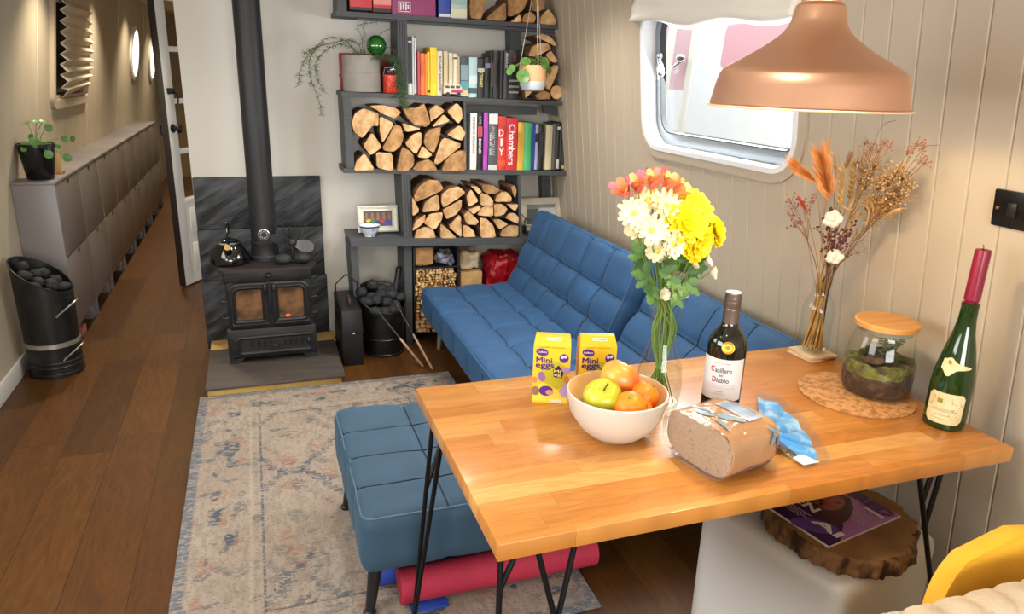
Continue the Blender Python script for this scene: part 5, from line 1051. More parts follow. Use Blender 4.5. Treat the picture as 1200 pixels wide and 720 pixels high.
# ------------------------------------------------------------------ egg boxes
def eggbox(c, ang, label):
    """c = base centre; the box front faces local -y"""
    W, D, Hh, K = .096, .066, .160, .022
    t = thing('egg_box', label, 'box', c, None); M = Matrix.Translation(c) @ Matrix.Rotation(ang, 4, 'Z')
    YEL = pm('yellow carton', '#f0c02a', .35); b = B()
    vs = [M @ Vector(p) for p in ((-W/2, -D/2, 0), (W/2, -D/2, 0), (W/2, D/2, 0), (-W/2, D/2, 0), (-W/2, -D/2, Hh), (W/2, -D/2, Hh), (W/2, D/2, Hh), (-W/2, D/2, Hh), (-W/2+.004, -.010, Hh+K), (W/2-.004, -.010, Hh+K), (W/2-.004, .010, Hh+K), (-W/2+.004, .010, Hh+K))]
    b.add(vs, [(0, 3, 2, 1), (0, 1, 5, 4), (1, 2, 6, 5), (2, 3, 7, 6), (3, 0, 4, 7), (4, 5, 9, 8), (6, 7, 11, 10), (5, 6, 10, 9), (7, 4, 8, 11), (8, 9, 10, 11)], 0, False); b.build('carton', YEL, t)
    ux, uy = M.to_3x3() @ Vector((1, 0, 0)), Vector((0, 0, 1)); o = M @ Vector((0, -D/2, 0))
    def art(nm, col, pts, lift): bb = B(); pts = [(x*1.157, y*1.2) for x, y in pts]; put_poly(bb, pts, o, ux, uy, lift=lift); return bb.build(nm, C(col, .35), t)
    def word(s, x, z, w, h, col, lift, bold=.03, up=uy, oo=None, nm='lettering'): bb = B(); put_text(bb, s, (oo or o)+ux*x*1.157+up*z*(1 if oo else 1.2), ux, up, w=w*1.157, h=h, bold=bold, lift=lift); return bb.build(nm, C(col, .35), t)
    art('egg_picture', '#b9b02c', oval(.006, .066, .030, .034), .0005); art('swirl', '#ead048', [(-.04, .034), (-.018, .05), (.0, .040), (.02, .03), (.0405, .018), (.0405, .004), (-.0405, .004)], .0008)
    art('purple_disc', '#5a2b86', oval(-.010, .029, .016, .012), .0012); art('small_egg', '#c98d70', oval(-.002, .026, .009, .006), .0016); art('small_egg', '#8d6a9e', oval(-.021, .062, .008, .012, rot=.3), .0012); art('small_egg', '#8a6d55', oval(-.034, .028, .009, .011), .0012)
    art('small_egg', '#a98bc0', oval(.033, .080, .009, .008), .0012); art('small_egg', '#b39ac6', [(.018, .03), (.034, .052), (.0405, .05), (.0405, .014), (.026, .018)], .0012); art('small_egg', '#c97b4a', oval(.035, .058, .006, .008), .0016); art('small_egg', '#c07f70', oval(-.036, .054, .005, .007), .0012)
    art('brand_oval', '#4b2380', oval(-.022, .119, .014, .0085, rot=-.15), .0008); word('Cadbury', -.022, .119, .021, .007, '#efe6f5', .0012, .01)
    art('badge', '#4b2380', oval(.027, .107, .0105, .0105), .0008); art('badge_mark', '#d9cbe6', oval(.023, .110, .0035, .004), .0012); art('badge_mark', '#d9cbe6', oval(.030, .111, .0035, .0035), .0012)
    word('Mini', -.017, .101, .036, .016, '#3d1c70', .0012, .02); word('eggs', -.015, .0855, .042, .017, '#3d1c70', .0012, .02)
    art('torn_patch', '#211a26', [(.004, .079), (.016, .091), (.028, .073), (.024, .061), (.006, .063)], .0014)
    word('Mi', .0135, .077, .015, .008, '#e9d9a0', .0019, .015); word('eg', .0145, .067, .016, .009, '#e9d9a0', .0019, .015)
    word('HAPPY EASTER', 0, .1305, .056, .0035, '#a07a12', .0008, .01); bb = B(); put_poly(bb, rrect(.032, .009, .002, 3), o+ux*.016+uy*.008, ux, uy, lift=.0012); bb.build('info_panel', C('#d8d4b8', .4), t)
    up2 = (M.to_3x3() @ Vector((0, D/2-.010, K))).normalized(); oo = M @ Vector((0, -D/2, Hh))
    bb = B(); put_poly(bb, rrect(.040, .009, .003, 3), oo+up2*.021+ux*.004, ux, up2, lift=.0006); bb.build('name_tag', C('#e9e2cc', .4), t); word('Milk Chocolate', .004, .021, .028, .004, '#5d4a2a', .0012, .01, up2, oo)
    return t
eggbox(Vector((.700, 1.632, TZ)), math.radians(-24), 'yellow chocolate egg carton, the left one, fully visible behind the fruit bowl')
eggbox(Vector((.812, 1.600, TZ)), math.radians(-18), 'yellow chocolate egg carton, the right one, partly hidden by the fruit bowl')

# ------------------------------------------------------------------ fruit bowl
fb = Vector((.775, 1.402, TZ))
t = thing('fruit_bowl', 'white fruit bowl with a cream inside holding apples and oranges', 'bowl', fb)
B().lathe([(.001, 0), (.055, 0), (.064, .004), (.086, .024), (.110, .060), (.119, .098), (.121, .113), (.1195, .1155), (.1175, .1155)], fb, 56).build('bowl_outside', pm('matt white ceramic', '#cbc6bc', .3), t)
B().lathe([(.1175, .1155), (.115, .110), (.104, .06), (.08, .026), (.05, .012), (.001, .010)], fb, 56).build('bowl_inside', pm('pale wooden cream glaze', '#dcb983', .4), t)
def fruit(name, c, r, col, col2, label, cat, apple=False, tilt=(0, 0), rough=.35, bmp=None):
    t = thing(name, label, cat, (c[0], c[1], c[2]-r)); c = Vector(c); M = (Matrix.Rotation(tilt[0], 3, 'X') @ Matrix.Rotation(tilt[1], 3, 'Y'))
    prof = []
    for i in range(25):
        a = -PI/2+PI*i/24; rr = math.cos(a); z = math.sin(a)
        if apple: z = z*.92-.32*math.exp(-(rr/.28)**2)*(1 if z > 0 else -.45); rr = rr*(1+.05*math.sin(a))
        else: z = z*.88-.05*math.exp(-(rr/.2)**2)*(1 if z > 0 else -1)
        prof.append((max(rr, .001)*r, z*r))
    M4 = Matrix.Translation(c) @ M.to_4x4(); b = B().lathe(prof, n=36, M=M4, wob=(lambda a, z: 1+.018*math.cos(5*a)) if apple else None)
    m = pm(name+' skin '+col, col, rough, noise=(9 if apple else 40, col2, (1, 1, .5) if apple else None, .40, .62), bump=bmp, Subsurface_Weight=.0)
    b.build('skin', m, t, sharp=0)
    if apple: B().tube([c+M @ Vector((0, 0, r*.58)), c+M @ Vector((.003, 0, r*.8)), c+M @ Vector((.009, .002, r*1.02))], [.0018, .0015, .0022], 6).build('stem', C('#4f3a22', .8), t)
    else: B().lathe([(.0005, .002), (.004, .0015), (.0045, 0)], n=10, M=Matrix.Translation(c+M @ Vector((0, 0, r*.84))) @ M.to_4x4()).build('stem_button', C('#6f7a35', .8), t)
    return t
fruit('apple', (.731, 1.392, TZ+.105), .046, '#b9bd35', '#a3ae2c', 'yellow-green apple at the left of the fruit bowl', 'apple', True, (.45, -.15))
fruit('apple', (.795, 1.432, TZ+.130), .048, '#e2aa45', '#c9622e', 'large orange-red apple heaped at the back of the fruit bowl', 'apple', True, (-.1, .5), .3)
fruit('clementine', (.775, 1.338, TZ+.102), .037, '#ef8a14', '#e67d0e', 'orange clementine at the front middle of the fruit bowl', 'clementine', False, (.4, -.3), .4, (90, .25))
fruit('clementine', (.835, 1.378, TZ+.104), .036, '#ec7f12', '#e6740c', 'orange clementine at the right edge of the fruit bowl', 'clementine', False, (.3, .6), .4, (90, .25))
fruit('clementine', (.806, 1.345, TZ+.086), .031, '#ea8016', '#e3750d', 'low orange clementine wedged between the two others in the bowl', 'clementine', False, (.8, .2), .4, (90, .25))

# ------------------------------------------------------------------ carafe with fresh flowers
vc = Vector((.963, 1.525, TZ))
GL = glass('clear glass', '#fdfefd'); WATER = pm('pale water', '#e4ead8', .0); WATER = bpy.data.materials.new('clear water'); WATER.use_nodes = True; nt = WATER.node_tree; nt.nodes.remove(nt.nodes['Principled BSDF']); _t = nt.nodes.new('ShaderNodeBsdfTransparent'); _t.inputs[0].default_value = lin('#f4f6f0'); nt.links.new(_t.outputs[0], nt.nodes['Material Output'].inputs[0])
t = thing('flower_carafe', 'clear glass carafe of water holding fresh flowers', 'vase', vc)
vp = [(.001, .003), (.045, .003), (.055, .006), (.060, .03), (.062, .06), (.058, .10), (.047, .14), (.037, .175), (.0345, .20), (.038, .24), (.047, .28), (.054, .304)]
B().lathe(vp+[(.0535, .306), (.0515, .305), (.045, .28), (.036, .24), (.0325, .2), (.035, .175), (.045, .14), (.056, .10), (.060, .06), (.058, .03), (.052, .008), (.001, .008)], vc, 56).lathe([(.045, .003), (.046, 0), (.052, 0), (.055, .006)], vc, 48).build('glass_body', GL, t)
B().lathe([(.0525, .3045), (.0545, .306), (.0525, .3075), (.0515, .306)], vc, 48).build('rim_highlight', pm('painted rim highlight', '#d9d2c0', .1, Alpha=1.0), t)  # opaque pale ring stands in for the highlight on the rim
B().lathe([(.001, .0085), (.0515, .0085), (.0575, .03), (.0592, .06), (.0555, .10), (.0551, .101), (.001, .101)], vc, 48).build('water', WATER, t)
STG = pm('flower stem green', '#6f9044', .6); LFG = pm('chrysanthemum leaf', '#4f7a3c', .55, noise=(25, '#3d6034', None, .35, .65))
def petal(b, o, d, n, ln, wd, cup, mi=0, tip=.6):
    """petal from o along d, facing n; tip: widest point"""
    d = Vector(d).normalized(); n = Vector(n); s = d.cross(n).normalized(); n = s.cross(d); vs = []
    R = 5
    for i in range(R+1):
        f = i/R; w = wd*(math.sin(PI*min(1, f**1.1*.80+.12)))**.6*.5+.0004; h = cup*(f*f)*ln
        p = Vector(o)+d*ln*f+n*h
        vs += [p-s*w+n*w*.25, p-n*.0004, p+s*w+n*w*.25]
    fs = []
    for i in range(R):
        a = i*3; fs += [(a, a+1, a+4, a+3), (a+1, a+2, a+5, a+4)]
    return b.add(vs, fs, mi)
def stemtube(b, p, q, mid, r=.0022): b.tube(bez(p, mid, q, 10), r, 6)
mouth = vc+Vector((0, 0, .30)); rf = random.Random(3)
def foot(i):
    a = i*2.4; return vc+Vector(((.016+.028*((i*7)%5)/4)*math.cos(a), (.016+.028*((i*7)%5)/4)*math.sin(a), .014))
def stempath(t, head, i, r=.0024):
    f = foot(i); a = i*2.4+PI; nk = vc+Vector((.030*math.cos(a)*(.5+.5*((i*3)%4)/3), .030*math.sin(a)*(.5+.5*((i*3)%4)/3), .20)); mo = mouth+((head-mouth).xy.to_3d())*.28+Vector((0, 0, .0))
    B().tube(smooth([f, nk, mo, head], 6), r*.72, 6).build('stem', STG, t)
def bloom(name, label, x, y, Y, n, rings, colr, ccol, crad, i, cat='flower', group=None):
    c = atY(x, y, Y); n = Vector(n).normalized(); t = thing(name, label, cat, c, group); b = B(); u = n.orthogonal().normalized(); w = n.cross(u)
    for (cnt, ln, wd, up, cup, r0) in rings:
        for k in range(cnt):
            a = 2*PI*(k+rf.uniform(-.25, .25))/cnt+r0*40; d = (u*math.cos(a)+w*math.sin(a)); dd = (d*math.cos(up)+n*math.sin(up)).normalized()
            petal(b, c+d*r0, dd, n, ln*rf.uniform(.88, 1.08), wd, cup)
    b.build('petals', pm('petal '+colr, colr, .6, vary=.0, Subsurface_Weight=.0), t, sharp=0)
    B().ell(c+n*.002, (crad, crad, crad*.7), 14, 10, nz=.2, nf=9, M=n.to_track_quat('Z', 'Y').to_matrix()).build('flower_centre', C(ccol, .8), t)
    stempath(t, c-n*.004, i); return t
def mum(label, x, y, Y, n, R, i):
    rings = [(17, R*1.06, .023, -.05, .06, .004), (16, R*.96, .022, .2, .05, .004), (13, R*.8, .019, .5, .08, .003), (10, R*.6, .016, .85, .1, .003), (7, R*.42, .012, 1.2, .2, .002)]
    return bloom('chrysanthemum', label, x, y, Y, n, rings, '#fbe71f', '#e6c912', R*.2, i)
mum('big bright yellow chrysanthemum in the middle of the fresh bouquet', 803, 263, 1.46, (.0, -1, .5), .054, 1)
mum('bright yellow chrysanthemum at the top of the fresh bouquet', 812, 246, 1.49, (.2, -.8, .7), .056, 2)
mum('smaller yellow chrysanthemum at the right edge of the bouquet', 839, 272, 1.47, (.7, -.9, .25), .034, 3)
mum('yellow chrysanthemum low on the right of the bouquet, seen from its side', 818, 285, 1.45, (.2, -.9, -.1), .042, 4)
mum('yellow chrysanthemum partly behind the cream daisies of the bouquet', 791, 262, 1.48, (-.2, -1, .4), .040, 5)
DS = [('cream daisy at the far left of the fresh bouquet, facing left', 743, 250, 1.47, (-.5, -.8, .35), .032, '#f4ebc4'), ('cream daisy under the left pink lilies of the bouquet', 759, 235, 1.50, (-.3, -.7, .6), .028, '#f3e6b0'), ('tall cream daisy beside the topmost yellow bloom', 781, 241, 1.48, (0, -.9, .5), .034, '#f3e6b0'), ('cream daisy in front centre left of the bouquet', 763, 270, 1.44, (-.2, -1, .35), .032, '#f0e7c0'), ('cream daisy low in the middle over the green stems', 789, 286, 1.44, (.1, -1, .2), .028, '#f0e8c8'),
      ('small cream daisy low on the left of the bouquet', 770, 294, 1.46, (-.4, -.8, -.1), .022, '#e9e0b8'), ('pale cream daisy half hidden behind the left daisies', 743, 267, 1.50, (-.8, -.5, .1), .020, '#e6dcae'), ('cream daisy tucked between the tall one and the yellow blooms', 777, 258, 1.50, (-.1, -.9, .5), .026, '#efe5b2')]
for k, (lab, x, y, Y, n, R, cc) in enumerate(DS):
    bloom('daisy', lab, x, y, Y, n, [(13, R*1.12, .0135, .06, .14, .004), (9, R*.92, .012, .36, .08, .004)], cc, '#cfc25a', .007, 6+k)
for k, (lab, x, y, Y, n, R) in enumerate((('small white bud flower at the right of the leaves, upper one', 827, 307, 1.46, (.6, -.6, .5), .018), ('small white bud flower at the right of the leaves, lower one', 833, 320, 1.45, (.7, -.6, .1), .020), ('small white bud flower just above the carafe rim', 777, 345, 1.46, (0, -1, .3), .017), ('tiny pale bud beside the yellow bloom stems', 812, 311, 1.46, (.3, -.8, .6), .014))):
    bloom('daisy_bud', lab, x, y, Y, n, [(10, R, .010, .55, .1, .002), (8, R*.8, .009, .9, 0, .002)], '#f1ecd6', '#c9c67a', .004, 20+k)
def lily(label, x, y, Y, d, i, c1):
    c = atY(x, y, Y); d = Vector(d).normalized(); t = thing('alstroemeria', label, 'flower', c); b = B(); u = d.orthogonal().normalized(); w = d.cross(u)
    for ring, (ln, up, col) in enumerate(((.050, 1.22, 0), (.046, 1.32, 1))):
        for k in range(3):
            a = 2*PI*(k+.5*ring)/3; q = u*math.cos(a)+w*math.sin(a); petal(b, c+q*.003, (q*math.cos(up)+d*math.sin(up)), -q, ln, .026, -.22, ring)
    b.build('petals', [pm('lily '+c1, c1, .55), pm('lily orange', '#f49a62', .55)], t, sharp=0)
    s = B()
    for k in range(4): s.tube([c+d*.006, c+d*.036+u*.006*math.cos(k*1.6)+w*.006*math.sin(k*1.6)], .0007, 4)
    s.build('stamens', C('#d9a54a', .7), t); stempath(t, c-d*.002, i); return t
for k, (lab, x, y, Y, d, c1) in enumerate((('coral pink lily at the left tip of the bouquet', 736, 229, 1.49, (-.75, -.3, .6), '#f07f8a'), ('deep pink lily, second from the left tip', 748, 226, 1.49, (-.3, -.35, .9), '#ea6f80'), ('coral lily standing upright at the top of the bouquet', 763, 222, 1.50, (0, -.3, 1), '#f2837c'), ('orange coral lily right of the upright coral one', 778, 224, 1.51, (.3, -.4, .9), '#f4936e'), ('orange lily nearest the yellow bloom at the top', 788, 230, 1.50, (.6, -.5, .7), '#f6a55e'), ('pink lily hidden behind the top of the bouquet', 770, 218, 1.56, (.1, .3, 1), '#e8617a'))):
    lily(lab, x, y, Y, d, 30+k, c1)
def lobeleaf(b, base, tipd, n, ln, wd):
    d = Vector(tipd).normalized(); n = Vector(n); s = d.cross(n).normalized(); n = s.cross(d); base = Vector(base); ol = []
    for f, w in ((0, .06), (.18, .30), (.24, .22), (.40, .48), (.48, .30), (.64, .42), (.72, .24), (.88, .2), (1, .0)): ol.append((f, w))
    L_ = [base+d*ln*f-s*wd*w-n*(.18*ln*f*f+.25*wd*w) for f, w in ol]; R_ = [base+d*ln*f+s*wd*w-n*(.18*ln*f*f+.25*wd*w) for f, w in ol]; Mi = [base+d*ln*f-n*.18*ln*f*f for f, w in ol]; m = len(ol)
    b.add(L_+Mi+R_, [(i, i+1, m+i+1, m+i) for i in range(m-1)]+[(m+i, m+i+1, 2*m+i+1, 2*m+i) for i in range(m-1)], 0)
LV = [(760, 325, 1.46, (-1, -.3, .35), .055), (752, 300, 1.48, (-.6, -.2, .8), .05), (772, 318, 1.46, (.6, -.5, .3), .045), (803, 330, 1.46, (.5, -.5, -.5), .05), (806, 320, 1.48, (1, -.3, .3), .055), (790, 335, 1.44, (-.2, -.8, -.4), .045), (765, 335, 1.47, (-.4, -.6, -.7), .05), (795, 305, 1.50, (.4, -.4, .7), .045), (780, 310, 1.45, (-.2, -.7, .5), .045), (756, 312, 1.52, (-.7, .2, .5), .045), (815, 310, 1.5, (.8, 0, .6), .05), (783, 328, 1.45, (.3, -.8, -.2), .045), (772, 300, 1.52, (-.3, -.5, .8), .05), (798, 318, 1.53, (.3, .2, .8), .05), (790, 345, 1.46, (.3, -.6, -.6), .04), (768, 345, 1.47, (-.5, -.6, -.3), .04)]
for k, (x, y, Y, d, ln) in enumerate(LV):
    p = atY(x, y, Y); t2 = thing('leaf_sprig', 'green lobed leaf sprig among the fresh flower stems', 'leaf', p, 'leaf sprigs in the fresh bouquet'); b = B()
    for da in (-.9, 0, .9):
        dd = Matrix.Rotation(da, 3, 'Y') @ Vector(d); lobeleaf(b, p, dd, (0, -1, .25), ln*(1 if da == 0 else .75), ln*.6)
    b.build('leaf', LFG, t2, sharp=0); stempath(t2, p, 50+k, .0018)

# ------------------------------------------------------------------ wine bottle
wc = Vector((1.088, 1.425, TZ))
BG = pm('dark bottle glass', '#0c0d08', .08, Coat_Weight=.6)
t = thing('wine_bottle', 'dark red-wine bottle with a white label on the table', 'bottle', wc)
k_ = 1.27
wp = [(.001, .006), (.02, .004), (.034, 0), (.0375, .004), (.038, .02), (.0385, .195), (.036, .213), (.028, .230), (.019, .243), (.0155, .256), (.0148, .30)]
B().lathe([(r*k_, z*.985) for r, z in wp], wc, 48).build('glass_body', BG, t)
CAPM = pm('pewter capsule', '#7d736d', .35, .75)
B().lathe([(.0200, .248), (.0197, .285), (.0201, .288), (.0194, .290), (.0201, .292), (.0201, .328), (.0185, .330), (.001, .330)], wc, 32).lathe([(.0203, .303), (.0206, .305), (.0203, .307)], wc, 32).lathe([(.0203, .314), (.0206, .316), (.0203, .318)], wc, 32).build('capsule', CAPM, t)
B().lathe([(.001, .3305), (.0170, .3305)], wc, 24).build('cap_top', C('#c9b9a8', .5), t)
def cyl_patch(b, c, r, z0, z1, a0, a1, n=28, lift=.0005, cut=None):
    """label wrapped on a cylinder from angle a0 to a1"""
    vs = []
    for i in range(n+1):
        a = a0+(a1-a0)*i/n; q = 0
        if cut: q = cut*max(0, 1-min(i, n-i)/3)
        for z in (z0+q, z1-q): vs.append(Vector(c)+Vector(((r+lift)*math.cos(a), (r+lift)*math.sin(a), z)))
    return b.add(vs, [(2*i, 2*i+2, 2*i+3, 2*i+1) for i in range(n)], 0)
def cyl_text(b, txt, c, r, z, am, w=None, h=None, lift=.0009, **kw):
    vs, fs = letters(txt, w, h, **kw); return b.add([Vector(c)+Vector(((r+lift+q)*math.cos(am+x/r), (r+lift+q)*math.sin(am+x/r), z+y)) for x, y, q in vs], fs, 0, False)
fa = math.atan2(-wc.y, -wc.x)-.12; RB = .0385*k_
b = B(); cyl_patch(b, wc, RB, .058, .168, fa-1.25, fa+1.25); b.build('label', pm('white paper label', '#dddbdb', .5), t)
b = B(); cyl_patch(b, wc, RB, .024, .053, fa-1.25, fa+1.25, lift=.0004); b.build('foot_band', C('#15110f', .35), t)
INK = C('#4a4648', .6); REDI = C('#b0342c', .6); GOLD = pm('gold foil', '#d6a63a', .3, .85)
for s, z, w, h, m in (('SINCE 1883', .157, .042, .0042, C('#a9a5a2', .6)), ('asillero', .139, .041, .0135, INK), ('del', .1255, .011, .007, INK), ('iablo', .1125, .030, .013, INK), ('MERLOT', .082, .020, .003, REDI), ('RESERVA', .075, .03, .0025, C('#a9a5a2', .6))):
    off = {'asillero': .0055, 'iablo': .006}.get(s, 0)/RB; b = B(); cyl_text(b, s, wc, RB, z, fa+off, w, h, bold=.015); b.build('lettering', m, t)
for s, z, dx_ in (('C', .140, -.0222), ('D', .113, -.0155)): b = B(); cyl_text(b, s, wc, RB, z, fa+dx_/RB, .0105, .015, bold=.03); b.build('lettering', REDI, t)
b = B()
for z in (.098, .093, .089): cyl_patch(b, wc, RB, z, z+.0016, fa-.8, fa+.8, lift=.0008)
b.build('fine_print', C('#c4c1be', .6), t); b = B(); cyl_text(b, 'CONCHA Y TORO', wc, RB, .041, fa, .066, .0075, bold=.01); b.build('lettering', C('#9a8468', .5), t)
em_d = Vector((math.cos(fa+.18), math.sin(fa+.18), .25)).normalized(); em = wc+Vector((math.cos(fa+.18)*RB*.995, math.sin(fa+.18)*RB*.995, .200))
Mq = Matrix.Translation(em) @ em_d.to_track_quat('Z', 'Y').to_matrix().to_4x4()
B().lathe([(.0105, 0), (.0155, .001), (.0155, .0025), (.0135, .003)], n=28, M=Mq).lathe([(.001, .0015), (.0105, .0015)], n=24, M=Mq).build('gold_seal', GOLD, t)
ux = (Mq.to_3x3() @ Vector((1, 0, 0))); ux = Vector((-em_d.y, em_d.x, 0)).normalized(); uy = em_d.cross(ux)
b = B(); put_poly(b, [(0, -.007), (.0055, -.001), (.0065, .005), (.003, .003), (0, .006), (-.003, .003), (-.0065, .005), (-.0055, -.001)], em+em_d*.002, ux, uy); b.build('seal_emblem', C('#8a6a1a', .4), t)
# ------------------------------------------------------------------ bread in a printed bag
ba = math.radians(13); bc_ = Vector((.962, 1.222, TZ)); BMx = Matrix.Rotation(ba, 3, 'Z')
def bl2w(p): return bc_+BMx @ Vector(p)
t = thing('bread_loaf', 'cut brown bread loaf in a clear printed bag with a blue twisted end', 'bread', bc_)
def loafsec(s, q=0):
    """cross-section of the loaf, y across, z up"""
    out = []
    for k in range(36):
        a = 2*PI*k/36; c, d = math.cos(a), math.sin(a); e = .62
        y = .096*math.copysign(abs(c)**e, c)*s; z = .056+(.060 if d > 0 else .052)*math.copysign(abs(d)**.66, d)*s
        y *= 1+.10*(z-.056)/.056*(.6); out.append((y, max(z, .0045)))
    return out
CRUST = pm('brown crust', '#b5834f', .7, noise=(12, '#c08d58', None, .35, .7), bump=(30, .3)); CRUMB = pm('wholemeal crumb', '#b89c7c', .9, noise=(90, '#8f7350', None, .60, .72), bump=(110, .8))
b = B(); secs = []
for i, x in enumerate((-.088, -.086, -.06, -.03, 0, .03, .06, .078, .088)):
    s = 1 if x < .05 else (1-.9*((x-.05)/.05)**2*.55); secs.append([bl2w((x-.004*mnoise.noise(Vector((y*50, z*50, i))), y+.0015*math.sin(i*2+z*40), z)) for y, z in loafsec(s*(.985 if i == 0 else 1))])
for a, c in zip(secs, secs[1:]): ringmesh(b, a, c)
b.sm = [True]*len(b.sm); b.add(secs[-1], [tuple(range(36))], 0, False); b.build('crust', CRUST, t)
b = B(); f0 = [bl2w((-.0885, y, z)) for y, z in loafsec(.975)]; cc = bl2w((-.0915, 0, .056)); rings = [[Vector(p).lerp(cc, k/5) for p in f0] for k in range(6)]
for a, c in zip(rings, rings[1:]): ringmesh(b, a, c)
b.build('cut_face', CRUMB, t, sharp=0)
FILM = bpy.data.materials.new('clear bag film'); FILM.use_nodes = True; nt = FILM.node_tree; N = nt.nodes; L = nt.links; N.remove(N['Principled BSDF'])
tr = N.new('ShaderNodeBsdfTransparent'); gl = N.new('ShaderNodeBsdfGlossy'); gl.inputs['Roughness'].default_value = .16; df = N.new('ShaderNodeBsdfDiffuse'); df.inputs[0].default_value = (.8, .8, .85, 1)
lw = N.new('ShaderNodeLayerWeight'); lw.inputs[0].default_value = .25; m1_ = N.new('ShaderNodeMixShader'); m2_ = N.new('ShaderNodeMixShader'); m2_.inputs[0].default_value = .05
tcx = N.new('ShaderNodeTexCoord'); nz_ = N.new('ShaderNodeTexNoise'); nz_.inputs['Scale'].default_value = 34; nz_.inputs['Distortion'].default_value = 1.2; bp_ = N.new('ShaderNodeBump'); bp_.inputs['Strength'].default_value = .7; bp_.inputs['Distance'].default_value = .006
L.new(tcx.outputs['Object'], nz_.inputs[0]); L.new(nz_.outputs[0], bp_.inputs['Height']); L.new(bp_.outputs[0], gl.inputs['Normal']); L.new(bp_.outputs[0], lw.inputs['Normal'])
sc_ = N.new('ShaderNodeMath'); sc_.operation = 'MULTIPLY_ADD'; sc_.inputs[1].default_value = .5; sc_.inputs[2].default_value = .07; L.new(lw.outputs['Fresnel'], sc_.inputs[0])
L.new(sc_.outputs[0], m1_.inputs[0]); L.new(tr.outputs[0], m1_.inputs[1]); L.new(gl.outputs[0], m1_.inputs[2]); L.new(m1_.outputs[0], m2_.inputs[1]); L.new(df.outputs[0], m2_.inputs[2]); L.new(m2_.outputs[0], N['Material Output'].inputs[0])
def bagsec(x):
    s = 1.05 if x < .04 else max(.16, 1.05-((x-.04)/.085)**1.6*.80); lift = .0 if x < .04 else .0
    out = []
    for k, (y, z) in enumerate(loafsec(s)):
        w = .004*mnoise.noise(Vector((x*45, y*45, z*45+3))); out.append(bl2w((x+.3*w, y*(1+w*4), max(.0015, z-.0018+w*.6))))
    return out
xs = [-.100, -.097, -.08, -.06, -.04, -.02, 0, .02, .04, .055, .07, .085, .10, .112, .122]; secs = [bagsec(x) for x in xs]; b = B()
for a, c in zip(secs, secs[1:]): ringmesh(b, a, c)
b.sm = [True]*len(b.sm); cfr = [[Vector(p).lerp(bl2w((-.101, 0, .056)), k/4) for p in secs[0]] for k in range(5)]
for a, c in zip(cfr, cfr[1:]): ringmesh(b, a, c)
b.build('bag_film', FILM, t, sharp=0)
# printed shapes lying on the film
def onbag(x, a, lift=.0012):
    """point on the bag: x along the loaf, a = angle round its section (90 deg = top)"""
    s = bagsec(x); f = (a % 360)/10; i = int(f) % 36; p = s[i].lerp(s[(i+1) % 36], f-int(f)); c = bl2w((x, 0, .056)); return p+(p-c).normalized()*lift
def patch(b, x0, x1, a0, a1, n=6, lift=.0012): 
    vs = [onbag(x0+(x1-x0)*i/n, a0+(a1-a0)*j/n, lift) for i in range(n+1) for j in range(n+1)]
    b.add(vs, [(i*(n+1)+j, (i+1)*(n+1)+j, (i+1)*(n+1)+j+1, i*(n+1)+j+1) for i in range(n) for j in range(n)], 0); return b
b = patch(B(), .005, .060, 74, 108); b.build('label_sticker', pm('pale blue label', '#b9cbe2', .35, noise=(30, '#8fa4c4', None, .45, .6)), t)
b = patch(B(), .045, .072, 72, 82, lift=.0016); b.build('label_corner', C('#5a2638', .4), t)
b = B()
for r in range(7): patch(b, .010+.0062*r, .0130+.0062*r, 80, 103, 4, .0018)
b.build('label_print', C('#7a8eae', .5), t)
b = B()
for k, (x, a, rot) in enumerate(((-.055, 84, .5), (-.04, 76, 1.2), (-.028, 94, .2), (-.06, 102, 2.0), (-.015, 100, .8), (.045, 150, .4), (.066, 158, 1.0), (.05, 166, 1.8), (.075, 144, .1), (.085, 166, .6), (.06, 178, 1.3), (.078, 178, .2), (.04, 138, .9), (.09, 152, 1.4), (.03, 160, 2.2), (.058, 140, 2.6))):
    pts = []
    for j in range(12):
        q = 2*PI*j/12; rx, ry = .0125*math.cos(q), .0055*math.sin(q)*(1-.35*math.cos(q)); xx, yy = rx*math.cos(rot)-ry*math.sin(rot), rx*math.sin(rot)+ry*math.cos(rot); pts.append(onbag(x+xx, a+math.degrees(yy/.07), .0014))
    b.add(pts, [tuple(range(12))], 0, False)
b.build('printed_leaves', C('#6f8fa6', .5), t)
b = patch(B(), -.02, .085, 212, 226, 6); b.build('purple_hem', C('#5a4a7e', .4), t)
# the gathered tail of the bag, spread flat on the table like a fan
nk = bl2w((.118, 0, .04)); fan = [(atZ(*p, TZ+.006)-nk) for p in ((884, 455), (915, 464), (945, 490), (966, 520), (976, 543), (945, 548))]
def fanpt(u, v):
    f = u*(len(fan)-1); i = min(int(f), len(fan)-2); d = fan[i].lerp(fan[i+1], f-i); p = nk+d*v
    z = TZ+.004+(nk.z-TZ-.004)*(1-v)**2.2+.016*abs(math.sin(u*PI*5.5+.3+v*1.5))*math.sin(PI*min(1, v*1.02))**.6*(1-.55*v)+.004*math.sin(u*41+v*5)*(1-v); return Vector((p.x, p.y, max(TZ+.002, z)))
def fanmesh(u0, u1, v0, v1, nu=60, nv=14, lift=0):
    b = B(); b.add([fanpt(u0+(u1-u0)*i/nu, v0+(v1-v0)*j/nv)+Vector((0, 0, lift)) for i in range(nu+1) for j in range(nv+1)], [(i*(nv+1)+j, (i+1)*(nv+1)+j, (i+1)*(nv+1)+j+1, i*(nv+1)+j+1) for i in range(nu) for j in range(nv)], 0); return b
fanmesh(0, 1, 0, 1).build('bag_tail', FILM, t, sharp=0)
fanmesh(.02, .93, .12, .80, lift=.0012).build('blue_print', pm('sky blue print', '#4a97de', .3, noise=(26, '#9cc8f0', (1, 1, 1), .48, .66)), t, sharp=0)
fanmesh(.86, .99, .70, .93, 20, 8, lift=.0014).build('white_print', C('#dfe3ea', .35), t, sharp=0)

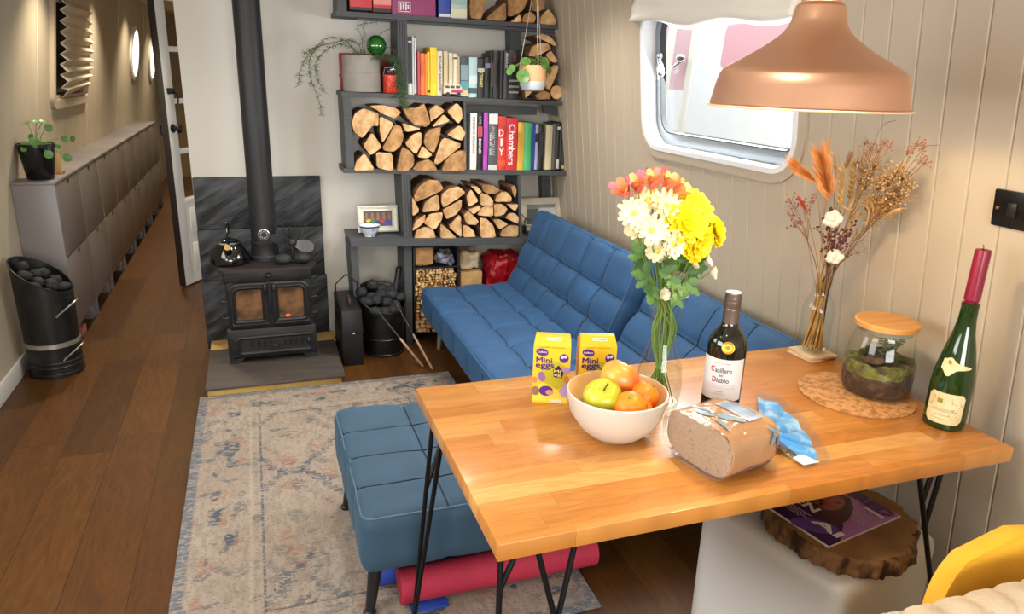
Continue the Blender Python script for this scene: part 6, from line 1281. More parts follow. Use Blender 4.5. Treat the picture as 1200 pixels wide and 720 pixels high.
# ------------------------------------------------------------------ coasters, dried flowers in a bottle vase
dv = Vector((1.622, 1.702, 0))
for k, (z0, rot, lab) in enumerate(((TZ, .10, 'lower pale stone coaster at the far corner of the table'), (TZ+.0085, -.06, 'upper pale stone coaster carrying the dried flower vase'))):
    Mk = Matrix.Translation((dv.x+.004*k, dv.y-.003*k, z0)) @ Matrix.Rotation(rot+.05, 4, 'Z')
    o = B().box(-.052, .052, -.052, .052, 0, .008, .0015, M=Mk).build('coaster', pm('pale travertine', '#cdb596', .6, noise=(14, '#bda283', None, .4, .6))); tag(o, lab, 'coaster')
dv.z = TZ+.0167
t = thing('bottle_vase', 'clear glass bottle vase with dried flowers on two stone coasters', 'vase', dv)
B().lathe([(.001, .003), (.040, .003), (.047, .008), (.049, .02), (.049, .135), (.045, .160), (.034, .182), (.029, .195), (.029, .225), (.031, .228), (.0285, .229), (.0265, .224), (.0265, .196), (.031, .181), (.042, .159), (.0465, .135), (.0465, .02), (.044, .010), (.001, .008)], dv, 44).build('glass_body', GL, t)
TAN = pm('dry straw stem', '#b08a4c', .8, noise=(20, '#8f6c36', None, .35, .65)); rd = random.Random(12)
def dstem(t, head, i, r=.0014, m=TAN, bow=None):
    a = i*2.39; f = dv+Vector((.030*math.cos(a)*rd.uniform(.4, 1), .030*math.sin(a)*rd.uniform(.4, 1), .012)); nk_ = dv+Vector((.013*math.cos(a+2), .013*math.sin(a+2), .185)); mo = nk_+(head-nk_)*.35+Vector((0, 0, .03)); pts = smooth([f, nk_, mo, head], 6); B().tube(pts, r, 5).build('stem', m, t); return pts
def atB(x, y, Y):
    p = atY(x, y, Y)
    return p if p.x < wallx(p.z)-.055 else atW(x, y, -.055-.02*(hash((x, y)) % 3))
def dthing(name, label, x, y, Y, cat='dried flower', group=None): c = atB(x, y, Y); return thing(name, label, cat, c, group), c
# plain straw stalks standing in the vase
for k in range(14):
    a = k*2.39; h = dv+Vector((.02*math.cos(a*1.3), .02*math.sin(a*1.3), .24+.02*math.sin(k))); t2 = thing('straw_stalk', 'plain straw stalk among those bunched in the dried flower vase', 'dried stalk', dv+Vector((.026*math.cos(a), .026*math.sin(a), .01)), 'straw stalks in the vase')
    B().tube(smooth([dv+Vector((.028*math.cos(a), .028*math.sin(a), .011)), dv+Vector((.017*math.cos(a+.5), .017*math.sin(a+.5), .11)), dv+Vector((.012*math.cos(a+1), .012*math.sin(a+1), .18)), h], 5), .0028, 5).build('stalk', TAN, t2)
def plume(label, x, y, Y, top, R, n, colm, i, ln=.05, name='dried_grass_plume', rise=.8, w=.0012):
    t2, c = dthing(name, label, x, y, Y); tp = atB(*top, Y); ax = (tp-c); L_ = ax.length; ax.normalize(); b = B()
    for k in range(n):
        f = rd.random()**.8; d = Vector((rd.gauss(0, 1), rd.gauss(0, 1), rd.gauss(0, 1))); d -= ax*d.dot(ax); d.normalize(); p = c+ax*L_*f*.72; e = (ax*rise+d*(.45-.2*f)).normalized(); q = p+e*ln*rd.uniform(.6, 1.3); s = e.cross(d).normalized()*w
        mid = (p+q)/2+d*R*.18*(1-f*.5); b.add([p-s, p+s, mid+s, q, mid-s], [(0, 1, 2, 3, 4)], 0, False)
    b.build('fibres', colm, t2, sharp=0)['kind'] = 'stuff'; dstem(t2, c, i); return t2
OR1 = pm('orange dried grass', '#e3a566', .85, noise=(30, '#d58a45', None, .4, .6)); PALE = pm('pale fluffy grass', '#d9bf9f', .9)
plume('big orange dried grass plume at the left of the dried bouquet', 972, 236, 1.69, (958, 168), .03, 330, OR1, 1, .060, w=.00055)
plume('thin orange plume leaning far left in the dried bouquet', 957, 215, 1.70, (928, 192), .02, 90, OR1, 2, .07, rise=1.6)
plume('slim orange grass tip sticking up at the left of the dried bouquet', 970, 185, 1.72, (971, 162), .006, 60, OR1, 3, .02)
plume('soft pale bunny-tail grass between the orange plume and wheat, left one', 980, 200, 1.74, (974, 178), .010, 260, PALE, 4, .018, 'bunny_tail')
plume('soft pinkish bunny-tail grass between the plume and the wheat, right one', 990, 198, 1.75, (998, 176), .010, 260, pm('pinkish fluffy grass', '#cfae94', .9), 5, .018, 'bunny_tail')
plume('small coral red fluffy spike at the far left of the dried bouquet', 945, 248, 1.66, (934, 228), .006, 220, pm('coral red grass', '#c2583c', .85), 6, .014, 'bunny_tail')
def wheat(label, x, y, Y, top, i):
    t2, c = dthing('wheat_ear', label, x, y, Y); tp = atB(*top, Y); ax = tp-c; L_ = ax.length; ax.normalize(); u = ax.orthogonal().normalized(); w = ax.cross(u); b = B(); aw = B()
    for k in range(22):
        f = k/21; a = k*PI*.5+.3; d = u*math.cos(a)+w*math.sin(a); p = c+ax*L_*f; q = (ax*.9+d*.5).normalized(); b.ell(p+d*.005, (.0032, .0032, .0085), 8, 6, M=q.to_track_quat('Z', 'Y').to_matrix()); aw.tube([p+d*.006+q*.006, p+d*.010+q*.045], [.0006, .0003], 3)
    m = pm('wheat gold', '#c9a152', .7, noise=(40, '#b0863c', None, .4, .6)); b.build('grains', m, t2); aw.build('awns', m, t2); dstem(t2, c, i, .0015)
wheat('tall wheat ear beside the orange plume', 985, 238, 1.69, (986, 198), 7); wheat('shorter wheat ear leaning right behind the tall one', 996, 232, 1.72, (1000, 200), 8)
for k, (x, y, Y, lab, r) in enumerate(((977, 257, 1.655, 'upper white cotton ball in the dried bouquet', .027), (979, 301, 1.66, 'lower white cotton ball in the dried bouquet', .025))):
    t2, c = dthing('cotton_boll', lab, x, y, Y, 'dried flower'); b = B()
    for q in range(5): a = 2*PI*q/5; b.ell(c+Vector((r*.5*math.cos(a), -.004*q % .01, r*.42*math.sin(a))), (r*.62, r*.6, r*.55), 14, 10, nz=.22, nf=3.5, seed=q+k)
    b.build('cotton', pm('cotton white', '#efe5d2', .95, bump=(90, .5)), t2); b = B()
    for q in range(5): a = 2*PI*q/5+.6; d = Vector((math.cos(a), .2, math.sin(a))); petal(b, c+d*r*.5+Vector((0, .006, 0)), d, (0, -1, 0), r*.8, r*.5, .15)
    b.build('husk', C('#3a2620', .8), t2, sharp=0); dstem(t2, c+Vector((0, .012, -.004)), 9+k, .002, C('#4a3226', .8))
def spray(label, heads, Y, dotc, dotr, nd_, spread, i, twm, name='berry_spray', dm=None):
    """a branching dry spray: twigs ending in many tiny beads"""
    c0 = atB(*heads[0], Y); t2 = thing(name, label, 'dried flower', c0); tw = B(); db = B(); hub_ = dv+Vector((0, 0, .20)); cen = sum((atB(x, y, Y) for x, y in heads), Vector())/len(heads); br_ = hub_.lerp(cen, .62)
    for (x, y) in heads:
        h = atB(x, y, Y+rd.uniform(-.03, .03)); tw.tube(bez(br_, br_.lerp(h, .5)+Vector((0, 0, .012)), h, 6), .0009, 4)
        for k in range(nd_):
            p = h+Vector((rd.gauss(0, 1), rd.gauss(0, .8), rd.gauss(0, 1)))*spread; tw.tube([h-(h-br_).normalized()*spread*1.2, p], .00045, 3); rr = dotr*rd.uniform(.7, 1.2); bmq = bmesh.new(); bmesh.ops.create_icosphere(bmq, subdivisions=1, radius=rr); db.bm(bmq, 0, Matrix.Translation(p))
    tw.build('twigs', twm, t2); db.build('beads', dotc, t2)['kind'] = 'stuff'; dstem(t2, br_, i, .0014, twm)
RUST = pm('rust red berry', '#c0683c', .6); WINE = pm('wine red berry', '#8a3340', .55); BEIGE = pm('beige dry bead', '#c9a06a', .8); TWB = pm('brown twig', '#7a5a38', .85); OCH = pm('ochre bead', '#b98a3f', .8)
spray('rust-tipped dry spray in the upper middle of the dried bouquet', [(1014, 166), (1021, 172), (1016, 178), (1030, 176), (1038, 166), (1044, 170)], 1.72, RUST, .0022, 12, .008, 14, TWB)
spray('rust-tipped dry spray reaching furthest right in the dried bouquet', [(1076, 168), (1084, 172), (1080, 188), (1085, 190), (1064, 178)], 1.70, RUST, .0023, 13, .008, 15, TWB)
spray('beige bead spray filling the right half of the dried bouquet', [(1052, 200), (1060, 206), (1044, 212), (1054, 220), (1036, 206), (1046, 228), (1058, 228), (1066, 216)], 1.70, BEIGE, .0028, 40, .015, 16, TWB)
spray('ochre bead spray low on the right of the dried bouquet', [(1028, 232), (1038, 240), (1030, 252), (1044, 246), (1020, 244), (1050, 236)], 1.68, OCH, .0028, 40, .015, 17, TWB)
spray('pale bead spray behind the wheat of the dried bouquet', [(1004, 188), (1012, 196), (1020, 204), (1008, 210), (1026, 192), (1016, 216), (1032, 218)], 1.74, BEIGE, .0025, 34, .014, 18, TWB)
spray('wine red berry spray at the left of the dried bouquet', [(925, 234), (932, 242), (926, 254), (940, 236), (946, 246), (938, 258), (930, 264), (950, 234)], 1.67, WINE, .0028, 9, .009, 19, TWB)
spray('wine red berry cluster between the two cotton balls', [(970, 276), (980, 272), (990, 280), (976, 286), (986, 288), (994, 272), (984, 280)], 1.66, pm('dark wine berry', '#5e1f2c', .55), .0042, 12, .010, 20, TWB)
spray('pinkish bead twigs hanging right below the beige sprays', [(1004, 272), (1012, 280), (1000, 290), (1018, 266), (1008, 296)], 1.68, pm('pink beige bead', '#b98a78', .8), .0022, 7, .009, 21, TWB)
spray('dark brown seed heads low in the middle of the dried bouquet', [(958, 268), (1000, 262), (964, 292), (990, 300)], 1.67, C('#3a211e', .7), .004, 4, .008, 22, TWB)
t2, c = dthing('curled_grass', 'pale curled ribbon grass in the middle of the dried bouquet', 1006, 240, 1.66)
b = B()
for k, pix in enumerate(([(985, 240), (996, 246), (1010, 240), (1022, 232)], [(996, 262), (1000, 248), (1008, 240), (1018, 246), (1016, 262)], [(992, 250), (1000, 236), (1012, 232), (1022, 240), (1024, 256)], [(990, 268), (1004, 254), (1016, 250)], [(1000, 278), (998, 258), (1006, 244)], [(1008, 262), (1030, 256), (1052, 246), (1062, 244)])):
    pts = smooth([atB(x, y, 1.655+.006*k) for x, y in pix], 6); b.tube(pts, [.003*math.sin(PI*(i+1)/(len(pts)+1))+.0008 for i in range(len(pts))], 5)
b.build('ribbon', pm('pale ribbon grass', '#cba36a', .8), t2); dstem(t2, atY(1000, 278, 1.655), 23)
t2, c = dthing('dry_twig', 'single thin curved dry stalk arching up out of the dried bouquet', 1030, 145, 1.72)
B().tube(smooth([dv+Vector((.01, 0, .2))]+[atB(*q, 1.70) for q in [(1000, 250), (1018, 190), (1032, 150), (1050, 141)]], 8), .0008, 4).tube(smooth([atB(*q, 1.70) for q in [(1060, 172), (1078, 171), (1102, 170)]], 4), .0006, 4).build('stalk', TWB, t2)
B().tube(smooth([dv+Vector((0, -.01, .2))]+trail([(955, 330), (945, 280), (930, 262)], 1.67), 6), .0008, 4).build('stalk', TWB, t2)
t2, c = dthing('dry_twig', 'dark thick twig standing in the dried flower vase', 975, 335, 1.69); B().tube([dv+Vector((.022, -.005, .06)), dv+Vector((.018, -.008, .19)), dv+Vector((.03, -.01, .30))], .0032, 6).build('stalk', C('#2b1b18', .8), t2)

# ------------------------------------------------------------------ cork mat, terrarium, candle bottle
CM = Vector((1.535, 1.422, TZ))
o = B().lathe([(.001, 0), (.150, 0), (.152, .001), (.152, .0045), (.150, .0055), (.001, .0055)], CM, 72).build('cork_mat', pm('speckled cork', '#b98752', .85, noise=(70, '#8f6234', None, .44, .60), bump=(90, .3))); tag(o, 'round speckled cork mat under the lidded jar', 'mat')
tc_ = Vector((1.597, 1.42, TZ+.006))
t = thing('terrarium_jar', 'glass terrarium jar with moss and soil under a wooden lid', 'jar', tc_)
B().lathe([(.001, .003), (.075, .003), (.086, .006), (.092, .018), (.094, .07), (.092, .105), (.086, .14), (.077, .165), (.073, .175), (.073, .192), (.0715, .192), (.0715, .175), (.0755, .163), (.0842, .139), (.090, .104), (.092, .07), (.090, .02), (.083, .010), (.001, .008)], tc_, 56).build('glass_body', GL, t)
SOILT = pm('terrarium soil', '#3a281c', .95, noise=(40, '#5a4230', None, .45, .62), bump=(70, .8)); MOSS = pm('moss', '#6d6f2c', .95, noise=(34, '#453722', None, .42, .60), bump=(80, 1.0))
B().lathe([(.001, .009), (.082, .010), (.0885, .02), (.0905, .060), (.0885, .066), (.001, .070)], tc_, 56).build('soil', SOILT, t)
b = B().lathe([(.0905, .058), (.0912, .07), (.0905, .088), (.084, .098), (.06, .092), (.03, .088), (.001, .088)], tc_, 64, wob=lambda a, z: 1+.02*math.sin(7*a)+.015*math.sin(13*a+z*90)); b.v = [(x, y, z+(.016*mnoise.noise(Vector((x*35, y*35, 2))) if z > tc_.z+.07 else .008*mnoise.noise(Vector((x*60, y*60, 5))))) for x, y, z in b.v]; b.v = [tuple((Vector(v)-tc_).xy.normalized().to_3d()*min(.0895, (Vector(v)-tc_).xy.length)+tc_+Vector((0, 0, v[2]-tc_.z))) for v in b.v]
b.build('moss', MOSS, t, sharp=0)
b = B().ell(tc_+Vector((-.02, -.01, .098)), (.045, .03, .012), 18, 10, nz=.3, nf=3, seed=4).ell(tc_+Vector((.03, .03, .098)), (.035, .03, .016), 18, 10, nz=.3, nf=3, seed=6); b.build('soil_mound', SOILT, t)
TL = pm('terrarium leaf', '#5c7a48', .45, noise=(40, '#8fa878', None, .5, .6)); st = B(); lf = B()
for k in range(16):
    a = k*2.4; p = tc_+Vector((.03+.022*math.cos(a), .012*math.sin(a)+.005, .095)); tipp = p+Vector((.034*math.cos(a*1.7), .03*math.sin(a*1.7), .045+.02*math.sin(k))); dd = (tipp-tc_).xy
    if dd.length > .062: tipp = Vector((tc_.x+dd.x*.062/dd.length, tc_.y+dd.y*.062/dd.length, tipp.z))
    tipp.z = min(tipp.z, tc_.z+.160); st.tube(bez(p, (p+tipp)/2+Vector((0, 0, .012)), tipp, 6), .0011, 4)
    for q in (.55, .8, 1): lobe = p.lerp(tipp, q); petal(lf, lobe, (math.cos(a+q*5), math.sin(a+q*5), .2), (0, 0, 1), .017, .010, -.15)
st.build('stem', C('#6a5a3a', .7), t); lf.build('leaf', TL, t, sharp=0)
lt = pm('bamboo lid', '#cf9a55', .45, noise=(3, '#bd8442', (1, 14, 1), .35, .65))
B().lathe([(.001, .193), (.0795, .193), (.082, .195), (.082, .207), (.0795, .2095), (.001, .2095)], tc_, 56).build('lid', lt, t); B().lathe([(.0685, .178), (.0708, .18), (.0708, .1925), (.0685, .1925)], tc_, 48).build('lid_seal', pm('clear seal', '#8f8f80', .3), t)
cb = Vector((1.622, 1.215, TZ)); GG = bpy.data.materials.new('green bottle glass'); GG.use_nodes = True; bs = GG.node_tree.nodes['Principled BSDF']; bs.inputs['Base Color'].default_value = lin('#1f3d12'); bs.inputs['Roughness'].default_value = .06; bs.inputs['Transmission Weight'].default_value = .35; bs.inputs['IOR'].default_value = 1.45; bs.inputs['Coat Weight'].default_value = .5
t = thing('candle_bottle', 'green sparkling-wine bottle with cream labels serving as a candle stand', 'bottle', cb)
B().lathe([(.001, .012), (.030, .006), (.043, 0), (.0475, .004), (.0485, .02), (.0485, .110), (.047, .135), (.042, .170), (.033, .215), (.025, .250), (.0205, .285), (.0195, .318), (.0205, .321), (.0205, .326), (.0165, .327), (.016, .318), (.017, .285), (.022, .25), (.030, .215), (.039, .17), (.044, .135), (.0455, .11), (.0455, .02), (.040, .008), (.001, .016)], cb, 56).build('glass_body', GG, t)
B().lathe([(.001, .0165), (.040, .010), (.0448, .02), (.0448, .055), (.001, .055)], cb, 40).build('old_dregs', C('#0c1206', .6), t)
fc_ = math.atan2(-cb.y, -cb.x)-.02; CRM = pm('cream paper label', '#d9cba0', .6, noise=(14, '#cdbb8a', None, .4, .65))
b = B(); cyl_patch(b, cb, .0485, .018, .100, fc_-.95, fc_+.85, cut=.010); b.build('label', CRM, t)
b = B(); vs = []
for i in range(25):
    f = i/24; a = fc_-.75+1.65*f; zc_ = .176-.006*f; h = .014*(1-f)**.6+.018*math.exp(-((f-.28)/.16)**2)+.0012
    for zz in (zc_-h, zc_+h*.55): r = .0492-(zz-.110)*.11 if zz < .14 else .0445-(zz-.15)*.16; r = max(.036, {True: .0492, False: .0}.get(False)); vs.append((a, zz))
def cbr(z):
    pr = [(.11, .0485), (.135, .047), (.17, .042), (.215, .033), (.25, .025)]
    for (z0, r0), (z1, r1) in zip(pr, pr[1:]):
        if z <= z1: return r0+(r1-r0)*max(0, (z-z0))/(z1-z0)
    return .025
b.add([cb+Vector(((cbr(z)+.0008)*math.cos(a), (cbr(z)+.0008)*math.sin(a), z)) for a, z in vs], [(2*i, 2*i+2, 2*i+3, 2*i+1) for i in range(24)], 0); b.build('neck_label', CRM, t)
OLV = C('#8a7a2a', .5); b = B(); cyl_patch(b, cb, .0485, .073, .084, fc_-.45, fc_-.20, 6, .0010); b.build('label_emblem', OLV, t)
b = B(); a = fc_-.32
b.add([cb+Vector(((cbr(z)+.0014)*math.cos(a+s), (cbr(z)+.0014)*math.sin(a+s), z)) for s, z in ((-.1, .176), (.1, .173), (.1, .182), (-.1, .185))], [(0, 1, 2, 3)], 0); b.build('neck_emblem', OLV, t)
b = B()
for (z, a0, a1) in ((.056, -.6, .4), (.0515, -.65, .5), (.040, -.5, .3), (.030, -.6, .1)): cyl_patch(b, cb, .0485, z, z+.0016, fc_+a0, fc_+a1, 14, .0011)
for k in range(26): a0 = fc_+rd.uniform(.15, .75); z = rd.uniform(.03, .092); cyl_patch(b, cb, .0485, z, z+rd.uniform(.001, .003), a0, a0+rd.uniform(.03, .09), 3, .0011)
for k in range(10): a0 = fc_+rd.uniform(-.85, -.5); z = rd.uniform(.06, .092); cyl_patch(b, cb, .0485, z, z+.0018, a0, a0+.06, 3, .0011)
b.build('label_print', C('#a0936a', .6), t)
cd = cb+Vector((0, 0, .319)); t = thing('candle', 'tall dark red candle standing in the neck of the green bottle', 'candle', cd)
B().lathe([(.001, 0), (.0145, 0), (.0148, .012), (.0178, .016), (.0172, .135), (.0165, .140), (.008, .141), (.001, .138)], cd, 24, wob=lambda a, z: 1+.03*math.cos(8*a)).build('wax', pm('burgundy wax', '#7e1232', .35, Subsurface_Weight=.0), t)
B().tube([cd+Vector((0, 0, .137)), cd+Vector((-.002, 0, .148)), cd+Vector((-.006, 0, .152))], .0011, 6).build('wick', C('#1b1614', .9), t)

# ------------------------------------------------------------------ copper pendant
lc = Vector((1.114, 1.30, 1.527)); R = .205
t = thing('pendant_lamp', 'large brushed copper bell pendant lamp hanging over the table', 'lamp', lc)
COP = bpy.data.materials.new('brushed copper'); COP.use_nodes = True; nt = COP.node_tree; bs = nt.nodes['Principled BSDF']; bs.inputs['Metallic'].default_value = 1; bs.inputs['Base Color'].default_value = lin('#f2c0a2'); bs.inputs['Roughness'].default_value = .34; bs.inputs['Anisotropic'].default_value = .75
tg = nt.nodes.new('ShaderNodeTangent'); tg.direction_type = 'RADIAL'; tg.axis = 'Z'; nt.links.new(tg.outputs[0], bs.inputs['Tangent'])
pr = [(1.0, -.004), (1.0, .0), (.975, .012), (.965, .05), (.935, .20), (.905, .315), (.885, .345), (.84, .375), (.76, .42), (.68, .468), (.58, .525), (.48, .59), (.40, .65), (.33, .71), (.285, .775), (.26, .84), (.245, .92), (.235, .965), (.215, .985), (.19, 1.0), (.19, 1.25), (.175, 1.29), (.06, 1.32), (.03, 1.33)]
B().lathe([(r*R, z*R) for r, z in pr], lc, 96).build('shade', COP, t, sharp=30)
B().lathe([(r*R-.0022, z*R+.0005) for r, z in pr[1:-4]], lc, 72).build('shade_lining', pm('white enamel lining', '#f2e6cf', .5), t, sharp=30)
B().lathe([(R-.002, -.0035), (R+.0005, -.0038), (R+.0015, -.0025), (R+.0005, -.001), (R-.002, -.001)], lc, 96).build('lit_rim_line', pm('painted rim light', '#f0dc9a', .4), t)  # cream ring painted as the lit line along the shade's rim
B().ell(lc+Vector((0, 0, .100)), (.032, .032, .036), 20, 14).build('bulb', emit('warm bulb', '#ffd9a0', 14), t); B().lathe([(.02, .128), (.022, .14), (.022, .195), (.001, .2)], lc, 20).build('bulb_holder', C('#e6e0d2', .5), t)
B().tube([lc+Vector((0, 0, 1.33*R)), (lc.x, lc.y, ZC-.02)], .0035, 8).build('cable', C('#1d1a18', .7), t); B().lathe([(.001, -.022), (.045, -.022), (.05, -.016), (.05, 0)], (lc.x, lc.y, ZC), 28).build('ceiling_rose', COP, t)

# ------------------------------------------------------------------ black double switch on the boarded wall
s0 = onwall(1.222, 1.296); t = thing('light_switch', 'black double light switch plate on the taupe boards', 'switch', s0)
def wbox(b, y0, y1, z0, z1, d0, d1, bev=.001):
    M = Matrix(((NW.x, 0, ZW.x, s0.x), (0, 1, 0, s0.y), (NW.z, 0, ZW.z, s0.z), (0, 0, 0, 1))); return b.box(d0, d1, y0-1.222, y1-1.222, z0-1.296, z1-1.296, bev, M=M)
SB_ = pm('black gloss plate', '#100f10', .25); wbox(B(), 1.147, 1.297, 1.250, 1.342, .001, .011, .004).build('plate', SB_, t)
for y in (1.245, 1.195): wbox(B(), y-.012, y+.012, 1.278, 1.314, .0105, .0145, .003).build('rocker', pm('black rocker', '#1b1a1b', .35), t)
for y in (1.283, 1.161): wbox(B(), y-.004, y+.004, 1.292, 1.300, .0108, .0125, .002).build('screw', pm('brass', '#b58f5a', .3, 1), t)

# ------------------------------------------------------------------ white cube, log slice, magazine
th_ = math.radians(14); A0 = Vector((1.238, 1.065)); e1 = Vector((-math.sin(th_), math.cos(th_))); e2 = Vector((math.cos(th_), math.sin(th_))); CS, CH = .455, .435
cc = A0+e1*CS/2+e2*CS*.95/2; Mc = Matrix.Rotation(th_, 3, 'Z')
o = B().rbox((cc.x, cc.y, CH/2+.001), (CS*.95/2, CS/2, CH/2), .034, (20, 20, 20), None, Mc).build('cube_stool', pm('grey white moulded plastic', '#d3d1cc', .38)); tag(o, 'plain white cube stool under the right half of the table', 'stool')
ls = Vector((1.392, 1.262, CH+.0015))
def slw(a, z): return 1+.035*math.sin(3*a+1)+.03*mnoise.noise(Vector((math.cos(a)*3, math.sin(a)*3, 1)))
t = thing('log_slice', 'thick round wood slice with rough bark on the white cube', 'wood slice', ls); b = B(); n = 150; vs = []
for z in (0, .008, .018, .028, .038, .047, .053):
    for k in range(n):
        a = 2*PI*k/n; r = .188*slw(a, z)+.016*mnoise.noise(Vector((math.cos(a)*13, math.sin(a)*13, z*30)))+.006*mnoise.noise(Vector((math.cos(a)*30, math.sin(a)*30, z*20)))-(.008 if z in (0, .053) else 0); vs.append(ls+Vector((r*math.cos(a), r*math.sin(a), z)))
b.add(vs, [(j*n+k, j*n+(k+1) % n, (j+1)*n+(k+1) % n, (j+1)*n+k) for j in range(6) for k in range(n)]+[tuple(range(n))[::-1]], 0); b.build('bark', pm('rough bark', '#8a6642', .9, noise=(28, '#3a281c', (1, 1, .35), .42, .58), bump=(34, 1.0, (1, 1, .3))), t, sharp=0)
top_ = [vs[6*n+k]+Vector((0, 0, .0005)) for k in range(n)]; B().add(top_, [tuple(range(n))], 0, False).build('cut_face', pm('brown cut wood', '#9c7548', .7, noise=(6, '#7b5731', None, .35, .65)), t)
zm_ = ls.z+.0545; Lc, Nc, Rc = (atZ(*p, zm_) for p in ((903, 598.5), (971, 643), (1060, 602))); ux = (Nc-Lc).normalized(); uy = (Rc-Nc); uy = (uy-ux*uy.dot(ux)).normalized(); Wm, Hm = (Nc-Lc).length, (Rc-Nc).length
if Wm < .20: Lc = Nc-ux*.205; Wm = .205
Hm = min(max(Hm, .25), .285)
t = thing('magazine', 'glossy purple magazine lying on the wood slice', 'magazine', (Lc+ux*Wm/2+uy*Hm/2)); o = Lc+ux*Wm/2+uy*Hm/2
def mq(x0, x1, y0, y1): return [(x0*Wm, y0*Hm), (x1*Wm, y0*Hm), (x1*Wm, y1*Hm), (x0*Wm, y1*Hm)]
b = B(); q = [o+ux*x+uy*y for x, y in mq(-.5, .5, -.5, .5)]; b.prism(q, (0, 0, .0058)); b.build('pages', pm('magazine pages', '#dcd6d8', .6), t)
zt2 = Vector((0, 0, .0059)); b = B(); put_poly(b, mq(-.5, .5, -.5, .5), o+zt2, ux, uy, lift=.0003); b.build('cover', pm('magazine cover mauve', '#b57abc', .22), t)
def mart(nm, col, pts, lift): b = B(); put_poly(b, [(x*Wm, y*Hm) for x, y in pts], o+zt2, ux, uy, lift=lift); b.build(nm, C(col, .25), t)
mart('cover_art', '#43245e', [(-.5, -.5), (.5, -.5), (.5, -.36), (.30, -.12), (-.1, -.06), (-.5, .0)], .0006); mart('cover_art', '#6d4aa8', oval(.14, -.36, .26, .12, 20, .5), .0009)
mart('cover_art', '#4a2226', [(-.42, -.02), (-.20, -.12), (.10, -.22), (.30, -.20), (.24, .02), (.12, .20), (-.06, .32), (-.26, .30), (-.40, .16)], .0011); mart('cover_art', '#b0524a', oval(-.10, .10, .13, .17, 20, .5), .0014); mart('cover_art', '#8e3a3c', oval(-.19, .00, .07, .06, 14), .0014); mart('cover_art', '#c9382f', oval(-.14, .03, .045, .016, 14, .5), .0017); mart('cover_art', '#2a1416', oval(-.05, .15, .035, .010, 12, .5), .0017)
def mtxt(s, x, y, w, h, col, bold=.02): b = B(); put_text(b, s, o+zt2+ux*x*Wm+uy*y*Hm, ux, uy, w=w, h=h, bold=bold, lift=.002); b.build('lettering', C(col, .3), t)
mtxt('WIRED', .0, .42, Wm*.94, .040, '#5a2a6a', .05); mtxt('EN', -.22, -.15, .070, .032, '#f2eef0', .03); mtxt('AI', .25, -.29, .080, .032, '#f2eef0', .03)
b = B(); put_poly(b, mq(.16, .44, .29, .325), o+zt2, ux, uy, lift=.002); b.build('title_strip', C('#e9e2e6', .3), t); b = B()
for r, (x0, x1, y) in enumerate(((-.42, -.02, -.27), (-.42, -.06, -.30), (-.42, .0, -.33), (-.42, -.10, -.36), (.24, .42, .10), (.24, .40, .07), (.24, .44, .04))): put_poly(b, mq(x0, x1, y-.007, y+.004), o+zt2, ux, uy, lift=.002)
b.build('small_print', C('#cbb6cf', .3), t)

# ------------------------------------------------------------------ yellow chair and a quilted cushion on it
t = thing('dining_chair', 'mustard yellow velvet shell chair before the white cube', 'chair', (1.36, .60, 0)); YV = pm('mustard velvet', '#e6ae22', .7, noise=(9, '#dba31a', None, .35, .65), bump=(240, .06), Sheen_Weight=.5, Sheen_Tint='#f2d27a')
def shell(u, v, off):
    """u -1..1 across, v 0..1 up the back"""
    hw = .25*max(0, 1-(max(0, v-.62)/.38)**2.7)**.4; x = 1.345+hw*u; xn = (x-1.345)/.25; z = .43+.322*v; y = .815-.05*abs(xn)**2.2+.02*v; return Vector((x, y-off*(1-.3*abs(u)), z))
b = B(); nu, nv = 36, 22; rows_ = [[[shell(-1+2*i/nu, j/nv, o_) for i in range(nu+1)] for j in range(nv+1)] for o_ in (0, .05)]
for side in (0, 1): b.add([p for r in rows_[side] for p in r], [(j*(nu+1)+i, j*(nu+1)+i+1, (j+1)*(nu+1)+i+1, (j+1)*(nu+1)+i) for j in range(nv) for i in range(nu)], 0)
def rim(path):
    n = len(path); mid = [(rows_[0][j][i]+rows_[1][j][i])/2+(rows_[0][j][i]-Vector((1.345, rows_[0][j][i].y, .56))).normalized()*.006 for j, i in path]
    b.add([rows_[0][j][i] for j, i in path]+mid+[rows_[1][j][i] for j, i in path], [(k, k+1, n+k+1, n+k) for k in range(n-1)]+[(n+k, n+k+1, 2*n+k+1, 2*n+k) for k in range(n-1)], 0)
rim([(j, 0) for j in range(nv+1)]); rim([(j, nu) for j in range(nv+1)]); rim([(0, i) for i in range(nu+1)])
b.build('backrest', YV, t, sharp=0)
B().rbox((1.345, .575, .425), (.24, .215, .035), .034, (14, 14, 5)).build('seat', YV, t)
for x, y, sx, sy in ((1.20, .44, -1, -1), (1.53, .44, 1, -1), (1.20, .76, -1, 1), (1.53, .76, 1, 1)): B().tube([(x, y, .392), (x+sx*.04, y+sy*.04, 0)], [.013, .009], 12).build('leg', pm('black leg', '#151517', .4), t)
QM = pm('cream quilted cotton', '#cbb9a2', .9, noise=(30, '#bfae98', None, .4, .6), bump=(120, .25)); Mq_ = Matrix.Rotation(.02, 3, 'Y') @ Matrix.Rotation(-.12, 3, 'X')
def quilt(p, d):
    u_, v_ = (p.x+p.z)*45, (p.x-p.z)*45; return .009*abs(math.sin(u_))**.5*abs(math.sin(v_))**.5
b = B().rbox((1.09, .665, .612), (.30, .050, .138), .052, (110, 10, 56), quilt, Mq_); t = tag(b.build('quilted_cushion', QM, sharp=0), 'cream quilted cushion standing on the yellow chair', 'cushion')

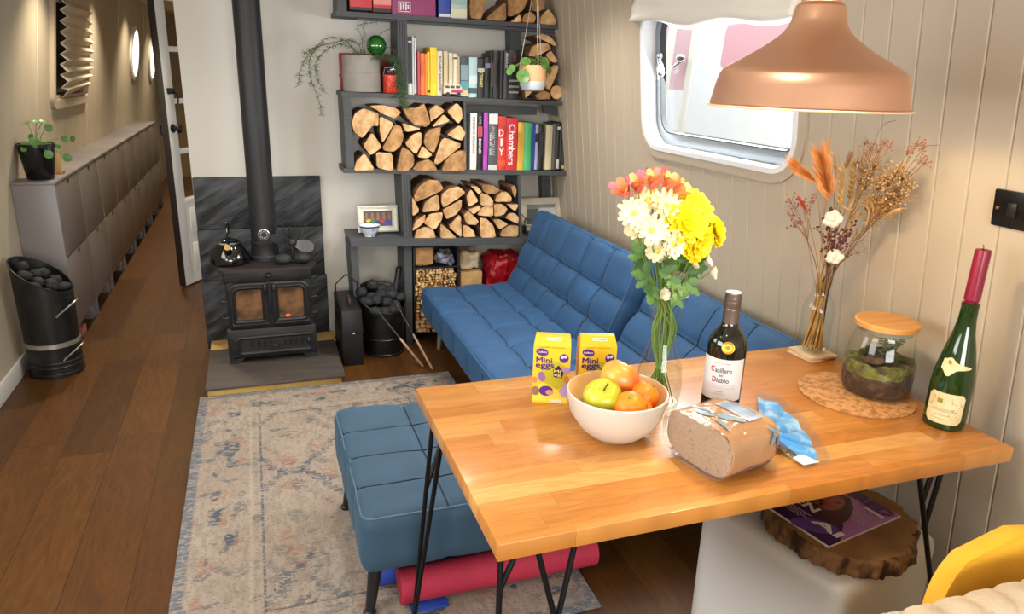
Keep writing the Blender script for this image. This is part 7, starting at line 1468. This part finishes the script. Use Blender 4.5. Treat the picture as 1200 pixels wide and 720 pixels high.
# ------------------------------------------------------------------ lights
def light(name, typ, loc, energy, color, **kw):
    d = bpy.data.lights.new(name, typ); d.energy = energy; d.color = color
    for k, v in kw.items(): 
        if k not in ('rot', 'aim'): setattr(d, k, v)
    o = bpy.data.objects.new(name, d); COL.objects.link(o); o.location = loc
    if 'aim' in kw: o.rotation_euler = (Vector(kw['aim'])-Vector(loc)).to_track_quat('-Z', 'Y').to_euler()
    return o
light('pendant_bulb_light', 'POINT', lc+Vector((0, 0, .055)), 15, (1, .76, .44), shadow_soft_size=.03)
light('added_rear_daylight', 'AREA', (.25, Y0+.05, 1.40), 98, (1, .98, .95), shape='RECTANGLE', size=1.95, size_y=1.05, aim=(.6, 2.2, .5))  # added light behind the camera, fills the room evenly from the rear opening
light('daylight_left_window', 'AREA', (-1.14, 1.05, 1.5), 24, (1, .98, .96), shape='RECTANGLE', size=1.3, size_y=.66, aim=(1.2, 1.6, .6))
light('added_far_left_daylight', 'AREA', (-1.15, 2.70, 1.55), 9, (.97, .98, 1), shape='RECTANGLE', size=1.05, size_y=.55, aim=(1.0, 3.2, .5))  # added daylight from an unseen window, lifts sofa back and low back wall
light('daylight_right_window', 'AREA', onwall(wy, wz, -.10), 30, (.95, .98, 1), shape='RECTANGLE', size=.95, size_y=.5, aim=(.2, 2.4, .6))
DL = emit('downlight disc', '#ffe2b0', 9); k = 0
for x, y, e in ((.35, 2.9, 9), (.35, .9, 5), (1.15, 3.3, 14), (-.55, 3.4, 6), (-.80, 5.05, 34), (-.80, 6.7, 34), (-.80, 8.4, 30), (-.72, 10.2, 26), (-.55, 1.6, 4)):
    t = thing('downlight', 'round recessed ceiling light with a chrome ring', 'lamp', (x, y, ZC-.02), 'ceiling downlights'); B().lathe([(.032, -.004), (.045, -.004), (.045, 0), (.032, 0)], (x, y, ZC-.001), 28).build('trim_ring', pm('chrome', '#c9ccd0', .2, 1), t); B().lathe([(.001, -.002), (.032, -.002)], (x, y, ZC-.001), 20).build('diffuser', DL, t)
    light('downlight_beam', 'SPOT', (x, y, ZC-.02), e*(3.2 if y > 5 else 4.6), (1, .86, .66) if y > 5 else (1, .93, .83), spot_size=math.radians(125 if y < 5 else 110), spot_blend=.8, shadow_soft_size=.05)
w = bpy.data.worlds.new('sky'); sc.world = w; w.use_nodes = True; bg = w.node_tree.nodes['Background']; bg.inputs[0].default_value = (.86, .93, 1, 1); bg.inputs[1].default_value = 3.2
sc.view_settings.view_transform = 'Standard'; sc.view_settings.look = 'None'; sc.view_settings.gamma = 1; sc.view_settings.use_curve_mapping = False; sc.view_settings.exposure = 0
cy = sc.cycles; cy.use_denoising = True; cy.max_bounces = 8; cy.diffuse_bounces = 4; cy.glossy_bounces = 4; cy.transmission_bounces = 8; cy.transparent_max_bounces = 16; cy.caustics_reflective = False; cy.caustics_refractive = False; cy.sample_clamp_indirect = 6
try: cy.denoiser = 'OPENIMAGEDENOISE'
except Exception: pass
